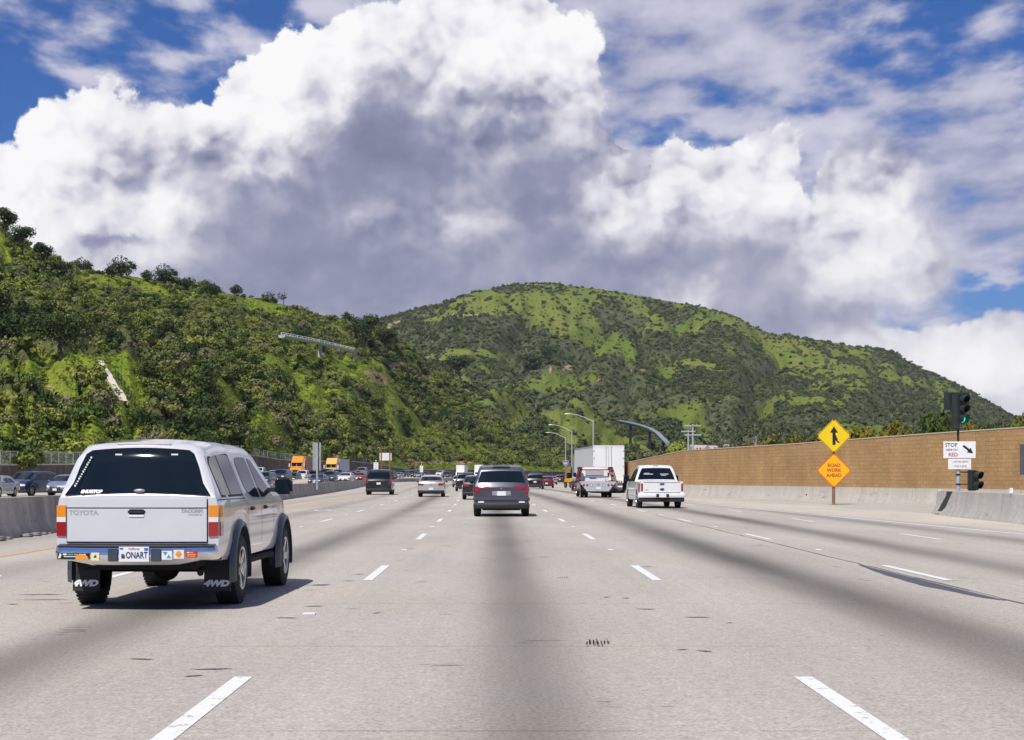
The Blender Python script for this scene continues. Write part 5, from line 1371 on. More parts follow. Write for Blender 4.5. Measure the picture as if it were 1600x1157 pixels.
    for x0, x1 in ((-.27, -.165), (.17, .275)): rc_ = MB(); rc_.box(x0, x1, -.102, -.09, .515, .645, b=.02); rc_.build('bumper_recess', msm, bo, 50)
    pl = MB(); pl.box(-.152, .152, -.112, -.100, .515, .667, 0); add_text(pl, 'ONART', .092, (.028, -.114, .578), bold=.002, narrow=.70, m=1, depth=.001); add_text(pl, 'California', .030, (0, -.114, .645), m=3, depth=.001)
    pl.box(.105, .145, -.115, -.112, .628, .655, 2); pl.box(-.145, -.11, -.115, -.112, .640, .656, 2)
    for k in range(5): pl.box(-.130 + k * .008, -.125 + k * .008, -.115, -.112, .565, .590 + .008 * math.sin(k), 1)
    pl.box(-.128, -.094, -.115, -.112, .548, .572, 1)
    pl.build('licence_plate', [MT['plate'], mat('plate_blue', (.04, .035, .12), .5), mat('plate_sticker', (.03, .16, .5), .4), mat('plate_red', (.4, .08, .1), .5)], bo)
    # bumper stickers
    def stick(name, x0, x1, z0, z1, cols, shapes):
        def surf(x): return s.df(x, 0) - .099
        q = MB(); n = 4
        def sheet(a, b2, c, d, mi, o):
            vs = []
            for i in range(n + 1): x = a + (b2 - a) * i / n; vs += [(x, surf(x) - o, c), (x, surf(x) - o, d)]
            q.add(vs, [(2 * i, 2 * i + 2, 2 * i + 3, 2 * i + 1) for i in range(n)], mi)
        sheet(x0, x1, z0, z1, 0, 0)
        for sh_ in shapes:
            if sh_[0] == 'r': sheet(*sh_[1:5], sh_[5], .0015)
            else:
                pts = sh_[1]; q.add([(x, surf(x) - .0018, z) for x, z in pts], [tuple(range(len(pts)))], sh_[2])
        q.build('bumper_sticker', [mat('sticker_%s_%d' % (name, i), c, .5) for i, c in enumerate(cols)], bo)
    stick('a', -.80, -.46, .535, .600, [(.01, .01, .015), (.75, .75, .75), (.02, .38, .38), (.8, .3, .03)], [('r', -.74, -.70, .578, .594, 1), ('r', -.69, -.63, .578, .592, 2), ('r', -.62, -.58, .578, .592, 3), ('r', -.57, -.50, .578, .592, 1), ('r', -.73, -.56, .560, .568, 1), ('p', [(-.79, .545), (-.775, .595), (-.755, .59), (-.765, .55)], 1), ('p', [(-.54 + .07 * math.cos(t * PI / 8), .536 + .055 * math.sin(t * PI / 8)) for t in range(9)], 3)])
    stick('b', -.445, -.36, .525, .605, [(.72, .68, .42), (.05, .05, .03)], [('p', [(-.42, .56), (-.40, .585), (-.385, .565), (-.40, .55)], 1)])
    stick('c', .28, .385, .535, .625, [(.75, .76, .76), (.02, .35, .38)], [('p', [(.29, .615), (.34, .615), (.315, .575)], 1), ('p', [(.33, .55), (.375, .55), (.352, .59)], 1)])
    stick('d', .40, .505, .545, .635, [(.75, .7, .66), (.75, .28, .04)], [('p', [(.452, .629), (.49, .59), (.452, .551), (.415, .59)], 1)])
    stick('e', .52, .64, .555, .62, [(.5, .02, .03), (.8, .35, .05), (.8, .75, .7)], [('r', .535, .56, .603, .613, 2), ('r', .57, .60, .603, .613, 1), ('r', .535, .625, .583, .594, 1), ('r', .535, .62, .565, .575, 1)])
    mirrors(root, .80, 3.42, 1.265, .21, .20)
    # underneath: frame, axle with differential, exhaust, spare tyre
    u = MB()
    for sg in (-1, 1): u.box(sg * .45 - .04, sg * .45 + .04, .1, 4.9, .44, .56)
    u.box(-.60, .60, .05, .95, .42, .56, b=.03); u.box(-.70, .70, 1.7, 3.6, .40, .55, b=.02); u.box(-.45, .45, 3.6, 4.9, .32, .6, b=.05)
    u.box(-.74, .74, .1, 4.95, .52, .66)
    u.tube([(-.66, 1.15, .385), (.66, 1.15, .385)], .045, 10); u.sphere((.05, 1.15, .375), .13, sc=(1.1, 1, 1)); u.tube([(-.66, 4.22, .385), (.66, 4.22, .385)], .05, 10)
    u.tube([(.50, 2.4, .40), (.50, .9, .42), (.56, .45, .40), (.60, .28, .38)], .035, 10)
    for sg in (-1, 1): u.box(sg * .79 - .05, sg * .79 + .05, 1.75, 3.6, .40, .47, b=.02)
    u.build('underbody', MT['under'], root)
    wheels(s, root, .27, True, 5, track=.755)
    return root
paintflare = vary(mat('slate_plastic', (0.045, 0.055, 0.075), .4, 0, .4), 6, .15)
silver_pickup()

# ---- the other vehicles on our side
def lane_x(y, off): return off + float(C(y))
r_, s_ = car('suv', PG, 'graphite grey SUV ahead in the middle lane, its whole rear in view', 'SUV', X_at(783.5, 58.2), 58.2, R(.3))
m_ = MB()
for sg in (-1, 1):
    a, b_ = sorted((sg * .60, sg * .80)); m_ = MB(); s_.cap(m_, a, b_, .48, .53, off=.05); m_.build('reverse_lamp', MT['plate'], r_)
m_ = MB(); s_.cap(m_, -.32, .32, .73, .88, off=.008); s_.cap(m_, -.30, .30, .735, .875, off=.012, m=0); m_.build('plate_recess', MT['grey'], r_)
m_ = MB(); s_.bumper(m_, .55, .66, .045, .6); m_.build('bumper_step', PG, r_, 40)
m_ = MB(); m_.box(-.03, .03, -.02, 0, .94, 1.0, b=.01); m_.build('emblem', MT['chrome'], r_)
m_ = MB(); m_.box(-.30, .30, .50, .62, 1.735, 1.76, b=.01); m_.build('spoiler', PG, r_)
r_, s_ = car('bigsuv', PB, 'black full size SUV with a gold bow shaped badge in the far left lane', 'SUV', X_at(591.5, 128), 128, R(1.2))
m_ = MB(); m_.box(-.12, .12, -.03, 0, 1.06, 1.12, b=.01); m_.build('emblem', mat('gold', (.6, .35, .06), .3, .8), r_)
r_, s_ = car('sedan', PCH, 'pale champagne sedan with round red tail lamps in the second lane', 'sedan', X_at(673.5, 114), 114, R(1.2))
m_ = MB(); m_.tube([(0, -.012, .86), (0, -.02, .86)], .055, 14); m_.build('emblem', MT['grey'], r_)
car('hatch', PW, 'white car directly beyond the champagne sedan', 'car', X_at(674.5, 150), 150, R(2), name='white_hatchback')
r_, s_ = car('sedan', PB, 'black sedan half hidden by the graphite SUV', 'sedan', X_at(746, 101), 101, R(1), W=1.84)
r_, s_ = car('suv', PB, 'black SUV beyond the half hidden black sedan, left of the graphite SUV', 'SUV', X_at(728, 158), 158, R(2))
car('hatch', PLB, 'pale blue car at the left edge of the black SUV beyond the half hidden sedan', 'car', X_at(717.5, 218), 218, R(2), det=0)
car('suv', PB, 'black SUV just right of the graphite SUV', 'SUV', X_at(836, 186), 186, R(-1))
car('sedan', PR, 'maroon sedan with a pale roof right of the black SUV', 'sedan', X_at(854, 205), 205, R(-1), det=0)
car('suv', PN, 'navy SUV roof showing above the black SUV right of centre', 'SUV', X_at(839, 300), 300, R(-2), det=0)
car('sedan', PS, 'silver grey sedan between the maroon sedan and the far black SUV', 'sedan', X_at(862, 290), 290, R(-3), det=0)
car('suv', PB, 'black SUV farthest right before the end of the brown wall', 'SUV', X_at(874.5, 330), 330, R(-3), det=0)
car('hatch', PT, 'dark teal car above and left of the farthest right black SUV', 'car', X_at(866.5, 410), 410, R(-4), det=0)
car('sedan', PB, 'small dark car in the gap between the silver grey and the teal car', 'sedan', X_at(856, 440), 440, R(-4), det=0)
# white pickup
r_, s_ = car('pickup', PW, 'white pickup truck with black door mirrors, right of the flatbed truck', 'pickup', X_at(1034.5, 73.5), 73.5, R(2.6), plates=False)
m_ = MB(); b_path = s_.path(.35)
sweep(m_, b_path, [(-.02, .46), (.08, .47), (.10, .52), (.10, .62), (.07, .66), (-.02, .66)], step=9); bo = m_.build('step_bumper', PW, r_, 40)
m_ = MB(); m_.box(-.27, .29, -.118, -.10, .49, .63, b=.01); m_.build('bumper_recess', MT['black'], bo); plate(bo, .01, -.135, .56)
m_ = MB(); m_.box(-.10, .10, -.03, 0, 1.03, 1.09, b=.01); m_.build('tailgate_handle', MT['black'], r_)
m_ = MB(); m_.tube([(0, -.01, .83), (0, -.018, .83)], .055, 16); m_.sphere((0, -.016, .83), .06, sc=(1.7, .1, .8)); m_.build('emblem', mat('oval_blue', (.02, .05, .22), .3), r_)
m_ = MB(); add_text(m_, 'F-150', .06, (-.68, -.02, .82), bold=.002); m_.build('badge', MT['textgrey'], r_)
m_ = MB(); s_.cap(m_, -.80, .80, .665, .69, off=.006); s_.cap(m_, -.80, .80, 1.125, 1.14, off=.01); m_.build('tailgate_gap', MT['black'], r_)
m_ = MB(); m_.add([(-.82, .12, 1.19), (.82, .12, 1.19), (.82, 1.80, 1.20), (-.82, 1.80, 1.20)], [(0, 1, 2, 3)]); m_.build('bed_shade_sheet', MT['black'], r_)  # added black sheet, its colour stands in for the dark recess of the open bed
m_ = MB()
for x0, x1 in ((-.56, -.14), (.18, .55)): m_.box(x0, x1, 1.915, 1.925, 1.475, 1.505); 
m_.box(-.53, -.30, 1.918, 1.93, 1.52, 1.54); m_.box(.22, .44, 1.90, 1.915, 1.42, 1.44)
m_.build('window_decal', MT['textwhite'], r_)
m_ = MB(); m_.box(-.12, .12, 2.10, 2.14, 1.845, 1.87); m_.build('brake_light', MT['red'], r_)

# ---- flatbed service truck with the dark red rack
def service_truck():
    Yr = 111.0; root = empty('flatbed_truck', (X_at(934, Yr), Yr, 0), R(2.2)); tag(root, 'white flatbed service truck carrying dark red ladder racks in front of the big trailer', 'truck')
    s = Shell(L=6.6, W=2.0, tops=[(0, 1.05), (.02, 1.06), (2.4, 1.07), (2.42, 1.2), (2.5, 1.85), (2.7, 1.97), (3.3, 2.0), (4.3, 1.95), (5.0, 1.35), (6.1, 1.22), (6.5, 1.05), (6.6, .85)], belt=1.25, rock=.50, r=.42, axles=(1.3, 5.5), tum=.2, rc=.1, beltpts=[(0, 1.03), (2.4, 1.05), (2.45, 1.25), (6.6, 1.25)])
    # cab only: build the loft from the cab backwards bulkhead
    cab = Shell(L=4.2, W=2.0, tops=[(0, 1.30), (.05, 1.86), (.2, 1.97), (.9, 2.02), (1.9, 1.96), (2.6, 1.38), (3.7, 1.25), (4.1, 1.05), (4.2, .85)], belt=1.28, rock=.5, r=.42, axles=(-3, 3.1), tum=.16, rc=.12, cr=.03)
    co = cab.body(.12).build('cab', PW, root, 34); co.location = (0, 2.4, 0)
    g = MB(); g.box(-.60, .60, -.02, .0, 1.42, 1.82, b=.008); o = g.build('rear_window', mat('painted_reflection_glass', (.42, .40, .42), .15), co);  # window's reflection is put into its pale base colour
    cab.top_glass(MB(), ((1.95, .86), (2.25, .93), (2.55, .93)), rear=False).build('windshield', MT['glass'], co, 60)
    for sgn in (-1, 1): cab.side_glass(MB(), [(.3, .1, .9), (1.2, .08, .93), (1.9, .08, .8), (2.35, .1, .3)], sgn).build('side_window', MT['glass'], co, 60)
    hp = MB(); hp.box(-.72, .72, 2.22, 2.38, 1.0, 1.34, b=.02); hp.box(-.35, .1, 2.18, 2.22, 1.27, 1.30, 1); hp.build('headboard', [PW, MT['textdark']], root)
    dk = MB(); dk.box(-1.18, 1.18, 0.0, 2.2, .96, 1.06, b=.01); dk.build('flatbed', MT['grey'], root)
    tb = MB(); tb.prism([(-1.18, 1.06), (1.18, 1.06), (1.16, .98), (.72, .42), (-.72, .42), (-1.16, .98)], -.06, 0.0); to = tb.build('tail_plate', mat('diamond_plate', (.52, .53, .55), .4, .3), root)
    for k, x in enumerate((-.92, -.70, .70, .92)):
        l_ = MB(); l_.tube([(x, -.075, .82), (x, -.06, .82)], .075, 14); l_.build('taillight', MT['red'], to)
    for x in (-.42, .40):
        l_ = MB(); l_.tube([(x, -.07, .82), (x, -.06, .82)], .085, 14, 1); l_.tube([(x, -.075, .82), (x, -.062, .82)], .06, 14, 0); l_.build('reverse_lamp', [MT['plate'], MT['black']], to)
    plate(to, 0.05, -.075, .62)
    e_ = MB(); e_.box(-.06, .12, -.07, -.06, .80, .92); e_.build('emblem', mat('faded_blue', (.25, .28, .42), .5), to)
    mr = mat('maroon_rack', (.11, .008, .014), .5)
    rk = MB()
    rk.tube([(-.98, 2.1, 1.86), (.98, 2.1, 1.86)], .035, 6, 1); rk.tube([(-.98, 1.9, 1.82), (.98, 1.9, 1.82)], .025, 6, 1)
    for sg in (-1, 1):
        top = [(sg * 1.0, 2.1, 1.98), (sg * 1.0, .4, 1.9)]
        rk.box(sg * 1.02 - .15, sg * 1.02 + .15, 1.7, 2.2, 1.86, 2.02, b=.02)
        for (xo, yy) in ((0, 2.1), (.18, 2.0), (0, 1.2), (.18, 1.1)):
            rk.tube([(sg * (.92 + xo), yy, 1.9), (sg * (1.06 + xo), yy - .2, 1.4), (sg * (1.20 + xo), yy - .4, .68)], .035, 6)
        for z in (1.72, 1.5, 1.28, 1.05, .82):
            q = (1.9 - z) / 1.22
            rk.tube([(sg * (.92 + .28 * q), 2.1 - .4 * q, z), (sg * (1.10 + .28 * q), 2.0 - .4 * q, z)], .03, 6)
            rk.tube([(sg * (1.0 + .28 * q), 2.1 - .4 * q, z), (sg * (1.0 + .28 * q), 1.2 - .4 * q, z)], .022, 6)
        for (z, w_) in ((1.78, .09), (1.42, .11), (1.12, .09)):
            rk.box(sg * 1.10 - w_, sg * 1.10 + w_, 1.3, 1.6, z - .06, z + .06, b=.02)
    rk.build('ladder_rack', [mr, mat('orange_red_bar', (.42, .07, .03), .5)], root)
    for sg, nm in ((-1, 'left'), (1, 'right')):
        tbx = MB(); tbx.box(sg * 1.36 - .22, sg * 1.36 + .22, .35, 1.3, .42, .58, b=.02); tbx.box(sg * 1.22 - .12, sg * 1.22 + .12, .4, 1.9, .60, .95, 1, b=.02)
        tbx.build('tool_box', [mat('tool_box_' + nm, (.10, .05, .03) if sg < 0 else (.045, .04, .07), .6), MT['grey']], root)
    mirrors(root, .95, 4.7, 1.5, .2, .3)
    u = MB(); u.box(-.75, .75, .1, 6.3, .5, .85); u.box(-1.05, -.7, -.02, .1, .45, .75); u.box(.7, 1.05, -.02, .1, .45, .75); u.tube([(-.8, 1.3, .42), (.8, 1.3, .42)], .06, 8)
    u.box(-.8, .8, -.02, .1, .34, .42); u.build('chassis', MT['under'], root)
    for ax in (1.3, 5.5):
        for sg in (-1, 1):
            for xo in ((.92, .66) if ax < 2 else (.86,)):
                t, rm = wheel_geo(.42, .22, 5, False); w = t.build('wheel', MT['tyre'], root, 40); rm.build('rim', [MT['rim'], MT['under']], w, 40); w.location = (sg * xo, ax, .42); w.rotation_euler = (0, 0, 0 if sg > 0 else PI)
service_truck()

def trailer_box(root, w, L, z0, z1, m, y0=0, rib=.6, name='trailer', doors=True, m2=None):
    b_ = MB(); b_.box(-w / 2, w / 2, y0, y0 + L, z0, z1, 0)
    for sg in (-1, 1):
        n = int(L / rib)
        for i in range(n + 1):
            y = y0 + .04 + (L - .08) * i / n; b_.box(sg * w / 2 - .012, sg * w / 2 + .012, y - .03, y + .03, z0 + .1, z1 - .1, 1)
        b_.box(sg * w / 2 - .02, sg * w / 2 + .02, y0, y0 + L, z1 - .10, z1 + .005, 1); b_.box(sg * w / 2 - .02, sg * w / 2 + .02, y0, y0 + L, z0 - .05, z0 + .08, 1)
    return b_.build(name, [m, m2 or m], root)
def wheelset(root, pts, r=.5, w=.28):
    for (x, y) in pts:
        sg = 1 if x > 0 else -1
        t, rm = wheel_geo(r, w, 6, False); o = t.build('wheel', MT['tyre'], root, 40); rm.build('rim', [MT['rim'], MT['under']], o, 40); o.location = (x, y, r); o.rotation_euler = (0, 0, 0 if sg > 0 else PI)
M_TRL = vary(mat('trailer_white', (.76, .77, .76), .4), 1.2, .06, .08, 0, (1, 1, .3)); M_TRS = vary(mat('trailer_side_grey', (.50, .53, .52), .35, .3), 1.5, .1)
# tall white trailer beyond the service truck
def white_trailer():
    Yr = 141.0; x = X_at(951, Yr); root = empty('semi_trailer_truck', (x, Yr, 0), R(3.4)); tag(root, 'tall white semi trailer with closed rear doors in front of the brown wall', 'truck')
    t = trailer_box(root, 2.6, 15.5, 1.12, 3.93, M_TRL, m2=M_TRS)
    d = MB()
    for x_ in (0.0,): d.box(x_ - .012, x_ + .012, -.012, 0, 1.2, 3.85)
    for x_ in (-.22, .22): d.tube([(x_, -.03, 1.18), (x_, -.03, 3.88)], .018, 6)
    for sg in (-1, 1):
        for z in (1.5, 2.2, 2.9, 3.5): d.box(sg * 1.24 - .06, sg * 1.24 + .06, -.03, 0, z - .03, z + .03)
    d.build('door_bar', MT['grey'], t)
    f = MB(); f.box(-1.3, 1.3, -.02, .05, 3.85, 3.97); f.box(-1.3, 1.3, -.03, .05, 1.05, 1.2); f.box(-1.3, -1.22, -.02, .02, 1.1, 3.9); f.box(1.22, 1.3, -.02, .02, 1.1, 3.9); f.build('door_frame', M_TRL, t)
    for sg in (-1, 1):
        l_ = MB(); l_.box(sg * 1.0 - .22, sg * 1.0 + .22, -.06, -.03, .86, 1.04, 0)
        for k in (-.12, .06): l_.tube([(sg * 1.0 + k, -.08, .95), (sg * 1.0 + k, -.06, .95)], .07, 12, 1)
        l_.build('taillight', [MT['plate'], MT['red']], t)
        mf = MB(); mf.box(sg * .98 - .28, sg * .98 + .28, .7, .73, .25, .95); mf.build('mud_flap', MT['grey'], t)
    ug = MB(); ug.box(-1.15, 1.15, -.02, .06, .5, .62); ug.box(-.7, -.6, -.02, .06, .6, 1.1); ug.box(.6, .7, -.02, .06, .6, 1.1); ug.build('underride_guard', MT['plate'], t)
    c = MB(); c.box(-.5, .5, 1.0, 15, .8, 1.12); c.build('chassis', MT['under'], root)
    cb = MB(); cb.box(-1.22, 1.22, 16.0, 18.6, .9, 3.4, b=.15); cb.box(-1.0, 1.0, 18.5, 20.2, .7, 2.0, b=.2); cb.build('cab', PW, root)
    wheelset(root, [(sg * xx, y) for sg in (-1, 1) for xx in (1.12, .80) for y in (1.5, 2.8, 14.5, 15.8)] + [(sg * 1.05, 19.5) for sg in (-1, 1)])
white_trailer()

# ---- big rigs and box trucks coming towards us
def big_rig(name, label, px, Y, cabm, boxm, side_m, yaw, ztop=4.0, dz=1.4, box_h=4.05):
    """nose faces us; local -Y is the nose here, the trailer runs back along +Y"""
    root = empty(name, (X_at(px, Y), Y, dz), R(yaw)); tag(root, label, 'truck')
    c = MB(); w = 1.18
    # hood, cab, sleeper with roof fairing as one stepped outline extruded across, corners rounded by side slabs
    prof = [(0.0, .55), (0.0, 1.35), (.25, 1.62), (1.45, 1.92), (1.75, 2.75), (2.0, 2.95), (2.9, 3.85), (3.2, 4.0), (4.3, 4.0), (4.3, .9), (1.2, .55)]
    def slab(x0, x1, ins):
        vs = []; n = len(prof)
        for x in (x0, x1):
            i_ = ins if abs(x) > w - .2 else 0
            for (y, z) in prof: vs.append((x, y + i_, z - (i_ * .5 if z > 1 else 0)))
        return vs, [tuple(range(n)), tuple(range(2 * n - 1, n - 1, -1))] + [(i, (i + 1) % n, (i + 1) % n + n, i + n) for i in range(n)]
    for x0, x1, i_ in ((-w, -w + .16, .22), (-w + .16, w - .16, 0), (w - .16, w, .22)):
        v_, f_ = slab(x0, x1, 0)
        n = len(prof)
        if x0 == -w: v_ = [(x, y + (.22 if k < n else 0), z - (.1 if (k < n and z > 1.2) else 0)) for k, (x, y, z) in enumerate(v_)]
        if x1 == w: v_ = [(x, y + (.22 if k >= n else 0), z - (.1 if (k >= n and z > 1.2) else 0)) for k, (x, y, z) in enumerate(v_)]
        c.add(v_, f_)
    co = c.build('cab', cabm, root, 30)
    g = MB()
    for sg in (-1, 1):
        a, b_ = sorted((sg * .04, sg * .98)); g.add([(a, 1.44, 2.02), (b_, 1.44, 2.02), (b_, 1.70, 2.68), (a, 1.70, 2.68)], [(0, 1, 2, 3)])
        g.add([(sg * 1.19, 1.85, 2.0), (sg * 1.19, 2.6, 2.0), (sg * 1.19, 2.6, 2.65), (sg * 1.19, 1.95, 2.65)], [(0, 1, 2, 3)])
    g.build('windshield', MT['glass'], co)
    v = MB(); v.prism([(-1.05, 2.70), (1.05, 2.70), (1.05, 2.80), (-1.05, 2.80)], 1.45, 1.8); v.box(-.45, .45, 2.50, 2.56, 3.35, 3.47, 1); v.build('sun_visor', [cabm, MT['black']], co)
    gr = MB(); gr.box(-.55, .55, -.03, 0, .75, 1.35, 0); gr.box(-.5, .5, -.05, -.02, 1.0, 1.06, 1); gr.build('grille', [MT['black'], MT['chrome']], co)
    for sg in (-1, 1):
        h_ = MB(); h_.box(sg * .85 - .2, sg * .85 + .2, -.03, .1, .85, 1.1, b=.03); h_.build('headlight', MT['clear'], co)
        mm = MB(); mm.box(sg * 1.42 - .09, sg * 1.42 + .09, 1.5, 1.6, 1.85, 2.55, b=.02); mm.tube([(sg * 1.15, 1.7, 2.5), (sg * 1.4, 1.55, 2.5)], .02, 5); mm.build('mirror', MT['plate'], co)
    bp = MB(); bp.box(-1.2, 1.2, -.1, .25, .4, .75, b=.05); bp.build('front_bumper', MT['chrome'], co)
    t = trailer_box(root, 2.55, 15.0, 1.15, box_h, boxm, y0=4.9, m2=side_m, rib=.9)
    u = MB(); u.box(-.45, .45, .4, 19.5, .7, 1.1); u.build('chassis', MT['under'], root)
    wheelset(root, [(sg * 1.05, y) for sg in (-1, 1) for y in (1.0, 5.0, 6.3, 17.2, 18.5)])
    return root
M_RUST = vary(mat('rust_brown_siding', (.26, .17, .15), .6), 1.3, .45, .1, 0, (3, 3, .3)); M_ALU = vary(mat('pale_aluminium_siding', (.50, .53, .58), .4, .3), 1.2, .15)
big_rig('orange_semi_truck', 'bright orange semi truck pulling a weathered reddish trailer in the oncoming lanes', 461.5, 325, paint('orange_paint', (.78, .27, .01)), M_RUST, M_RUST, -2.5, dz=1.35, box_h=4.0)
big_rig('yellow_semi_truck', 'pale yellow orange semi truck pulling a silver trailer in the oncoming lanes', 515.5, 345, paint('yellow_orange_paint', (.75, .42, .10)), M_ALU, M_ALU, -2.5, dz=1.2, box_h=3.85)
def box_truck(px, Y, label, yaw, cabm, name='box_truck', dz=.5, w=2.45, h=3.9, L=8):
    root = empty(name, (X_at(px, Y), Y, dz), R(yaw)); tag(root, label, 'truck')
    c = MB(); n = 7; prof = [(0, .5), (0, 1.1), (.15, 1.3), (.9, 1.45), (1.25, 2.2), (2.4, 2.3), (2.4, .5)]
    vs = [(-w / 2 + .12, y, z) for y, z in prof] + [(w / 2 - .12, y, z) for y, z in prof]
    c.add(vs, [tuple(range(n)), tuple(range(2 * n - 1, n - 1, -1))] + [(i, (i + 1) % n, (i + 1) % n + n, i + n) for i in range(n)]); co = c.build('cab', cabm, root)
    g = MB(); g.add([(-.95, .92, 1.53), (.95, .92, 1.53), (.88, 1.2, 2.15), (-.88, 1.2, 2.15)], [(0, 1, 2, 3)]); g.build('windshield', MT['glass'], co)
    gr = MB(); gr.box(-.6, .6, -.03, 0, .75, 1.05); gr.build('grille', MT['black'], co)
    for sg in (-1, 1): h_ = MB(); h_.box(sg * .85 - .15, sg * .85 + .15, -.03, .02, .8, 1.0); h_.build('headlight', MT['clear'], co)
    trailer_box(root, w, L, .95, h, M_TRL, y0=2.45, name='cargo_box', m2=M_TRS)
    u = MB(); u.box(-.5, .5, .3, L + 2, .5, .95); u.build('chassis', MT['under'], root)
    wheelset(root, [(sg * 1.0, y) for sg in (-1, 1) for y in (.9, L + .6)], .45)
box_truck(717.5, 500, 'white box truck coming towards us near the middle, its tall box above the dark cars', -6, PW, h=4.3)
box_truck(746, 520, 'white truck partly hidden behind the left side of the graphite SUV', -6, PW, dz=.6, h=4.4)

# ---- the oncoming queue: (kind, paint, direction px, distance, height of road, label)
ON = [('sedan', PS, -20, 112, 0, 'silver sedan cut by the left edge in the oncoming lanes', 175),
 ('suv', PN, 48, 120, 0, 'dark navy SUV with a large bright trimmed grille near the left edge', 164),
 ('hatch', PLB, 105, 119, 0, 'silver blue car half hidden by the left side of the silver camper shell pickup', 168),
 ('suv', PT, 413, 205, .2, 'dark teal SUV just left of the black mirror of the silver pickup', 174),
 ('pickup', PW, 405, 300, 1.15, 'white pickup above the dark teal SUV beside the silver pickup', 174),
 ('sedan', PW, 428, 285, 1.0, 'white sedan between the white pickup and the dark blue SUV, left of the orange truck', 174),
 ('bigsuv', PN, 440.5, 252, .55, 'dark blue large SUV in front and left of the orange semi truck', 173),
 ('suv', PB, 457.5, 275, .3, 'black SUV directly under the orange semi truck', 173),
 ('pickup', PW, 474, 290, .6, 'white pickup between the orange truck and the tall grey sign', 173),
 ('sedan', PN, 497, 207, .25, 'navy sedan behind the pole of the tall grey sign', 174),
 ('suv', PT, 517.5, 250, .45, 'dark teal SUV under the yellow semi truck', 173),
 ('suv', PB, 510, 300, 1.0, 'black SUV touching the nose of the yellow semi truck', 173),
 ('suv', PN, 530, 312, .95, 'dark SUV beside the silver trailer of the yellow semi truck', 172),
 ('sedan', PW, 542, 238, .5, 'bright white sedan right of the dark teal SUV under the yellow truck', 173),
 ('sedan', PGR, 550, 300, .9, 'dark green sedan roof behind the bright white sedan', 172),
 ('sedan', PRR, 563.5, 262, .6, 'red car close to the left side of the black full size SUV', 172),
 ('suv', PN, 559, 315, .75, 'dark SUV above the red car', 172),
 ('pickup', PS, 568, 335, 1.35, 'silver pickup highest behind the red car', 171),
 ('suv', PB, 613, 400, .95, 'black SUV just right of the black full size SUV', 168),
 ('sedan', PR, 619, 450, 1.1, 'small red car beyond the black one under the blank sign board', 168),
 ('sedan', PS, 625, 430, 1.0, 'silver sedan under the right post of the blank sign board', 167),
 ('suv', PT, 633, 440, 1.25, 'dark teal SUV right of the blank sign board', 166),
 ('suv', PN, 647.5, 455, 1.2, 'navy car left of the farther white lane sign', 165),
 ('hatch', PLB, 657.5, 450, 1.05, 'pale teal car under the farther white lane sign', 165),
 ('suv', PW, 692, 500, 1.35, 'white van shaped car left of the far white box truck', 163),
 ('suv', PB, 703, 480, 1.0, 'black car just left of the far white box truck', 163),
 ('suv', PBR, 638, 500, 1.45, 'brown car farthest among those right of the blank sign board', 165),
 ('sedan', PB, 582, 345, 1.0, 'dark sedan showing above the roof of the black full size SUV', 170),
 ('sedan', PB, 668, 470, 1.25, 'small dark car to the left above the champagne sedan', 164)]
for k, pm, px, Y, dz, lab, rz in ON:
    nm = {'suv': 'suv_car', 'bigsuv': 'large_suv', 'sedan': 'sedan_car', 'hatch': 'hatchback_car', 'pickup': 'pickup_truck'}[k]
    root, s = car(k, pm, lab, {'suv': 'SUV', 'bigsuv': 'SUV', 'sedan': 'sedan', 'hatch': 'car', 'pickup': 'pickup'}[k], X_at(px, Y), Y, R(rz), dz, det=1 if Y < 130 else 0, group='oncoming cars queueing beyond the median')
    if px == 48:
        m_ = MB()
        m_.add([(-.52, s.L + .03, .86), (.52, s.L + .03, .86), (.38, s.L + .03, .66), (.62, s.L + .02, .36), (-.62, s.L + .02, .36), (-.38, s.L + .03, .66)], [(0, 1, 2, 3, 4, 5)], 1)
        m_.box(-.66, .66, s.L + .02, s.L + .05, .33, .37, 0)
        for sg in (-1, 1): m_.tube([(sg * .40, s.L + .04, .66), (sg * .64, s.L + .03, .36)], .02, 5, 0); m_.tube([(sg * .40, s.L + .04, .66), (sg * .52, s.L + .04, .86)], .02, 5, 0)
        m_.box(-.15, .15, s.L + .035, s.L + .05, .50, .60, 0); m_.build('grille_trim', [MT['plate'], MT['black']], root)

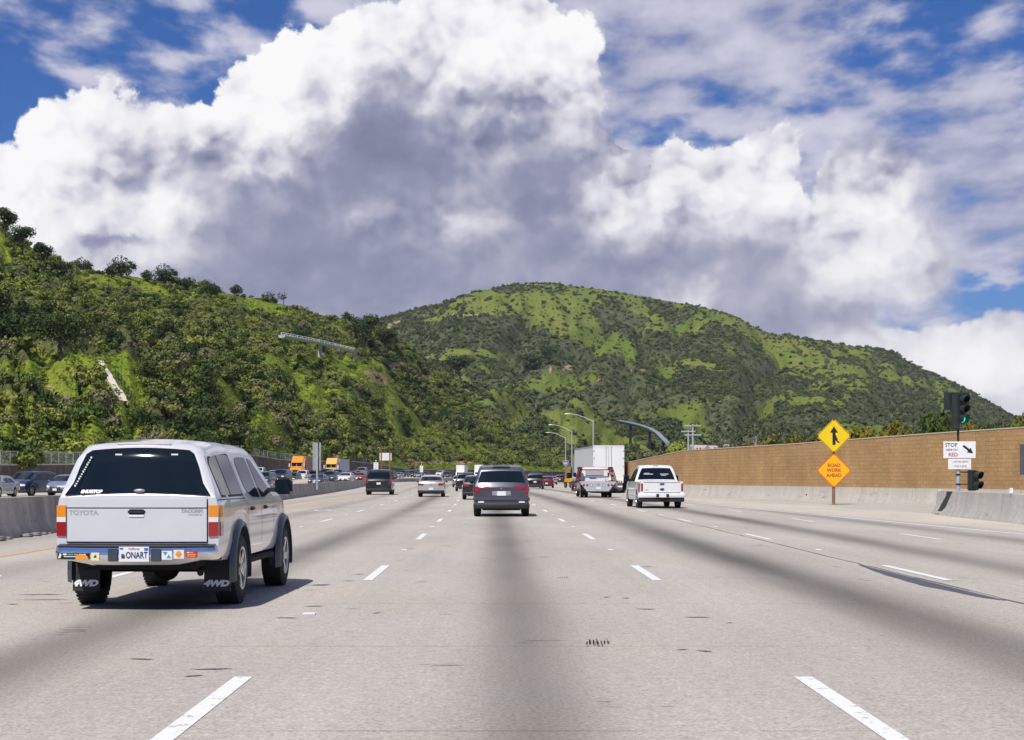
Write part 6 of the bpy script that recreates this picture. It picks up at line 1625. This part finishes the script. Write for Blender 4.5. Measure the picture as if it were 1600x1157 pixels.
# ------------------------------------------------------------------ signs, signals, poles
M_YEL = vary(mat('sign_yellow', (.80, .55, .0), .45, 0, .3), 3, .04); M_ORG = mat('sign_orange_yellow', (.84, .43, .0), .5); M_OR2 = mat('sign_orange', (.72, .12, .01), .5); M_SB = mat('sign_black', (.012, .012, .012), .5); M_REDL = mat('sign_red_lettering', (.42, .02, .03), .5)
def sign_post():
    Y = 83.0; x, _, _ = at(1303, 789, Y); root = empty('road_sign', (x, Y, 0), 0); tag(root, 'yellow diamond merge arrow sign above an orange diamond work sign on one wooden post', 'road sign')
    p = MB(); p.box(-.075, .075, .02, .12, -.1, 4.2, b=.01); p.build('post', MT['wood'], root)
    h = 1.0 / math.sqrt(2)
    def diamond(zc, d, fm, bm_, nm):
        def dia(r, y0, y1): return [(0, r), (r, 0), (0, -r), (-r, 0)]
        o = MB(); 
        def rd(r, cc=.05):
            pts = []
            for (a, b_) in ((0, 1), (1, 0), (0, -1), (-1, 0)):
                t = (b_, -a); pts += [(a * r - a * cc - t[0] * cc, b_ * r - b_ * cc - t[1] * cc), (a * r - a * cc + t[0] * cc, b_ * r - b_ * cc + t[1] * cc)]
            return pts
        o.prism([(a, b_ + zc) for a, b_ in rd(d)], -.010, .006, 1)
        o.prism([(a, b_ + zc) for a, b_ in rd(d - .035)], -.013, -.006, 1)
        o.prism([(a, b_ + zc) for a, b_ in rd(d - .07)], -.016, -.009, 0)
        return o.build(nm, [fm, bm_], root)
    z1 = H + (HY - 681.5) / F * Y; z2 = H + (HY - 735.5) / F * Y
    a_ = diamond(z1, .875, M_YEL, M_SB, 'merge_panel'); b_ = diamond(z2, .865, M_ORG, M_OR2, 'work_panel')
    # thin yellow rim outside the black line
    rim = MB()
    for (u0, v0), (u1, v1) in (((0, 1), (1, 0)), ((1, 0), (0, -1)), ((0, -1), (-1, 0)), ((-1, 0), (0, 1))):
        r0, r1 = .872, .842; c_ = .05
        f = lambda r, t: ((u0 + (u1 - u0) * t) * r, -.0165, z1 + (v0 + (v1 - v0) * t) * r)
        rim.add([f(r0, c_), f(r0, 1 - c_), f(r1, 1 - c_), f(r1, c_)], [(0, 1, 2, 3)])
    rim.build('rim', M_YEL, a_)
    ar = MB(); ar.prism([(-.075, z1 - .44), (.075, z1 - .44), (.075, z1 + .20), (-.075, z1 + .20)], -.020, -.014); ar.prism([(-.20, z1 + .16), (.20, z1 + .16), (0, z1 + .47)], -.021, -.013)
    ar.prism([(.07, z1 - .10), (.20, z1 - .24), (.28, z1 - .30), (.235, z1 - .36), (.13, z1 - .28), (.07, z1 - .20)], -.0205, -.0135); ar.prism([(.07, z1 + .02), (.075, z1 - .12), (.16, z1 - .2), (.20, z1 - .16), (.13, z1 - .08), (.12, z1 + .02)], -.0198, -.0138); ar.build('arrow', M_SB, a_)
    t = MB()
    for w, dz in (('ROAD', .245), ('WORK', 0.0), ('AHEAD', -.245)): add_text(t, w, .235, (0, -.018, z2 + dz), bold=.006, narrow=.95, depth=.002)
    t.build('lettering', M_REDL, b_)
sign_post()
M_HOUS = vary(mat('signal_housing', (.018, .024, .022), .5), 6, .2)
def head_(root, x, y, z, rz, n, lit, plate_=True, name='signal_head'):
    """signal head: n lenses from the top, facing local -Y"""
    e = MB(); M = Matrix.Translation((x, y, z)) @ Matrix.Rotation(rz, 4, 'Z')
    s_ = .36
    e.box(-.18, .18, 0, .22, -s_ * n, 0, 0, M, b=.02)
    if plate_: e.box(-.33, .33, .20, .22, -s_ * n - .12, .12, 0, M)
    for k in range(n):       # visors: open tubes
        zc = -s_ * (k + .5); vs = []; m_ = 16
        for d, r0 in ((-.30, .155), (.0, .155), (.0, .14), (-.30, .14)):
            for j in range(m_ + 1):
                a = R(-50) + R(280) * j / m_; dd = d if d == 0 else d * (.75 + .25 * math.sin(a)); vs.append((r0 * math.cos(a), dd, zc + r0 * math.sin(a)))
        q = m_ + 1; e.add(vs, [(i * q + j, i * q + j + 1, ((i + 1) % 4) * q + j + 1, ((i + 1) % 4) * q + j) for i in range(4) for j in range(m_)], 0, M)
    o = e.build(name, M_HOUS, root)
    for k in range(n):
        zc = -s_ * (k + .5); l_ = MB()
        l_.sphere((0, -.005, zc), .14, sc=(1, .25, 1)); l_.v = [tuple(M @ Vector(v)) for v in l_.v]
        col = ('red', 'amber', 'green')[k] if n == 3 else ('red', 'green')[k]
        if lit == k: mm = mat('lit_green', (0, .5, .35), .3, emit=(.01, .9, .55), estr=1.1)
        else: mm = mat('dark_lens_' + col + name, {'red': (.05, .008, .008), 'amber': (.05, .03, .005), 'green': (.005, .03, .025)}[col], .2)
        l_.build('lens', mm, o, 60)
    return o
def ramp_signal():
    Y = 63.0; x = X_at(1497, Y); root = empty('ramp_signal', (x, Y, 0), 0); tag(root, 'ramp traffic signal pole with a lit green light and white stop sign panels', 'traffic signal')
    sc = F / Y; zz = lambda py: H + (HY - py) / sc
    p = MB(); p.tube([(0, 0, 0), (0, 0, zz(733))], .075, 14, 0); p.tube([(0, 0, zz(716)), (0, 0, zz(668))], .045, 10, 1); p.build('pole', [MT['galv'], M_HOUS], root, 50)
    c_ = MB(); c_.tube([(0, 0, zz(742) - .03), (0, 0, zz(742) + .03)], .09, 12); c_.tube([(0, 0, zz(757) - .03), (0, 0, zz(757) + .03)], .09, 12); c_.tube([(0, 0, zz(738)), (.55, 0, zz(738))], .025, 6); c_.tube([(0, 0, zz(757)), (.55, 0, zz(757))], .025, 6); c_.build('bracket', M_HOUS, root)
    # main head, turned towards the ramp on the right, with its square back plate
    o = head_(root, .12, -.16, zz(617), R(30), 3, 2, plate_=False, name='upper_signal_head')
    bx = MB(); bx.box(-.52, .42, .02, .06, zz(641), zz(613.5), b=.01); bx.box(-.28, .02, -.20, .02, zz(671), zz(615), b=.02); bx.build('backplate', M_HOUS, o)
    o2 = head_(root, .62, -.16, zz(736), R(35), 2, None, plate_=False, name='lower_signal_head')
    bx = MB(); bx.box(.36, .66, -.12, .06, zz(767), zz(735), b=.02); bx.build('backplate', M_HOUS, o2)
    s1 = MB(); s1.box(-.575, .62, -.125, -.11, zz(716.2), zz(690.2), 0, b=.004)
    add_text(s1, 'STOP', .19, (-.29, -.127, zz(696)), bold=.003, m=1, depth=.001); add_text(s1, 'HERE ON', .105, (-.27, -.127, zz(703.5)), m=1, bold=.001, depth=.001); add_text(s1, 'RED', .19, (-.22, -.127, zz(711)), bold=.003, m=2, depth=.001)
    M = Matrix.Translation((.33, 0, zz(702.5))) @ Matrix.Rotation(R(38), 4, 'Y')
    s1.prism([(-.22, -.04), (.04, -.04), (.04, -.11), (.25, 0), (.04, .11), (.04, .04), (-.22, .04)], -.131, -.126, 1, M)
    s1.build('stop_sign_panel', [MT['white'], M_SB, M_REDL], root)
    s2 = MB(); s2.box(-.40, .45, -.125, -.11, zz(733.6), zz(717.5), 0, b=.004)
    add_text(s2, '1 CAR PER GREEN', .085, (.03, -.127, zz(722)), m=1, narrow=.92, depth=.001); add_text(s2, 'THIS LANE', .10, (.05, -.127, zz(729)), m=1, depth=.001)
    s2.build('lane_sign_panel', [MT['white'], M_SB], root)
ramp_signal()
# tall grey sign seen from behind on the median
def median_sign(px, Y, y0, y1, w, label, back=True):
    x = X_at(px, Y); root = empty('lane_sign', (x, Y, 0), 0); tag(root, label, 'road sign'); zz = lambda py: H + (HY - py) * Y / F
    p = MB(); p.tube([(0, 0, .5), (0, 0, zz(y0 + 1))], .06, 10); p.build('post', MT['galv'], root, 50)
    if back:
        s_ = MB(); s_.box(-w / 2 - .05, -.02, -.02, .0, zz(y1), zz(y0)); s_.box(.12, w / 2, .10, .13, zz(y1 + .5), zz(y0 + .5)); s_.build('panel', MT['grey'], root)
    else:
        s_ = MB(); zs = zz(y0 + (y1 - y0) * .27); s_.box(-w / 2, w / 2, -.10, -.07, zs, zz(y0), 0); s_.box(-w / 2, w / 2, -.10, -.07, zz(y1), zs - .02, 1)
        c = (zs + zz(y0)) / 2; r0 = (zz(y0) - zs) * .40
        s_.add([(0, -.104, c + r0), (r0 * .5, -.104, c), (0, -.104, c - r0), (-r0 * .5, -.104, c)], [(0, 1, 2, 3)], 1)
        for k, w_ in enumerate((.6, .45, .62, .5)):
            z = zz(y1) + (zs - zz(y1)) * (.82 - .2 * k); s_.box(-w * w_ / 2, w * w_ / 2, -.104, -.10, z - .05, z + .05, 2)
        s_.build('panel', [M_SB, MT['white'], MT['textgrey']], root)
median_sign(495.5, 115, 691.5, 735, .50, 'tall grey backed lane sign on a white pole standing on the median', True)
median_sign(587.5, 240, 718, 735.5, .66, 'white lane sign with a black diamond header above the black full size SUV', False)
median_sign(658.5, 420, 724, 738, .80, 'smaller and farther white lane sign with a black header above the champagne sedan', False)
def blank_sign():
    Y = 425.0; x = X_at(602.5, Y); root = empty('billboard_sign', (x, Y, 0), 0); tag(root, 'pale blank backed sign board on two rusty brown posts at the foot of the hill', 'sign'); zz = lambda py: H + (HY - py) * Y / F
    b_ = MB(); b_.box(-1.5, 1.5, -.04, .0, zz(719.8), zz(708), 0)
    for i in range(-4, 5): b_.box(i * .35 - .02, i * .35 + .02, -.06, -.04, zz(719.8), zz(708), 1)
    b_.build('panel', [MT['white'], MT['galv']], root)
    for dx in (-1.10, 1.05): p = MB(); p.box(dx - .13, dx + .13, -.25, -.06, -.2, zz(703.5)); p.build('post', MT['brownpost'], root)
blank_sign()
# street lights with long curved arms
def street_light(px, Y, ytop, pxarm, yarm, label, shield=None):
    x = X_at(px, Y); zt = H + (HY - ytop) * Y / F; za = H + (HY - yarm) * Y / F; ax = X_at(pxarm, Y) - x
    root = empty('street_light', (x, Y, 0), 0); tag(root, label, 'street light', 'street lights along the right side')
    p = MB(); p.tube([(0, 0, 0), (0, 0, zt)], [.17, .11], 10); p.build('pole', MT['galv'], root, 50)
    a = MB(); pts = []
    for i in range(9):
        t = i / 8; pts.append((ax * t, 0, zt - .25 + (za - zt + .25) * math.sin(t * PI / 2)))
    a.tube(pts, [.09 - .04 * i / 8 for i in range(9)], 8); a.build('arm', MT['galv'], root, 50)
    l_ = MB(); l_.sphere((ax - .2, 0, za - .02), .38, sc=(1.25, .5, .28)); l_.build('lamp', MT['white'], root, 60)
    if shield:
        s_ = MB(); z = H + (HY - 723.5) * Y / F; r0 = .78
        pts = [(-.75, .45), (-.35, .62), (0, .5), (.35, .62), (.75, .45), (.70, -.1), (.40, -.55), (0, -.8), (-.40, -.55), (-.70, -.1)]
        s_.prism([(a_ * r0 * 1.12, z + b_ * r0 * 1.12) for a_, b_ in pts], -.24, -.21, 2); s_.prism([(a_ * r0, z + b_ * r0) for a_, b_ in pts], -.26, -.22, 0); s_.prism([(a_ * r0, z + b_ * r0) for a_, b_ in pts if b_ > .4] + [(.57, z + .2), (-.57, z + .2)], -.27, -.25, 1)
        add_text(s_, '405', .62, (0, -.275, z - .12), m=2, bold=.01, narrow=.8)
        s_.build('route_shield', [mat('shield_blue', (.10, .16, .55), .5), mat('shield_red', (.5, .04, .08), .5), MT['white']], root)
street_light(883.8, 385, 683.5, 857.5, 676, 'farthest street light with a round blue route shield on its pole', True)
street_light(893.6, 330, 673, 862, 664, 'middle street light of the three, between the shield pole and the tallest')
street_light(927, 262, 656.5, 888, 647, 'tallest and nearest street light, rising behind the white trailer')
def power_pole(px, Y, ytop, arms, label, w):
    x = X_at(px, Y); zz = lambda py: H + (HY - py) * Y / F
    root = empty('utility_pole', (x, Y, 0), 0); tag(root, label, 'utility pole')
    m = vary(mat('pale_pole', (.42, .45, .44), .8), 3, .15)
    p = MB(); p.tube([(0, 0, 0), (0, 0, zz(ytop))], [.17, .12], 8); p.build('pole', m, root, 50)
    for py, a, b_ in arms:
        c = MB(); z = zz(py); c.box(X_at(px + a, Y) - x, X_at(px + b_, Y) - x, -.16, -.03, z - .09, z + .09)
        for k in range(5): xx = (X_at(px + a, Y) - x) * (1 - k / 4) + (X_at(px + b_, Y) - x) * k / 4; c.tube([(xx, -.1, z + .09), (xx, -.1, z + .24)], .035, 6)
        c.build('cross_arm', m, root)
power_pole(1082.5, 245, 663.5, ((665.5, -13, 12.5), (680, -13, 13)), 'taller utility pole with two cross arms above the brown wall', 1)
power_pole(1075.5, 262, 672, ((674.5, -11, 11),), 'shorter utility pole with one cross arm beside the taller one', 1)
w_ = MB(); x0, _, z0 = at(1066, 675, 262); x1, y1, z1 = at(1035, 688, 420)
w_.tube([((x0 + (x1 - x0) * t), 262 + 158 * t, z0 + (z1 - z0) * t - 3 * t * (1 - t)) for t in [i / 8 for i in range(9)]], .04, 4); tag(w_.build('power_line', MT['grey']), 'thin wire running from the short utility pole towards the hill', 'wire')
# elevated guideways on the slopes
M_GW = vary(mat('guideway_concrete', (.50, .50, .48), .8), .4, .1)
def guideway(pts, dep, label, m, legs, wid=3.2, rail=True, name='elevated_guideway'):
    P = [at(*p) for p in pts]; root = empty(name, P[0], 0); tag(root, label, 'bridge'); o0 = Vector(P[0])
    b_ = MB(); Q = [(p[0] - o0.x, p[1] - o0.y) for p in P]; zs = [p[2] - o0.z for p in P]
    cum = Q
    vs = []; n = 6
    for i, (q, z) in enumerate(zip(Q, zs)):
        a = Q[max(i - 1, 0)]; c = Q[min(i + 1, len(Q) - 1)]; d = Vector((c[0] - a[0], c[1] - a[1])).normalized(); nx, ny = d.y, -d.x
        for (o, zz_) in ((-wid / 2, 0), (-wid / 2, .35), (wid / 2, .35), (wid / 2, 0), (wid * .25, -dep), (-wid * .25, -dep)): vs.append((q[0] + nx * o, q[1] + ny * o, z + zz_))
    fs = [(i * n + j, i * n + (j + 1) % n, (i + 1) * n + (j + 1) % n, (i + 1) * n + j) for i in range(len(Q) - 1) for j in range(n)] + [tuple(range(n)), tuple((len(Q) - 1) * n + j for j in range(n - 1, -1, -1))]
    b_.add(vs, fs); b_.build('deck', m, root)
    if rail:
        r_ = MB()
        for i in range(len(Q) - 1):
            for k in range(8):
                t = k / 8; x = Q[i][0] * (1 - t) + Q[i + 1][0] * t; y = Q[i][1] * (1 - t) + Q[i + 1][1] * t; z = zs[i] * (1 - t) + zs[i + 1] * t
                r_.box(x - .10, x + .10, y - wid / 2, y - wid / 2 + .1, z + .35, z + .75 + .35 * ((k * 7 + i) % 3 == 0))
            r_.tube([(Q[i][0], Q[i][1] - wid / 2, zs[i] + 1.1), (Q[i + 1][0], Q[i + 1][1] - wid / 2, zs[i + 1] + 1.1)], .07, 4)
        r_.build('railing', MT['plate'], root)
    for (i, h_) in legs:
        l_ = MB(); l_.box(Q[i][0] - .6, Q[i][0] + .6, Q[i][1] - .5, Q[i][1] + .5, zs[i] - dep - h_, zs[i] - dep * .9); l_.build('pier', m if rail else MT['under'], root)
gd = lambda px, py: on_hill(G1, px, py + 6)[1] - 6
gy = gd(552, 548) - 22
gm = min(gy + 12, gd(440, 534) - 26)
guideway([(p_, q_, gm + (gy - gm) * (p_ - 440) / 115.0) for p_, q_ in ((440, 526), (460, 529.5), (480, 533), (500, 537), (520, 541.5), (540, 546), (555, 549.5))], .45, 'long pale elevated guideway with a white railing crossing the left hillside', M_GW, ((6, 3), (3, 4)), wid=2.0)
M_GD = vary(mat('dark_guideway', (.20, .235, .26), .8), .4, .1)
guideway([(968, 658, 820), (985, 661.5, 800), (1000, 665, 780), (1015, 670, 760), (1027, 677, 740), (1036, 686, 725), (1043, 693, 715)], 1.1, 'dark curved elevated track swooping down behind the white trailer and power poles', M_GD, ((1, 9), (3, 9), (5, 6)), wid=2.0, rail=False, name='curved_track')
# fences: chain link above the retaining wall
M_MESH = bpy.data.materials.new('chain_link'); M_MESH.use_nodes = True
nt = M_MESH.node_tree; b_ = nt.nodes['Principled BSDF']; b_.inputs['Base Color'].default_value = (.42, .43, .42, 1); b_.inputs['Roughness'].default_value = .5; b_.inputs['Alpha'].default_value = .30
def wall_fence(path, tops, hgt, gap, label, mesh=True):
    root = empty('chain_link_fence', (0, 0, 0), 0); tag(root, label, 'fence'); p = MB(); q = MB(); prev = None
    for i in range(len(path) - 1):
        (x0, y0), (x1, y1) = path[i], path[i + 1]; n = max(1, int(math.hypot(x1 - x0, y1 - y0) / gap))
        for j in range(n):
            t = j / n; x, y, z = x0 + (x1 - x0) * t, y0 + (y1 - y0) * t, tops[i] + (tops[i + 1] - tops[i]) * t + .14
            p.tube([(x, y, z - .1), (x, y, z + hgt)], .045, 5)
            if prev and mesh: q.add([(prev[0], prev[1], prev[2]), (x, y, z), (x, y, z + hgt), (prev[0], prev[1], prev[2] + hgt)], [(0, 1, 2, 3)])
            if prev: p.tube([(prev[0], prev[1], prev[2] + hgt), (x, y, z + hgt)], .03, 4)
            prev = (x, y, z)
    p.build('post', MT['galv'], root)
    if mesh: q.build('mesh', M_MESH, root)
wall_fence(WALLL[1:8], WALLL_TOP[1:8], 1.35, 2.6, 'grey chain link fence on the retaining wall at the left')
wall_fence(WALLL[7:12], WALLL_TOP[7:12], 1.3, 4.5, 'thin pale fence on the retaining wall behind the semi trucks')
# concrete drain running down the slope with a dark fence beside it
def slope_strip(pts, w, name, m, kind=None):
    P = [on_hill(G1, a, b_) for a, b_ in pts]; P2 = []
    for p, q in zip(P[:-1], P[1:]):
        for k in range(4): t = k / 4; P2.append(tuple(p[i] + (q[i] - p[i]) * t for i in range(3)))
    P2.append(P[-1]); mb = MB(); rr2 = random.Random(4); vs = []
    for (x, y, z) in P2:
        k = rr2.uniform(.7, 1.25); vs += [(x - w * k, y, z + .1), (x - w * k, y, z + .75), (x + w * k, y + .4, z + .8), (x + w * k, y + .4, z + .1)]
    mb.add(vs, [(4 * i + j, 4 * i + 4 + j, 4 * i + 5 + j, 4 * i + 1 + j) for i in range(len(P2) - 1) for j in range(3)]); return mb.build(name, m), P2
dr, _ = slope_strip([(157, 568), (162, 580), (169, 592), (178, 606), (186, 620), (194, 634)], .55, 'concrete_drain', vary(mat('broken_concrete', (.55, .50, .42), .9), 1.5, .3))
tag(dr, 'pale broken concrete drain running down the green slope right of the big oak', 'drain')
root = empty('slope_fence', (0, 0, 0), 0); tag(root, 'dark wire fence stepping down the slope right of the concrete drain', 'fence')
P = [on_hill(G1, a, b_) for a, b_ in [(180, 586), (185, 595), (190, 603), (195, 611), (200, 619), (205, 628), (211, 637), (217, 645), (224, 654)]]
f_ = MB(); g_ = MB()
for i, p in enumerate(P):
    f_.tube([(p[0], p[1], p[2] - .2), (p[0], p[1], p[2] + 1.9)], .07, 5)
    if i: q = P[i - 1]; g_.add([(q[0], q[1], q[2]), p, (p[0], p[1], p[2] + 1.8), (q[0], q[1], q[2] + 1.8)], [(0, 1, 2, 3)])
f_.build('post', MT['black'], root)
M_DM = bpy.data.materials.new('dark_wire_mesh'); M_DM.use_nodes = True; b_ = M_DM.node_tree.nodes['Principled BSDF']; b_.inputs['Base Color'].default_value = (.03, .05, .05, 1); b_.inputs['Alpha'].default_value = .35
g_.build('mesh', M_DM, root)
# pale houses beyond the wall
def house(px, py, wpx, Y, label, col, h=2.6):
    x, _, _ = at(px, 0, Y); w = wpx * Y / F; zt = H + (HY - py) * Y / F; root = empty('house', (x, Y, 0), R(12)); tag(root, label, 'house')
    b_ = MB(); b_.box(-w / 2, w / 2, 0, 7, 0, zt - 1.0); b_.build('wall', mat('house_wall', col, .8), root)
    r_ = MB(); r_.add([(-w / 2 - .3, -.4, zt - 1.0), (w / 2 + .3, -.4, zt - 1.0), (w / 2 + .3, 7.4, zt - 1.0), (-w / 2 - .3, 7.4, zt - 1.0), (-w / 2 - .3, 3.5, zt), (w / 2 + .3, 3.5, zt)], [(0, 1, 5, 4), (2, 3, 4, 5), (0, 4, 3), (1, 2, 5), (0, 3, 2, 1)]); r_.build('roof', mat('house_roof', (.42, .38, .33), .8), root)
    for k in range(3):
        wd = MB(); xx = -w / 2 + w * (k + .5) / 3; wd.box(xx - .5, xx + .5, -.02, 0, zt - 2.3, zt - 1.3); wd.build('window', MT['glass'], root)
house(1100, 695, 22, 300, 'pale house roof just right of the utility poles', (.6, .57, .5)); house(1130, 696, 24, 285, 'second pale house, left of the bare grey tree', (.66, .64, .6)); house(1152, 694, 14, 275, 'small white house under the bare grey tree', (.72, .72, .7))
# yellow digger at the shoulder by the end of the wall
def digger():
    Y = 205.0; x = X_at(898.5, Y); root = empty('yellow_digger', (x, Y, 0), R(20)); tag(root, 'yellow digger with a raised dark arm on the shoulder left of the white trailer', 'digger')
    b_ = MB(); b_.box(-.45, .45, 0, 2.4, .6, 1.15, b=.1); b_.box(-.35, .35, .5, 1.5, 1.1, 1.2, b=.05); b_.build('body', mat('machine_yellow', (.75, .42, .02), .5), root)
    c = MB(); c.box(-.38, .38, .9, 1.9, 1.15, 1.85, b=.08); c.build('cab', MT['glass'], root)
    a = MB(); a.tube([(-.1, 0, 1.0), (-.35, -.3, 1.9), (-.55, -.4, 2.35)], .11, 6); a.tube([(-.55, -.4, 2.35), (-.62, -.6, 2.5), (-.60, -.8, 2.1)], .10, 6); a.build('arm', MT['black'], root)
    k = MB(); k.box(-.85, -.45, -1.0, -.6, 1.85, 2.3, b=.05); k.build('bucket', MT['black'], root)
    wheelset(root, [(sg * .42, y) for sg in (-1, 1) for y in (.4, 2.0)], .38, .2)
digger()

# ------------------------------------------------------------------ light haze over the valley
hz = MB(); hz.box(-2600, 3200, -200, 2750, -1.2, 330)
mh = bpy.data.materials.new('valley_haze'); mh.use_nodes = True; nt = mh.node_tree; nt.nodes.clear()
ho = nt.nodes.new('ShaderNodeOutputMaterial'); pv = nt.nodes.new('ShaderNodeVolumePrincipled')
pv.inputs['Color'].default_value = (0.80, 0.88, 1.0, 1); pv.inputs['Density'].default_value = 0.000042; pv.inputs['Anisotropy'].default_value = 0.2
nt.links.new(pv.outputs[0], ho.inputs['Volume'])
tag(hz.build('haze', mh), kind='stuff')
SC.cycles.volume_bounces = 0
